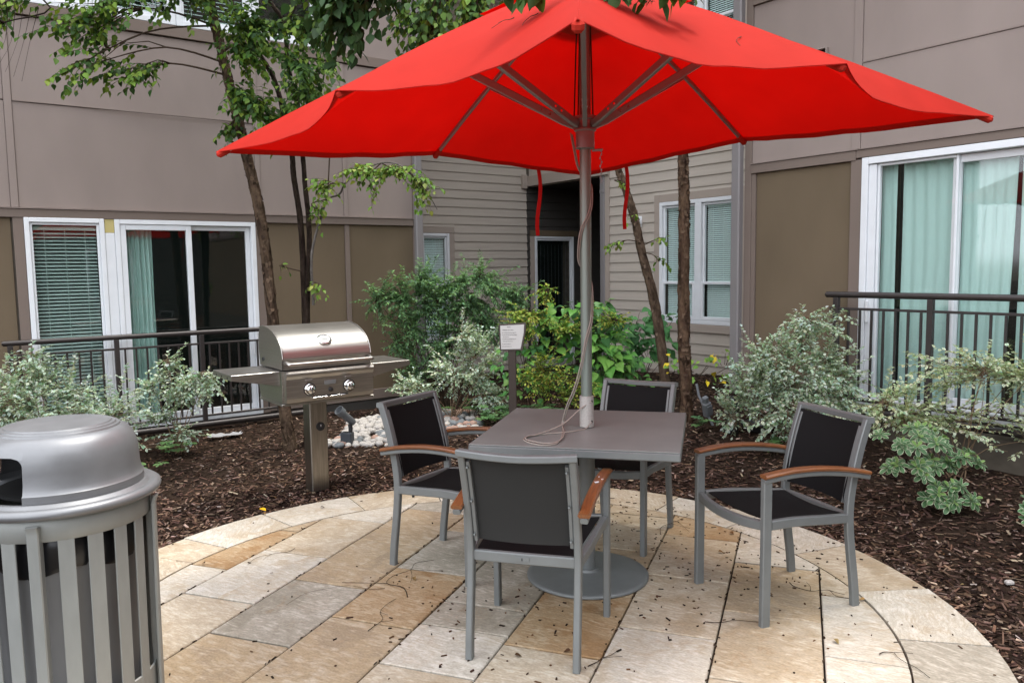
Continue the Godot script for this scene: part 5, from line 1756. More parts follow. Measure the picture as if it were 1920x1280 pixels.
	broad_plant("broadleaf_shrub", "mid green broad-leaved shrub under the taupe siding, left of the leaning trunk", Vector3(1.36, ground_y(1.36, -8.75), -8.75), [[Vector3(-0.05, 0.78, 0), Vector3(0.42, 0.24, 0.25), 92], [Vector3(0.18, 0.55, 0.02), Vector3(0.30, 0.22, 0.2), 46], [Vector3(-0.30, 0.28, 0.05), Vector3(0.2, 0.22, 0.2), 26], [Vector3(0.34, 0.86, -0.05), Vector3(0.22, 0.16, 0.15), 22]], 0.105, [Color(0.075, 0.21, 0.075), Color(0.06, 0.17, 0.065), Color(0.10, 0.26, 0.09)], HEART)
	broad_plant("young_plant", "young yellow green plant with a bright yellow sprig between the two right trunks", Vector3(1.66, ground_y(1.66, -7.75), -7.75), [[Vector3(-0.05, 0.32, 0), Vector3(0.16, 0.2, 0.12), 22], [Vector3(0.42, 0.42, 0.05), Vector3(0.36, 0.10, 0.12), 26], [Vector3(0.28, 0.22, 0.1), Vector3(0.3, 0.12, 0.12), 18]], 0.075, [Color(0.14, 0.27, 0.05), Color(0.10, 0.22, 0.05), Color(0.12, 0.25, 0.05), Color(0.2, 0.32, 0.06), Color(0.17, 0.29, 0.05), Color(0.13, 0.24, 0.05), Color(0.60, 0.48, 0.03)], POINTED)
	# --- pittosporum: whorls of cream-edged spoon leaves
	rosette_plant("rosette_shrub", "low shrub with whorls of white-edged leaves in the mulch at the right", Vector3(2.50, 0.0, -4.74), [[Vector3(-0.08, 0.40, 0), Vector3(0.20, 0.11, 0.15), 15], [Vector3(-0.13, 0.24, 0.04), Vector3(0.15, 0.10, 0.12), 12], [Vector3(0.21, 0.29, 0.02), Vector3(0.11, 0.06, 0.1), 8], [Vector3(0.13, 0.06, 0.10), Vector3(0.15, 0.13, 0.1), 13], [Vector3(0.04, 0.24, 0.03), Vector3(0.12, 0.1, 0.08), 6]], 0.060)
	rosette_plant("rosette_shrub", "white-edged whorl plant cut off by the right edge of the view", Vector3(2.80, 0.0, -4.22), [[Vector3(0.05, 0.10, 0), Vector3(0.12, 0.07, 0.1), 7], [Vector3(0.12, 0.17, 0), Vector3(0.1, 0.05, 0.1), 4]], 0.066)


# plants whose leaves are large enough to tell apart: every leaf is a part
func broad_plant(called: String, label: String, base: Vector3, lobes: Array, size: float, tones: Array, outline: Array) -> Node3D:
	var t := thing(called, label, "shrub", base)
	var kinds := []
	for c in tones:
		for k in 2:
			kinds.append(leaf_mesh(scaled(outline, size, 0.95 + 0.15 * k), 0.10 + 0.22 * k, 2.6 + 2.0 * k, Color(c.r, c.g, c.b), Color(c.r * 1.25, c.g * 1.15, c.b * 1.2), size * 0.35))
	var wood := Geo.new()
	for l in lobes:
		var head: Vector3 = l[0] - Vector3(0, l[1].y * 0.5, 0)
		for s in 3:
			var h: Vector3 = head + rdir() * Vector3(l[1].x, l[1].y * 0.4, l[1].z) * 0.5
			wood.tube(smooth([Vector3(rf(-0.05, 0.05), -0.04, rf(-0.05, 0.05)), Vector3(h.x * 0.5 + rf(-0.03, 0.03), h.y * 0.55, h.z * 0.5), h], 4), [0.006, 0.005, 0.004, 0.003], 5, false)
		for k in int(l[2]):
			var dd := rdir()
			if dd.z < -0.3:
				dd.z = -dd.z
			if dd.y < -0.4:
				dd.y = -dd.y
			var p: Vector3 = l[0] + dd * l[1] * pow(rng.randf(), 0.45)
			p.y = maxf(p.y, 0.05)
			var outd := Vector3(dd.x, 0.0, dd.z) + rdir() * 0.5
			var dir := (outd.normalized() * 0.9 + Vector3(0, rf(-0.65, 0.1), 0)).normalized()
			var up := (Vector3.UP * 0.9 + Vector3(0, 0, 0.35) + rdir() * 0.35).normalized()
			var lf := part("leaf", kinds[rng.randi() % kinds.size()], mats.leaf_gloss, t)
			lf.transform = leaf_xf(p, dir, up, rf(0.55, 1.15))
			if rng.randf() < 0.3:
				var q: Vector3 = head.lerp(p, 0.4) - Vector3(0, 0.04, 0)
				wood.tube(PackedVector3Array([q, q.lerp(p, 0.6) - Vector3(0, 0.01, 0), p]), [0.003, 0.0025, 0.0018], 4, false)
	part("stems", wood.mesh(), mats.twig, t)
	return t


func rosette_plant(called: String, label: String, base: Vector3, lobes: Array, size: float) -> Node3D:
	var t := thing(called, label, "shrub", base, 0.0, "white-edged whorl shrubs in the mulch")
	var kinds := []
	for c in [[Color(0.62, 0.66, 0.47), Color(0.10, 0.20, 0.085)], [Color(0.48, 0.53, 0.36), Color(0.075, 0.155, 0.07)], [Color(0.46, 0.54, 0.26), Color(0.17, 0.30, 0.09)]]:
		var g := Geo.new()
		# spoon leaf with a narrow pale margin: five points across
		var ids := []
		for p in SPOON:
			var row := []
			for s in [-1.0, -0.66, 0.0, 0.66, 1.0]:
				g.col = c[0] if absf(s) == 1.0 else c[1]
				row.append(g.put(Vector3(s * p.y * size * 1.1, absf(s) * p.y * size * 0.22 - p.x * p.x * size * 0.28, p.x * size), Vector3(-s * 0.22, 1.0, p.x * 0.4).normalized()))
			ids.append(row)
		for j in ids.size() - 1:
			for s in 4:
				g.tri(ids[j][s], ids[j + 1][s], ids[j + 1][s + 1])
				g.tri(ids[j][s], ids[j + 1][s + 1], ids[j][s + 1])
		kinds.append(g.mesh())
	var wood := Geo.new()
	for l in lobes:
		for k in int(l[2]):
			var dd := rdir()
			dd.y = absf(dd.y)
			if dd.z < -0.2:
				dd.z = -dd.z
			var p: Vector3 = l[0] + dd * l[1]
			p.y = maxf(p.y, 0.04)
			if k % 2 == 0:
				wood.tube(smooth([Vector3(rf(-0.03, 0.03), -0.02, rf(-0.03, 0.03)), Vector3(p.x * 0.35, p.y * 0.55, p.z * 0.4), p], 3), [0.0045, 0.004, 0.003, 0.0025], 5, false)
			else:
				wood.tube(PackedVector3Array([Vector3(p.x * 0.6, p.y * 0.7, p.z * 0.6), p]), [0.003, 0.0025], 5, false)
			var axis := (Vector3.UP * 0.8 + Vector3(p.x - base.x * 0.0, 0, p.z).normalized() * 0.45 + Vector3(0, 0, 0.25) + rdir() * 0.2).normalized()
			var s1 := axis.cross(Vector3(0.3, 0.1, 1.0)).normalized()
			var s2 := axis.cross(s1)
			var spin := rng.randf() * TAU
			for ring in 2:
				var m := 7 if ring == 0 else 4
				for i in m:
					var a := spin + TAU * i / m + ring * 0.5
					var dir := (s1 * cos(a) + s2 * sin(a)) * (1.0 if ring == 0 else 0.7) + axis * (0.12 if ring == 0 else 0.75) + rdir() * 0.10
					var lf := part("leaf", kinds[2] if (ring == 1 and rng.randf() < 0.45) else kinds[rng.randi() % 2], mats.leaf_gloss, t)
					lf.transform = leaf_xf(p + axis * 0.006 * ring, dir, axis + rdir() * 0.12, rf(0.8, 1.12) * (1.0 if ring == 0 else 0.72))
	part("stems", wood.mesh(), mats.twig, t)
	return t


# ------------------------------------------------------------------ trees
func trunk_geo(pts: PackedVector3Array, r0: float, r1: float, c0: Color, c1: Color, rough: float, sd: float) -> Geo:
	var g := Geo.new()
	var p := smooth(Array(pts), 10)
	var radii := []
	for i in p.size():
		var f := float(i) / (p.size() - 1)
		radii.append(lerpf(r0, r1, pow(f, 0.8)) * (1.0 + 0.10 * exp(-f * 40.0)))
	g.tube(p, radii, 18, true)
	for i in g.v.size():
		var a := n1.get_noise_3d(g.v[i].x * 14.0 + sd, g.v[i].y * 6.0, g.v[i].z * 14.0)
		var b := n2.get_noise_3d(g.v[i].x * 34.0 + sd, g.v[i].y * 16.0, g.v[i].z * 34.0)
		g.v[i] += g.n[i] * (a * 0.55 + b * 0.45) * rough
		g.c[i] = c0.lerp(c1, clampf(0.5 + a * 0.9 + b * 0.6, 0.0, 1.0))
	return g


func bark_flakes(g: Geo, pts: PackedVector3Array, r0: float, r1: float, count: int, size: float, c0: Color, c1: Color) -> void:
	# curled papery scales standing off the trunk
	var p := smooth(Array(pts), 6)
	for k in count:
		var q := rng.randf() * (p.size() - 2)
		var i := int(q)
		var f := q / (p.size() - 1)
		var c := p[i].lerp(p[i + 1], q - i)
		var d := (p[i + 1] - p[i]).normalized()
		var o := d.cross(rdir()).normalized()
		var side := d.cross(o)
		var r := lerpf(r0, r1, f)
		var w := size * rf(0.5, 1.3)
		var h := size * rf(0.7, 1.7)
		var lift := size * rf(0.10, 0.38)
		var base := c + o * (r * 0.97)
		g.col = c0.lerp(c1, rng.randf())
		var up := -1.0 if rng.randf() < 0.6 else 1.0
		var a := base - side * w * 0.5
		var b := base + side * w * 0.5
		var m := d * h * 0.5 * up
		g.face([a, b, b + m + o * lift * 0.35, a + m * 0.9 + o * lift * 0.3], o)
		g.face([a + m * 0.9 + o * lift * 0.3, b + m + o * lift * 0.35, b + m * 1.7 + o * lift - side * w * 0.25, a + m * 1.9 + o * lift * 0.9 + side * w * 0.2], o)
	g.col = Color(1, 1, 1)


# a limb from the trunk out to a clump, with twigs hanging in the clump and leaves on them
func clump(from: Vector3, ctr: Vector3, rad: Vector3, twigs: int, o: Dictionary, xf: Array[Transform3D], cols: PackedColorArray, wood: Geo) -> void:
	var mid := from.lerp(ctr, 0.55) + Vector3(rf(-0.1, 0.1), o.get("arch", 0.12) * from.distance_to(ctr), rf(-0.1, 0.1))
	var limb := smooth([from, mid, ctr], 5)
	var radii := []
	for i in limb.size():
		radii.append(lerpf(o.limb, 0.004, float(i) / (limb.size() - 1)))
	wood.tube(limb, radii, 6, false)
	for k in twigs:
		var tipp := ctr + rdir() * rad * pow(rng.randf(), 0.45)
		var s := limb[clampi(int(limb.size() * rf(0.45, 1.0)), 0, limb.size() - 1)]
		var out := tipp - s
		var a: Vector3 = s if out.length() < o.twig * 1.2 else tipp - out.normalized() * o.twig
		if a != s and rng.randf() < 0.6:
			wood.tube(PackedVector3Array([s, s.lerp(a, 0.5) + Vector3(0, 0.03, 0), a]), [0.006, 0.004, 0.003], 4, false)
		leafy_twig(a, tipp, o.droop * rf(0.5, 1.4), o.gap, o.size, 0.05, o.splay, o.hang, o.tones, xf, cols, wood, 0.0024)


func build_trees() -> void:
	var lf := leaf_mesh(scaled(POINTED, 0.056, 1.0), 0.18, 3.0, Color(0.95, 0.95, 0.95), Color(1.1, 1.1, 1.1), 0.008)
	var bright := [Color(0.10, 0.20, 0.033), Color(0.15, 0.26, 0.04), Color(0.055, 0.12, 0.028), Color(0.045, 0.095, 0.026), Color(0.17, 0.25, 0.04)]
	var deep := [Color(0.085, 0.165, 0.04), Color(0.06, 0.125, 0.035), Color(0.12, 0.22, 0.045), Color(0.04, 0.085, 0.03), Color(0.19, 0.30, 0.055)]
	var o := {"limb": 0.010, "twig": 0.34, "droop": 0.10, "gap": 0.026, "size": 1.0, "splay": 0.45, "hang": 0.45, "tones": bright}
	var od := o.duplicate()
	od.tones = deep
	var V := func(x: float, y: float, z: float) -> Vector3: return Vector3(x, y, z)
	# tree 1: single flaking trunk left of the grill
	var t1p := PackedVector3Array([V.call(-2.01, -0.10, -7.0), V.call(-2.07, 0.5, -7.0), V.call(-2.12, 1.08, -7.0), V.call(-2.18, 1.92, -7.0), V.call(-2.29, 2.52, -7.0), V.call(-2.37, 2.93, -7.0), V.call(-2.43, 3.25, -6.98), V.call(-2.49, 3.6, -6.95), V.call(-2.51, 3.83, -6.9), V.call(-2.55, 4.35, -6.85), V.call(-2.60, 5.3, -6.8)])
	var t1 := thing("birch_tree", "flaking brown tree trunk rising behind the left end of the grill", "tree", Vector3.ZERO, 0.0, "courtyard trees")
	var g1 := trunk_geo(t1p, 0.056, 0.028, Color(0.034, 0.023, 0.016), Color(0.175, 0.122, 0.083), 0.016, 3.0)
	bark_flakes(g1, t1p, 0.055, 0.029, 620, 0.028, Color(0.045, 0.031, 0.021), Color(0.185, 0.130, 0.090))
	part("trunk", g1.mesh(), mats.bark, t1)
	var xf: Array[Transform3D] = []
	var cols := PackedColorArray()
	var wood := Geo.new()
	for c in [
		# [from, centre, radii, twigs, deep]
		[V.call(-2.43, 3.2, -7.0), V.call(-3.0, 3.05, -6.4), V.call(0.30, 0.16, 0.3), 22, false],
		[V.call(-2.49, 3.6, -6.95), V.call(-3.35, 3.38, -6.2), V.call(0.38, 0.22, 0.3), 30, false],
		[V.call(-2.49, 3.6, -6.95), V.call(-3.30, 2.98, -6.0), V.call(0.22, 0.20, 0.16), 12, false],
		[V.call(-2.5, 3.8, -6.9), V.call(-3.75, 3.42, -5.9), V.call(0.22, 0.14, 0.2), 14, false],
		[V.call(-2.5, 3.8, -6.9), V.call(-3.05, 3.52, -6.2), V.call(0.40, 0.16, 0.3), 22, false],
		[V.call(-2.43, 3.3, -7.0), V.call(-3.15, 3.15, -6.3), V.call(0.22, 0.25, 0.2), 9, false],
		[V.call(-2.5, 3.8, -6.9), V.call(-4.05, 3.20, -5.8), V.call(0.18, 0.10, 0.16), 8, true],
		[V.call(-2.5, 3.9, -6.9), V.call(-2.55, 3.75, -6.6), V.call(0.55, 0.28, 0.4), 50, true],
		[V.call(-2.45, 3.4, -7.0), V.call(-2.15, 3.35, -6.8), V.call(0.40, 0.30, 0.35), 50, false],
		[V.call(-2.4, 3.0, -7.0), V.call(-2.05, 2.85, -6.8), V.call(0.35, 0.28, 0.3), 40, false],
		[V.call(-2.35, 2.9, -7.0), V.call(-2.42, 2.72, -6.9), V.call(0.16, 0.22, 0.15), 14, true],
		[V.call(-2.55, 4.4, -6.9), V.call(-3.2, 4.5, -6.4), V.call(1.0, 0.5, 0.8), 60, true],
		[V.call(-2.55, 4.6, -6.9), V.call(-2.2, 4.7, -6.2), V.call(1.0, 0.5, 0.9), 60, true],
		[V.call(-2.58, 5.1, -6.8), V.call(-2.5, 5.5, -6.6), V.call(1.0, 0.6, 0.9), 50, true]]:
		clump(c[0], c[1], c[2], c[3], od if c[4] else o, xf, cols, wood)
	part("limbs", wood.mesh(), mats.twig, t1).set_meta("kind", "stuff")
	for c in [
		[V.call(-2.45, 3.5, -7.0), V.call(-2.05, 3.5, -6.6), V.call(0.34, 0.30, 0.3), 60],
		[V.call(-2.4, 3.1, -7.0), V.call(-2.2, 2.97, -6.7), V.call(0.22, 0.26, 0.2), 30],
		[V.call(-2.4, 3.1, -7.0), V.call(-1.67, 2.76, -6.7), V.call(0.24, 0.16, 0.2), 26],
		[V.call(-2.4, 3.0, -7.0), V.call(-1.90, 2.66, -6.8), V.call(0.20, 0.14, 0.2), 18],
		[V.call(-2.45, 3.4, -7.0), V.call(-1.55, 3.10, -6.5), V.call(0.28, 0.26, 0.25), 46]]:
		clump(c[0], c[1], c[2], c[3], od, xf, cols, wood)
	many("crown", lf, mats.leaf, xf, cols, t1)
	# tree 2: dark twin stems behind the grill
	var a2 := PackedVector3Array([V.call(-1.91, -0.12, -7.2), V.call(-1.89, 1.06, -7.2), V.call(-1.89, 1.85, -7.2), V.call(-1.94, 2.36, -7.2), V.call(-1.95, 2.55, -7.2), V.call(-2.02, 2.97, -7.2), V.call(-2.09, 3.23, -7.2), V.call(-2.23, 3.49, -7.15), V.call(-2.36, 3.77, -7.1), V.call(-2.48, 4.12, -7.0), V.call(-2.55, 4.61, -7.0)])
	var b2 := PackedVector3Array([V.call(-1.88, -0.12, -7.16), V.call(-1.86, 1.06, -7.17), V.call(-1.82, 1.85, -7.2), V.call(-1.84, 2.27, -7.2), V.call(-1.85, 2.52, -7.2), V.call(-1.87, 2.92, -7.2), V.call(-1.93, 3.28, -7.15), V.call(-1.95, 3.66, -7.1), V.call(-2.05, 3.85, -7.05), V.call(-2.1, 4.25, -7.0), V.call(-2.1, 4.9, -6.9)])
	var c2 := PackedVector3Array([V.call(-1.80, 1.2, -7.18), V.call(-1.79, 1.66, -7.15), V.call(-1.67, 2.02, -7.1), V.call(-1.62, 2.14, -7.1), V.call(-1.51, 2.18, -7.08), V.call(-1.45, 2.27, -7.05), V.call(-1.32, 2.35, -7.0), V.call(-1.11, 2.43, -6.95), V.call(-0.92, 2.39, -6.9), V.call(-0.74, 2.21, -6.9), V.call(-0.63, 2.02, -6.9)])
	var t2 := thing("twin_stem_tree", "slender dark twin-stemmed tree behind the grill lid", "tree", Vector3.ZERO, 0.0, "courtyard trees")
	var g2 := trunk_geo(a2, 0.030, 0.016, Color(0.018, 0.013, 0.010), Color(0.060, 0.044, 0.034), 0.007, 8.0)
	part("trunk", g2.mesh(), mats.bark, t2)
	part("trunk", trunk_geo(b2, 0.027, 0.014, Color(0.018, 0.013, 0.010), Color(0.060, 0.044, 0.034), 0.007, 12.0).mesh(), mats.bark, t2)
	part("pale_branch", trunk_geo(c2, 0.013, 0.004, Color(0.12, 0.11, 0.10), Color(0.24, 0.22, 0.20), 0.003, 16.0).mesh(), mats.bark, t2)
	xf = []
	cols = PackedColorArray()
	wood = Geo.new()
	wood.tube(PackedVector3Array([V.call(-1.62, 2.14, -7.1), V.call(-1.59, 2.5, -7.1), V.call(-1.54, 2.95, -7.1)]), [0.007, 0.006, 0.005], 6, false)
	var small := o.duplicate()
	small.size = 0.86
	small.twig = 0.24
	small.limb = 0.006
	small.tones = [Color(0.15, 0.27, 0.05), Color(0.20, 0.33, 0.06), Color(0.11, 0.22, 0.04), Color(0.26, 0.32, 0.08)]
	for c in [
		[V.call(-1.32, 2.35, -7.0), V.call(-1.30, 2.38, -6.95), V.call(0.34, 0.14, 0.2), 44],
		[V.call(-1.11, 2.43, -6.95), V.call(-0.98, 2.34, -6.9), V.call(0.30, 0.14, 0.18), 46],
		[V.call(-0.92, 2.39, -6.9), V.call(-0.72, 2.18, -6.88), V.call(0.18, 0.18, 0.12), 26],
		[V.call(-1.45, 2.27, -7.05), V.call(-1.62, 2.22, -6.95), V.call(0.24, 0.16, 0.15), 22],
		[V.call(-1.62, 2.14, -7.1), V.call(-1.66, 2.02, -7.0), V.call(0.16, 0.16, 0.12), 14],
		[V.call(-1.11, 2.43, -6.95), V.call(-1.15, 2.15, -6.9), V.call(0.12, 0.12, 0.1), 4],
		[V.call(-1.88, 1.5, -7.2), V.call(-2.03, 1.56, -7.1), V.call(0.10, 0.07, 0.08), 3],
		[V.call(-1.85, 1.4, -7.2), V.call(-1.74, 1.36, -7.1), V.call(0.13, 0.16, 0.08), 7],
		[V.call(-1.88, 0.35, -7.2), V.call(-1.80, 0.30, -7.1), V.call(0.07, 0.16, 0.06), 5]]:
		clump(c[0], c[1], c[2], c[3], small, xf, cols, wood)
	for c in [
		[V.call(-1.9, 3.0, -7.2), V.call(-1.72, 3.05, -6.9), V.call(0.35, 0.26, 0.3), 36],
		[V.call(-1.95, 3.6, -7.1), V.call(-1.60, 3.45, -6.6), V.call(0.42, 0.30, 0.35), 52],
		[V.call(-1.95, 3.6, -7.1), V.call(-1.55, 3.80, -6.4), V.call(0.5, 0.25, 0.35), 44],
		[V.call(-1.9, 2.9, -7.2), V.call(-1.75, 2.72, -7.0), V.call(0.22, 0.14, 0.2), 14],
		[V.call(-2.1, 4.2, -7.0), V.call(-1.4, 4.5, -6.4), V.call(0.9, 0.5, 0.8), 50],
		[V.call(-2.1, 4.5, -6.9), V.call(-1.9, 5.2, -6.6), V.call(0.9, 0.5, 0.8), 40]]:
		clump(c[0], c[1], c[2], c[3], od, xf, cols, wood)
	part("limbs", wood.mesh(), mats.twig, t2).set_meta("kind", "stuff")
	many("crown", lf, mats.leaf, xf, cols, t2)
	# tree 3: straight flaking trunk behind the far chair; one limb reaches over the umbrella
	var t3p := PackedVector3Array([V.call(1.585, -0.02, -7.1), V.call(1.57, 0.53, -7.1), V.call(1.55, 1.02, -7.1), V.call(1.55, 1.97, -7.1), V.call(1.54, 2.48, -7.1), V.call(1.56, 3.26, -7.1), V.call(1.58, 3.76, -7.1), V.call(1.58, 4.33, -7.05), V.call(1.59, 5.3, -7.0)])
	var t3 := thing("birch_tree", "straight flaking tree trunk in front of the white twin window", "tree", Vector3.ZERO, 0.0, "courtyard trees")
	var g3 := trunk_geo(t3p, 0.057, 0.036, Color(0.038, 0.023, 0.016), Color(0.19, 0.123, 0.080), 0.026, 23.0)
	bark_flakes(g3, t3p, 0.056, 0.037, 1100, 0.030, Color(0.050, 0.031, 0.021), Color(0.21, 0.142, 0.098))
	part("trunk", g3.mesh(), mats.bark, t3)
	xf = []
	cols = PackedColorArray()
	wood = Geo.new()
	wood.tube(smooth([V.call(1.57, 3.9, -7.1), V.call(1.25, 4.3, -6.0), V.call(0.85, 3.9, -4.6), V.call(0.60, 3.35, -3.5), V.call(0.5, 2.75, -2.85)], 6), [0.03, 0.028, 0.026, 0.024, 0.022, 0.02, 0.018, 0.017, 0.016, 0.015, 0.014, 0.013, 0.012, 0.012, 0.011, 0.01, 0.01, 0.009, 0.009, 0.008, 0.007, 0.006, 0.006, 0.005, 0.004], 7, false)
	wood.tube(smooth([V.call(1.0, 4.1, -5.2), V.call(0.4, 4.0, -4.3), V.call(0.12, 3.3, -3.5), V.call(0.10, 2.75, -2.85)], 6), [0.016, 0.014, 0.012, 0.01, 0.009, 0.008, 0.007, 0.006, 0.005, 0.004], 7, false)
	var over := od.duplicate()
	over.twig = 0.22
	over.limb = 0.006
	over.gap = 0.022
	over.arch = 0.05
	over.tones = [Color(0.045, 0.10, 0.026), Color(0.035, 0.08, 0.022), Color(0.07, 0.15, 0.03)]
	for c in [
		[V.call(0.50, 2.75, -2.85), V.call(0.48, 2.425, -2.62), V.call(0.16, 0.035, 0.08), 24],
		[V.call(0.50, 2.75, -2.85), V.call(0.34, 2.42, -2.58), V.call(0.08, 0.04, 0.06), 12],
		[V.call(0.50, 2.75, -2.85), V.call(0.62, 2.46, -2.75), V.call(0.10, 0.03, 0.06), 6],
		[V.call(0.10, 2.75, -2.85), V.call(0.08, 2.425, -2.60), V.call(0.10, 0.04, 0.06), 18],
		[V.call(0.10, 2.75, -2.85), V.call(0.01, 2.45, -2.64), V.call(0.05, 0.04, 0.05), 4]]:
		clump(c[0], c[1], c[2], c[3], over, xf, cols, wood)
	for c in [
		[V.call(1.4, 4.1, -6.6), V.call(0.1, 4.2, -5.6), V.call(0.9, 0.5, 0.8), 60],
		[V.call(1.58, 4.4, -7.0), V.call(2.1, 4.8, -6.4), V.call(0.9, 0.6, 0.9), 60],
		[V.call(1.59, 5.0, -7.0), V.call(1.3, 5.5, -6.6), V.call(1.1, 0.6, 1.0), 60],
		[V.call(1.25, 4.3, -6.0), V.call(0.9, 4.4, -4.6), V.call(0.9, 0.4, 0.8), 50]]:
		clump(c[0], c[1], c[2], c[3], od, xf, cols, wood)
	# darker, larger leaves that hang nearest, left of the umbrella
	var broad := od.duplicate()
	broad.size = 1.35
	broad.tones = [Color(0.035, 0.075, 0.024), Color(0.045, 0.095, 0.03), Color(0.028, 0.06, 0.022)]
	for c in [
		[V.call(0.2, 4.1, -4.9), V.call(-1.02, 3.02, -5.0), V.call(0.24, 0.26, 0.2), 46],
		[V.call(0.2, 4.1, -4.9), V.call(-1.15, 3.22, -5.1), V.call(0.22, 0.2, 0.2), 26],
		[V.call(0.2, 4.1, -4.9), V.call(-0.80, 3.22, -5.1), V.call(0.25, 0.2, 0.2), 22]]:
		clump(c[0], c[1], c[2], c[3], broad, xf, cols, wood)
	# the spray against the sky left of the canopy's top
	for c in [
		[V.call(0.4, 4.0, -4.9), V.call(-0.55, 3.06, -5.2), V.call(0.36, 0.16, 0.25), 46],
		[V.call(0.4, 4.0, -4.9), V.call(-0.22, 3.08, -5.1), V.call(0.26, 0.12, 0.2), 34],
		[V.call(0.2, 4.1, -4.9), V.call(-0.55, 2.80, -5.2), V.call(0.16, 0.10, 0.15), 12],
		[V.call(0.2, 4.1, -4.9), V.call(-1.20, 3.15, -5.1), V.call(0.16, 0.20, 0.16), 14]]:
		clump(c[0], c[1], c[2], c[3], od, xf, cols, wood)
	part("limbs", wood.mesh(), mats.twig, t3).set_meta("kind", "stuff")
	many("crown", lf, mats.leaf, xf, cols, t3)
	# tree 4: leaning trunk by the siding
	var t4p := PackedVector3Array([V.call(1.60, 0.0, -8.0), V.call(1.52, 0.69, -8.0), V.call(1.44, 1.18, -8.0), V.call(1.33, 1.61, -8.0), V.call(1.25, 1.98, -8.0), V.call(1.15, 2.3, -8.0), V.call(1.09, 2.46, -8.0), V.call(0.98, 2.82, -8.0), V.call(0.88, 3.34, -8.0), V.call(0.8, 4.11, -7.9), V.call(0.73, 4.86, -7.8)])
	var t4 := thing("birch_tree", "thinner trunk leaning left in front of the taupe siding", "tree", Vector3.ZERO, 0.0, "courtyard trees")
	var g4 := trunk_geo(t4p, 0.056, 0.026, Color(0.05, 0.034, 0.024), Color(0.19, 0.135, 0.095), 0.014, 33.0)
	bark_flakes(g4, t4p, 0.055, 0.027, 240, 0.024, Color(0.06, 0.042, 0.03), Color(0.27, 0.195, 0.145))
	part("trunk", g4.mesh(), mats.bark, t4)
	xf = []
	cols = PackedColorArray()
	wood = Geo.new()
	var tiny := small.duplicate()
	tiny.size = 0.8
	for c in [
		[V.call(1.30, 1.75, -8.0), V.call(1.05, 1.72, -7.9), V.call(0.20, 0.05, 0.1), 8],
		[V.call(1.30, 1.70, -8.0), V.call(1.55, 1.78, -7.95), V.call(0.20, 0.08, 0.1), 8],
		[V.call(1.30, 1.65, -8.0), V.call(1.48, 1.55, -7.9), V.call(0.14, 0.08, 0.08), 5],
		[V.call(1.13, 2.36, -8.0), V.call(1.12, 2.32, -7.9), V.call(0.06, 0.05, 0.05), 4],
		[V.call(1.20, 2.1, -8.0), V.call(1.25, 2.0, -7.9), V.call(0.16, 0.06, 0.08), 3],
		[V.call(0.9, 3.2, -8.0), V.call(-0.05, 2.62, -7.6), V.call(0.30, 0.09, 0.15), 9]]:
		clump(c[0], c[1], c[2], c[3], tiny, xf, cols, wood)
	for c in [
		[V.call(0.8, 4.1, -7.9), V.call(0.3, 4.4, -7.4), V.call(0.9, 0.5, 0.8), 40],
		[V.call(0.75, 4.6, -7.8), V.call(0.9, 5.2, -7.4), V.call(0.9, 0.5, 0.8), 40]]:
		clump(c[0], c[1], c[2], c[3], od, xf, cols, wood)
	part("limbs", wood.mesh(), mats.twig, t4).set_meta("kind", "stuff")
	many("crown", lf, mats.leaf, xf, cols, t4)
	# branch of a tree outside the view, reaching in at the top left corner
	var t5 := thing("birch_tree", "leafy branch reaching in at the upper left corner, bare twigs hanging from it", "tree", Vector3.ZERO, 0.0, "courtyard trees")
	var t5p := PackedVector3Array([V.call(-5.4, -0.1, -5.2), V.call(-5.35, 2.0, -5.2), V.call(-5.3, 4.6, -5.2)])
	part("trunk", trunk_geo(t5p, 0.07, 0.04, Color(0.10, 0.072, 0.052), Color(0.21, 0.155, 0.115), 0.015, 43.0).mesh(), mats.bark, t5)
	xf = []
	cols = PackedColorArray()
	wood = Geo.new()
	wood.tube(smooth([V.call(-5.3, 3.9, -5.2), V.call(-4.2, 3.75, -5.2), V.call(-2.95, 3.25, -5.2), V.call(-3.15, 3.08, -5.1), V.call(-3.35, 3.00, -5.05)], 5), [0.02, 0.018, 0.016, 0.014, 0.012, 0.011, 0.01, 0.009, 0.008, 0.007, 0.006, 0.005, 0.005, 0.005, 0.004, 0.004, 0.004, 0.004, 0.003, 0.003, 0.003], 6, false)
	for k in 5:
		wood.tube(smooth([V.call(-2.98 - 0.05 * k, 3.2, -5.2), V.call(-3.02 - 0.04 * k, 2.98, -5.15), V.call(-3.06 - 0.05 * k, 2.72 + 0.03 * k, -5.1)], 3), [0.0022, 0.002, 0.0016, 0.001], 4, false)
	for c in [
		[V.call(-3.15, 3.08, -5.1), V.call(-3.24, 3.06, -5.1), V.call(0.13, 0.09, 0.1), 14],
		[V.call(-3.35, 3.0, -5.05), V.call(-3.42, 2.98, -5.05), V.call(0.12, 0.08, 0.1), 10],
		[V.call(-3.6, 3.5, -5.2), V.call(-3.2, 3.42, -5.1), V.call(0.2, 0.08, 0.15), 8],
		[V.call(-4.2, 3.75, -5.2), V.call(-4.2, 3.9, -4.9), V.call(0.7, 0.3, 0.5), 40]]:
		clump(c[0], c[1], c[2], c[3], od, xf, cols, wood)
	part("limbs", wood.mesh(), mats.twig_dark, t5).set_meta("kind", "stuff")
	many("crown", lf, mats.leaf, xf, cols, t5)


# ------------------------------------------------------------------ beds: mulch, stones, low plants
func in_bed(x: float, z: float) -> bool:
	var s := x * U.x + z * U.z
	var w := x * W.x + z * W.z
	if Vector2(x, z).distance_to(PATIO) < R_OUT + 0.004:
		return false
	if w > 8.43 and s < 4.85:
		return false
	if s > 6.0 and w < 4.85:
		return false
	return s < 7.98 and w < 10.45


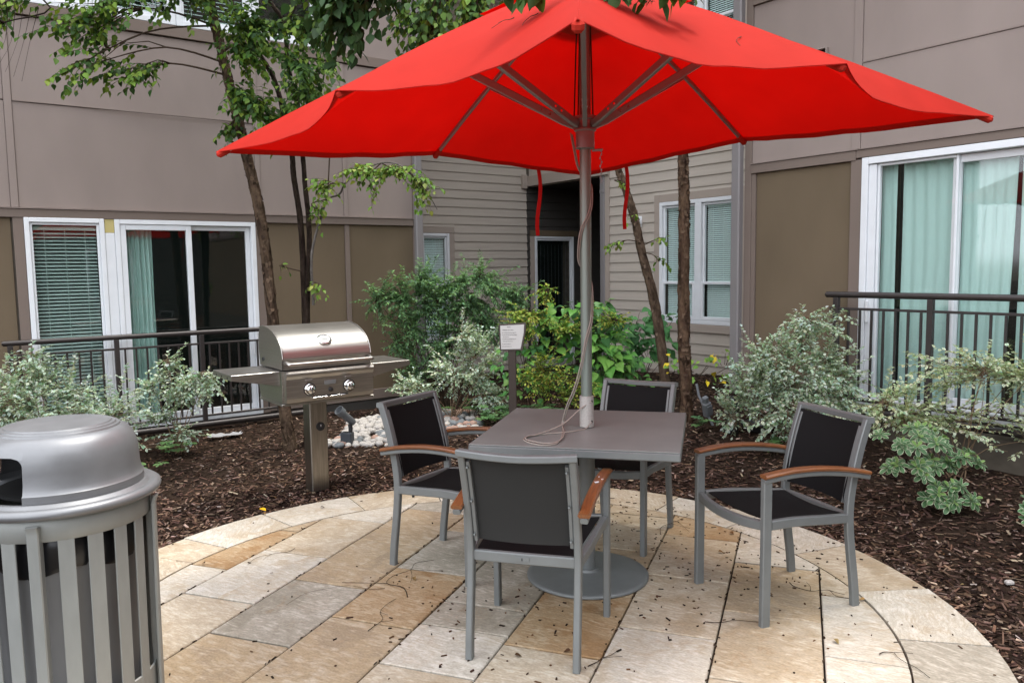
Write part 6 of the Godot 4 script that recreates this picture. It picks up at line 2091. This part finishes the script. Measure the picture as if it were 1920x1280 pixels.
func chip_mesh(sd: int) -> ArrayMesh:
	var r := RandomNumberGenerator.new()
	r.seed = sd
	var g := Geo.new()
	var pts := []
	for k in 8:
		pts.append(Vector3((0.5 if k & 1 else -0.5) * r.randf_range(0.6, 1.1), (0.5 if k & 2 else -0.5) * r.randf_range(0.5, 1.2), (0.5 if k & 4 else -0.5) * r.randf_range(0.75, 1.1)))
	for f in [[0, 1, 3, 2], [4, 5, 7, 6], [0, 1, 5, 4], [2, 3, 7, 6], [0, 2, 6, 4], [1, 3, 7, 5]]:
		var q := []
		var c := Vector3.ZERO
		for i in f:
			q.append(pts[i])
			c += pts[i]
		g.face([q[0], q[1], q[2]], c)
		g.face([q[0], q[2], q[3]], c)
	return g.mesh()


func build_beds() -> void:
	# shredded bark: far too many to count
	for kind in 3:
		var m := chip_mesh(100 + kind)
		var xf: Array[Transform3D] = []
		var cols := PackedColorArray()
		var tries := 0
		while tries < 34000:
			tries += 1
			# denser near the patio's edge, where single chips can be told apart
			var a := rng.randf() * TAU
			var rr := R_OUT + 0.01 + pow(rng.randf(), 1.35) * 6.6
			var x := PATIO.x + sin(a) * rr
			var z := PATIO.y - cos(a) * rr
			if z > -2.3 or absf(x) > 0.70 * -z + 0.5 or not in_bed(x, z):
				continue
			var big := rng.randf()
			var l := rf(0.020, 0.055) if big < 0.88 else rf(0.055, 0.10)
			var wd := rf(0.005, 0.015)
			var y := ground_y(x, z) + 0.018 * n1.get_noise_2d(x * 2.2, z * 2.2) + 0.012 * n2.get_noise_2d(x * 7.0, z * 7.0) - 0.012 + rf(0.0, 0.016)
			var bs := Basis(Vector3.UP, rng.randf() * TAU) * Basis(Vector3.RIGHT, rf(-0.35, 0.35)) * Basis(Vector3.BACK, rf(-0.5, 0.5))
			xf.append(Transform3D(bs.scaled_local(Vector3(wd, rf(0.002, 0.006), l)), Vector3(x, y, z)))
			var tone := rng.randf()
			var c := Color(0.0520, 0.0312, 0.0228)
			if tone > 0.55:
				c = Color(0.1105, 0.0689, 0.0494)
			if tone > 0.82:
				c = Color(0.1950, 0.1326, 0.0975)
			if tone > 0.97:
				c = Color(0.3900, 0.3055, 0.2405)
			if tone < 0.25:
				c = Color(0.015, 0.009, 0.007)
			cols.append(vary(c, 0.3))
		many("mulch", m, mats.mulch_chip, xf, cols, null)
	# washed river stones, two patches by the grill
	var beds := [
		["patch of pale river stones beside the grill post, round the spotlight", [Vector2(-1.74, -6.95), Vector2(-1.10, -6.88), Vector2(-0.95, -7.4), Vector2(-1.15, -8.1), Vector2(-1.45, -8.45), Vector2(-1.72, -8.1), Vector2(-1.62, -7.5)], 150],
		["smaller patch of pinkish river stones behind the left chair, by the low plants", [Vector2(-0.82, -7.35), Vector2(-0.28, -7.45), Vector2(-0.36, -8.1), Vector2(-0.45, -8.7), Vector2(-0.82, -8.7), Vector2(-0.98, -8.0)], 130]]
	var shapes := []
	for k in 6:
		var g := Geo.new()
		var rr := RandomNumberGenerator.new()
		rr.seed = 500 + k
		var pts := []
		for j in 7:
			for i in 10:
				var a := TAU * i / 9.0
				var b := lerpf(-PI * 0.5, PI * 0.5, j / 6.0)
				var d := Vector3(cos(a) * cos(b), sin(b), sin(a) * cos(b))
				pts.append(d * Vector3(1.0, 0.62, 0.78) * (1.0 + 0.16 * n1.get_noise_3dv(d * 1.3 + Vector3(k * 7.0, 0, 0))))
		# rows run upwards; columns turn from +x to +z, so flip for outward faces
		var rv := []
		for j in 7:
			for i in range(9, -1, -1):
				rv.append(pts[j * 10 + i])
		g.grid(rv, 10, 7)
		for i in g.v.size():
			var dd := g.v[i] / Vector3(1.0, 0.62, 0.78)
			g.n[i] = (dd / Vector3(1.0, 0.62, 0.78)).normalized()
		shapes.append(g.mesh())
	var stone_spots := PackedVector2Array()
	for bi in beds.size():
		var bd: Array = beds[bi]
		var t := thing("river_stone_bed", bd[0], "river stones")
		var poly := PackedVector2Array(bd[1])
		var placed := 0
		var guard := 0
		while placed < bd[2] and guard < 9000:
			guard += 1
			var p := Vector2(rf(-1.8, -0.2), rf(-8.75, -6.85))
			if not Geometry2D.is_point_in_polygon(p, poly):
				continue
			var s := rf(0.026, 0.060)
			var ok := true
			for q in stone_spots:
				if q.distance_to(p) < 0.064:
					ok = guard > 7000
					break
			if not ok:
				continue
			stone_spots.append(p)
			var pick := rng.randf()
			var mt: Material = mats.pebble
			if bi == 0:
				mt = mats.pebble_grey if pick > 0.86 else (mats.pebble_pink if pick > 0.80 else mats.pebble)
			else:
				mt = mats.pebble_grey if pick > 0.62 else (mats.pebble_pink if pick > 0.34 else mats.pebble)
			var st := part("stone", shapes[rng.randi() % 6], mt, t, Vector3(p.x, ground_y(p.x, p.y) + s * 0.30, p.y))
			st.rotation = Vector3(rf(-0.3, 0.3), rng.randf() * TAU, rf(-0.3, 0.3))
			st.scale = Vector3(s, s, s)
			placed += 1
	# low evergreen ground plants with whorls of leaves, in front of the sign
	var lowleaf := leaf_mesh(scaled(SPOON, 0.062, 1.0), 0.15, 4.0, Color(0.13, 0.23, 0.10), Color(0.08, 0.165, 0.065))
	var specs := [
		["low whorled green plant in front of the sign post", Vector3(-0.14, 0, -7.85), 0.22, 26], ["low whorled green plant right of the sign post, behind the table", Vector3(0.20, 0, -7.8), 0.26, 30],
		["low whorled green plant left of the sign post, over the stones", Vector3(-0.42, 0, -8.3), 0.20, 18], ["low whorled green plant under the golden shrub", Vector3(0.38, 0, -7.6), 0.2, 16],
		["seedling tuft at the foot of the straight right trunk", Vector3(1.66, 0, -6.78), 0.09, 6], ["pale seedling in the mulch below the corner shrub", Vector3(2.0, 0, -5.95), 0.12, 5],
		["small green tuft at the foot of the dark bush", Vector3(-0.95, 0, -8.45), 0.2, 16], ["leafy weed at the foot of the shrub left of the grill", Vector3(-2.95, 0, -6.72), 0.14, 8],
		["leafy weed beside the bin's dome at the left edge", Vector3(-3.0, 0, -5.7), 0.3, 22]]
	for s in specs:
		var b: Vector3 = s[1]
		b.y = ground_y(b.x, b.z)
		var t := thing("low_plant", s[0], "ground plant", b, 0.0, "low plants in the beds")
		var xf: Array[Transform3D] = []
		var cols := PackedColorArray()
		var wood := Geo.new()
		for k in int(s[3]):
			var p := Vector3(rng.randfn() * s[2] * 0.5, rf(0.04, 0.13) + s[2] * 0.25 * rng.randf(), rng.randfn() * s[2] * 0.4)
			wood.tube(PackedVector3Array([Vector3(p.x * 0.6, -0.02, p.z * 0.6), p]), [0.0025, 0.002], 4, false)
			var spin := rng.randf() * TAU
			var tone := vary([Color(1, 1, 1), Color(0.8, 0.9, 0.85), Color(1.3, 1.3, 1.1), Color(1.7, 1.6, 1.5)][rng.randi() % 4], 0.2)
			for i in 8:
				var a := spin + i * 2.4
				var dir := Vector3(cos(a), 0.15 + 0.1 * (i % 3), sin(a)) + Vector3(0, 0, 0.2)
				xf.append(leaf_xf(p, dir, Vector3.UP + rdir() * 0.3, rf(0.7, 1.1)))
				cols.append(tone)
		part("stems", wood.mesh(), mats.twig, t)
		many("foliage", lowleaf, mats.leaf, xf, cols, t)


# ------------------------------------------------------------------ small things
func text_mesh(txt: String, size: float, depth := 0.0006) -> TextMesh:
	var f := SystemFont.new()
	f.font_names = PackedStringArray(["Droid Sans"])
	f.font_weight = 800
	var m := TextMesh.new()
	m.font = f
	m.text = txt
	m.font_size = 16
	m.pixel_size = size / 16.0
	m.depth = depth
	m.horizontal_alignment = HORIZONTAL_ALIGNMENT_LEFT
	m.vertical_alignment = VERTICAL_ALIGNMENT_CENTER
	return m


func twig_thing(label: String, pts: Array, r: float, forks: Array, mat: Material, group := "fallen twigs on the patio") -> void:
	var c: Vector3 = pts[0]
	var t := thing("fallen_twig", label, "twig", c, 0.0, group)
	r *= 0.62
	var loc := []
	for i in pts.size():
		loc.append(pts[i] - c)
		if i < pts.size() - 1:
			var d: Vector3 = pts[i + 1] - pts[i]
			loc.append(pts[i] - c + d * rf(0.35, 0.6) + Vector3(d.z, 0, -d.x) * rf(-0.28, 0.28))
	var g := Geo.new()
	g.tube(smooth(loc, 4), [r, r, r * 0.9, r * 0.9, r * 0.8, r * 0.8, r * 0.7, r * 0.7, r * 0.6, r * 0.5], 5)
	for f in forks:
		var a: Vector3 = loc[f[0] * 2]
		g.tube(smooth([a, a + f[1] * 0.5 + Vector3(rf(-0.01, 0.01), 0, rf(-0.01, 0.01)), a + f[1]], 3), [r * 0.7, r * 0.6, r * 0.4], 4)
	part("stick", g.mesh(), mat, t)


func build_small_things() -> void:
	# rules sign on a post
	var sg := thing("rules_sign", "small brown framed rules sign on a brown post in front of the shrubs", "sign", Vector3(0.0, ground_y(0.0, -6.8), -6.8), deg_to_rad(-3.0))
	part("post", span(-0.034, 0.034, 0.0, 0.80, -0.02, 0.02, 0.005), mats.sign_brown, sg, Vector3(0.0, 0, 0))
	var pl := Geo.new()
	var tilt := Transform3D(Basis(Vector3.RIGHT, -0.12), Vector3(0, 0.80, 0.022))
	pl.prism(PackedVector2Array([Vector2(-0.105, 0.0), Vector2(-0.115, 0.232), Vector2(0.122, 0.242), Vector2(0.122, 0.18), Vector2(0.092, 0.002)]), -0.004, 0.004, tilt, 0.0015)
	var plate := part("sign_plate", pl.mesh(), mats.sign_brown, sg)
	var fc := Geo.new()
	fc.prism(PackedVector2Array([Vector2(-0.094, 0.013), Vector2(-0.100, 0.217), Vector2(0.107, 0.226), Vector2(0.102, 0.15), Vector2(0.074, 0.015)]), 0.0042, 0.0056, tilt)
	part("sign_sheet", fc.mesh(), mats.sign_face, plate)
	var lines := [[-0.040, 0.205, 0.017, "B.B.Q."], [-0.080, 0.178, 0.0135, "WARNING: Open Flame"], [-0.088, 0.156, 0.0125, "• Use common sense near gas fire"], [-0.088, 0.137, 0.0125, "• Please clean grill and surrounding"], [-0.078, 0.119, 0.0125, "area after use"], [-0.088, 0.100, 0.0125, "• Grill will automatically shut off"], [-0.078, 0.081, 0.0125, "after about 15 minutes"], [-0.088, 0.058, 0.0125, "• No glass containers"], [-0.088, 0.037, 0.0125, "• Turn off gas after use"]]
	for l in lines:
		var tx := part("lettering", text_mesh(l[3], l[2] * 0.62), mats.sign_ink, plate)
		tx.transform = tilt * Transform3D(Basis.IDENTITY, Vector3(l[0], l[1], 0.0062))
	# spotlight in the stones
	var sp := thing("garden_spotlight", "dark bullet spotlight on a stake box, standing in the river stones by the grill", "spotlight", Vector3(-1.50, ground_y(-1.5, -7.02), -7.02), deg_to_rad(-10.0))
	part("stake_box", span(-0.052, 0.052, -0.03, 0.115, -0.04, 0.04, 0.006), mats.navy_paint, sp)
	part("cover_screw", tube_mesh([Vector3(0.02, 0.03, 0.04), Vector3(0.02, 0.03, 0.044)], [0.008], 10), mats.dark_plastic, sp)
	part("knuckle", tube_mesh([Vector3(0.03, 0.11, 0), Vector3(0.035, 0.15, 0), Vector3(0.03, 0.19, 0)], [0.017, 0.02, 0.02], 12), mats.dark_plastic, sp)
	var barrel := Geo.new()
	barrel.lathe([Vector2(0.0, -0.11), Vector2(0.026, -0.105), Vector2(0.032, -0.09), Vector2(0.034, 0.05), Vector2(0.044, 0.055), Vector2(0.045, 0.105), Vector2(0.041, 0.105), Vector2(0.038, 0.05), Vector2(0.0, 0.045)], 24)
	var br := part("barrel", barrel.mesh(), mats.grey_paint, sp, Vector3(0.0, 0.26, 0.01))
	br.rotation = Vector3(0.75, 0.0, 0.42)
	# downspout drain: black corrugated pipe and a splash tray
	var pg := Geo.new()
	var pts := smooth([Vector3(0.02, 0.30, -0.02), Vector3(0.02, 0.20, 0.0), Vector3(0.0, 0.09, 0.03), Vector3(-0.03, 0.0, 0.10)], 12)
	var fr := Geo.frames(pts, Vector3(0.01, 0.02, 1))
	var rad := []
	for i in pts.size():
		rad.append(0.052 + 0.006 * (1.0 if i % 2 == 0 else -1.0))
	pg.tube(pts, rad, 18)
	var dp := thing("drain_pipe", "black corrugated drain pipe at the foot of the right downspout", "pipe", Vector3(1.88, ground_y(1.88, -6.70), -6.70))
	part("hose", pg.mesh(), mats.black_rubber, dp)
	var tray := thing("splash_tray", "black plastic splash tray lying in the mulch by the drain pipe", "tray", Vector3(2.08, ground_y(2.08, -6.62) + 0.005, -6.62), 0.4)
	part("bowl", lathe_mesh([Vector2(0.0, 0.006), Vector2(0.10, 0.004), Vector2(0.135, 0.055), Vector2(0.142, 0.056), Vector2(0.146, 0.050), Vector2(0.11, -0.004)], 20), mats.black_rubber, tray)
	# grey conduit body by the straight trunk
	var cd := thing("conduit_fitting", "grey electrical fitting on a bent conduit right of the straight trunk", "conduit", Vector3(1.72, ground_y(1.72, -6.95), -6.95), 0.3)
	part("conduit", tube_mesh([Vector3(-0.06, 0.36, -0.06), Vector3(-0.05, 0.26, -0.04), Vector3(-0.01, 0.14, 0.0), Vector3(0.06, -0.05, 0.06)], [0.012], 10), mats.grey_paint, cd)
	var fb := part("body", box_mesh(Vector3(0.075, 0.15, 0.06), 0.012), mats.grey_paint, cd, Vector3(0.0, 0.14, 0.02))
	fb.rotation = Vector3(0.25, 0.2, 0.38)
	part("lid_plate", box_mesh(Vector3(0.058, 0.09, 0.008), 0.003), mats.grey_paint, fb, Vector3(0.004, 0.0, 0.034))
	part("clamp", box_mesh(Vector3(0.05, 0.07, 0.045), 0.01), mats.grey_paint, fb, Vector3(-0.004, 0.10, 0.0))
	# scraps
	var g := Geo.new()
	var sc := []
	for j in 5:
		for i in 12:
			sc.append(Vector3(i * 0.027 - 0.15 + 0.02 * sin(j * 2.1), 0.010 + 0.045 * absf(n1.get_noise_2d(i * 0.9, j * 1.3)), -(j * 0.034 - 0.06) + 0.02 * n2.get_noise_1d(i * 0.7)))
	g.grid(sc, 12, 5)
	var cl := thing("cloth_scrap", "crumpled white scrap lying in the mulch under the left guard rail", "scrap", Vector3(-2.80, ground_y(-2.8, -7.55) + 0.01, -7.55), 0.45)
	part("cloth", g.mesh(), mats.pale_cloth, cl)
	var yl := leaf_mesh(scaled(OVAL, 0.055, 1.3), 0.2, 3.0, Color(1, 1, 1), Color(1, 1, 1))
	var y0 := thing("yellow_leaf", "fallen yellow leaf on the edge of the mulch left of the grill post", "leaf", Vector3(-1.62, 0.012, -4.90), 1.1)
	part("blade", yl, mats.yellow_leaf, y0)
	for w in [[Vector3(2.33, 0, -3.60), 0.020, "white stone chip in the dark mulch right of the patio"], [Vector3(1.62, 0, -4.72), 0.022, "pale chip in the mulch behind the lone chair's seat"], [Vector3(2.62, 0, -3.42), 0.015, "tiny pale chip in the mulch near the right edge"]]:
		var wc := thing("stone_chip", w[2], "stone", Vector3(w[0].x, ground_y(w[0].x, w[0].z) + 0.008, w[0].z), 0.0, "pale chips in the mulch")
		part("chip", box_mesh(Vector3(w[1] * 2.0, w[1], w[1] * 1.4), w[1] * 0.3), mats.pebble, wc)
	# leaf litter on the paving: dark shreds
	var m := chip_mesh(301)
	var xf: Array[Transform3D] = []
	var cols := PackedColorArray()
	for k in 620:
		var p := Vector2.ZERO
		var q := rng.randf()
		if q < 0.42:
			p = Vector2(0.95 + rng.randfn() * 0.5, -3.9 + rng.randfn() * 0.5)
		elif q < 0.62:
			p = Vector2(0.55 + rng.randfn() * 0.35, -4.75 + rng.randfn() * 0.28)
		elif q < 0.80:
			p = Vector2(-0.25 + rng.randfn() * 0.3, -3.4 + rng.randfn() * 0.4)
		else:
			p = PATIO + Vector2(rf(-1.9, 1.9), rf(-1.9, 1.2))
		if p.distance_to(PATIO) > R_OUT - 0.01:
			continue
		var l := rf(0.005, 0.018) if rng.randf() < 0.88 else rf(0.02, 0.034)
		xf.append(Transform3D(Basis(Vector3.UP, rng.randf() * TAU).scaled_local(Vector3(rf(0.003, 0.009), rf(0.002, 0.005), l)), Vector3(p.x, 0.0025, p.y)))
		var c: Color = [Color(0.02, 0.013, 0.01), Color(0.045, 0.025, 0.016), Color(0.085, 0.045, 0.024)][rng.randi() % 3]
		cols.append(vary(c, 0.3))
	# shreds caught in the joints between the slabs
	var ja := deg_to_rad(20.2)
	var jn := Vector2(cos(ja), sin(ja))
	var jt := Vector2(sin(ja), -cos(ja))
	for k in 260:
		var p := jn * (0.105 + 0.4045 * rng.randi_range(-7, 3) + rng.randfn() * 0.004) + jt * rf(2.4, 5.0)
		if p.distance_to(PATIO) > R_IN:
			continue
		xf.append(Transform3D(Basis(Vector3.UP, atan2(jt.x, jt.y) + rng.randfn() * 0.3).scaled_local(Vector3(rf(0.003, 0.007), 0.004, rf(0.008, 0.03))), Vector3(p.x, 0.001, p.y)))
		cols.append(vary(Color(0.03, 0.018, 0.012), 0.4))
	many("leaf_litter", m, mats.dead_leaf, xf, cols, null)
	var dl := leaf_mesh(scaled(POINTED, 0.034, 1.0), 0.5, 9.0, Color(1, 1, 1), Color(0.8, 0.8, 0.8))
	xf = []
	cols = PackedColorArray()
	for k in 46:
		var a := rng.randf() * TAU
		var rr := R_OUT * sqrt(rng.randf()) * 1.25
		var p := PATIO + Vector2(sin(a), -cos(a)) * rr
		xf.append(leaf_xf(Vector3(p.x, 0.010, p.y), Vector3(sin(a * 7.0), 0.0, cos(a * 7.0)), Vector3.UP + rdir() * 0.4, rf(0.5, 1.0)))
		cols.append(vary([Color(0.16, 0.085, 0.035), Color(0.07, 0.04, 0.022), Color(0.24, 0.16, 0.07)][k % 3], 0.3))
	many("fallen_leaves", dl, mats.dead_leaf, xf, cols, null)
	# twigs blown down on the paving
	var y := 0.006
	twig_thing("forked black twig lying left of the near chair's legs", [Vector3(-0.50, y, -3.52), Vector3(-0.62, y, -3.68), Vector3(-0.52, y + 0.02, -3.80), Vector3(-0.42, y, -3.98)], 0.004, [[1, Vector3(-0.22, 0, -0.02)], [2, Vector3(0.02, 0, 0.16)], [2, Vector3(0.16, 0, 0.02)]], mats.twig_dark)
	twig_thing("thin curved twig on the ochre slab left of the near chair", [Vector3(-0.62, y, -3.18), Vector3(-0.58, y, -3.27), Vector3(-0.60, y, -3.36), Vector3(-0.55, y, -3.50)], 0.0032, [[1, Vector3(0.05, 0, -0.01)], [2, Vector3(0.04, 0, 0.03)]], mats.twig_dark)
	twig_thing("long hair-thin twig reaching left from the forked twig", [Vector3(-0.62, y, -3.62), Vector3(-0.80, y, -3.66), Vector3(-0.98, y, -3.58), Vector3(-1.04, y, -3.45)], 0.0022, [], mats.twig)
	twig_thing("knot of fine twigs by the far chair's rear foot", [Vector3(0.82, y, -4.32), Vector3(0.90, y + 0.03, -4.42), Vector3(0.96, y, -4.55), Vector3(1.06, y, -4.66)], 0.003, [[1, Vector3(0.08, 0.01, 0.12)], [1, Vector3(-0.1, 0, 0.1)], [2, Vector3(0.03, 0, 0.2)], [2, Vector3(-0.12, 0.02, 0.05)]], mats.twig)
	twig_thing("crooked twig against the lone chair's rear leg", [Vector3(1.30, y, -3.62), Vector3(1.36, y, -3.52), Vector3(1.44, y + 0.01, -3.50), Vector3(1.52, y, -3.42)], 0.0035, [[1, Vector3(0.02, 0, -0.1)], [2, Vector3(0.05, 0, 0.05)]], mats.twig_dark)
	twig_thing("short dark stick across the joint at the lone chair's front foot", [Vector3(0.80, y, -3.22), Vector3(0.93, y, -3.23), Vector3(1.06, y, -3.20)], 0.003, [], mats.twig_dark)
	twig_thing("hooked black twig at the lower right corner of the patio", [Vector3(1.40, y, -2.92), Vector3(1.46, y, -2.93), Vector3(1.47, y, -2.85), Vector3(1.50, y, -2.74)], 0.0035, [[1, Vector3(0.07, 0, 0.01)]], mats.twig_dark)
	twig_thing("dark twig by the near chair's right rear foot", [Vector3(0.27, y, -2.86), Vector3(0.33, y, -2.92), Vector3(0.40, y, -2.98)], 0.0035, [[1, Vector3(0.08, 0, -0.01)]], mats.twig_dark)
	twig_thing("slender twig on the border slabs left of the table", [Vector3(-1.20, y, -4.18), Vector3(-1.30, y, -4.10), Vector3(-1.38, y, -3.95)], 0.0025, [[1, Vector3(-0.02, 0, 0.09)]], mats.twig)
	twig_thing("pale straw twig on the left border by the bin", [Vector3(-1.78, y, -4.02), Vector3(-1.66, y, -3.98), Vector3(-1.55, y, -3.99)], 0.0022, [], mats.twig_tan)
	# bits lying on the umbrella: on the front left and front right panels
	var spots := [[0, 0.45, 0.62, 0.10, "curled brown twig on the umbrella's left front panel"], [7, 0.42, 0.50, 0.13, "long thin twig on the umbrella's right front panel"], [7, 0.20, 0.80, 0.07, "faint twig on the umbrella near the right front rib"], [0, 0.22, 0.72, 0.06, "short twig high on the umbrella's left front panel"], [7, 0.62, 0.40, 0.05, "dark twig near the top of the umbrella's right front panel"]]
	for s in spots:
		var a := POLE + canopy_at(s[0], s[1], s[2], 0.004)
		var b := POLE + canopy_at(s[0], s[1] + s[3] * 0.55, s[2] + 0.02, 0.010)
		var c := POLE + canopy_at(s[0], s[1] + s[3], s[2] + 0.06, 0.004)
		twig_thing(s[4], [a, b, c], 0.003, [[1, (c - a).rotated(Vector3.UP, 0.8) * 0.4]] if s[3] > 0.08 else [], mats.twig, "bits lying on the umbrella")
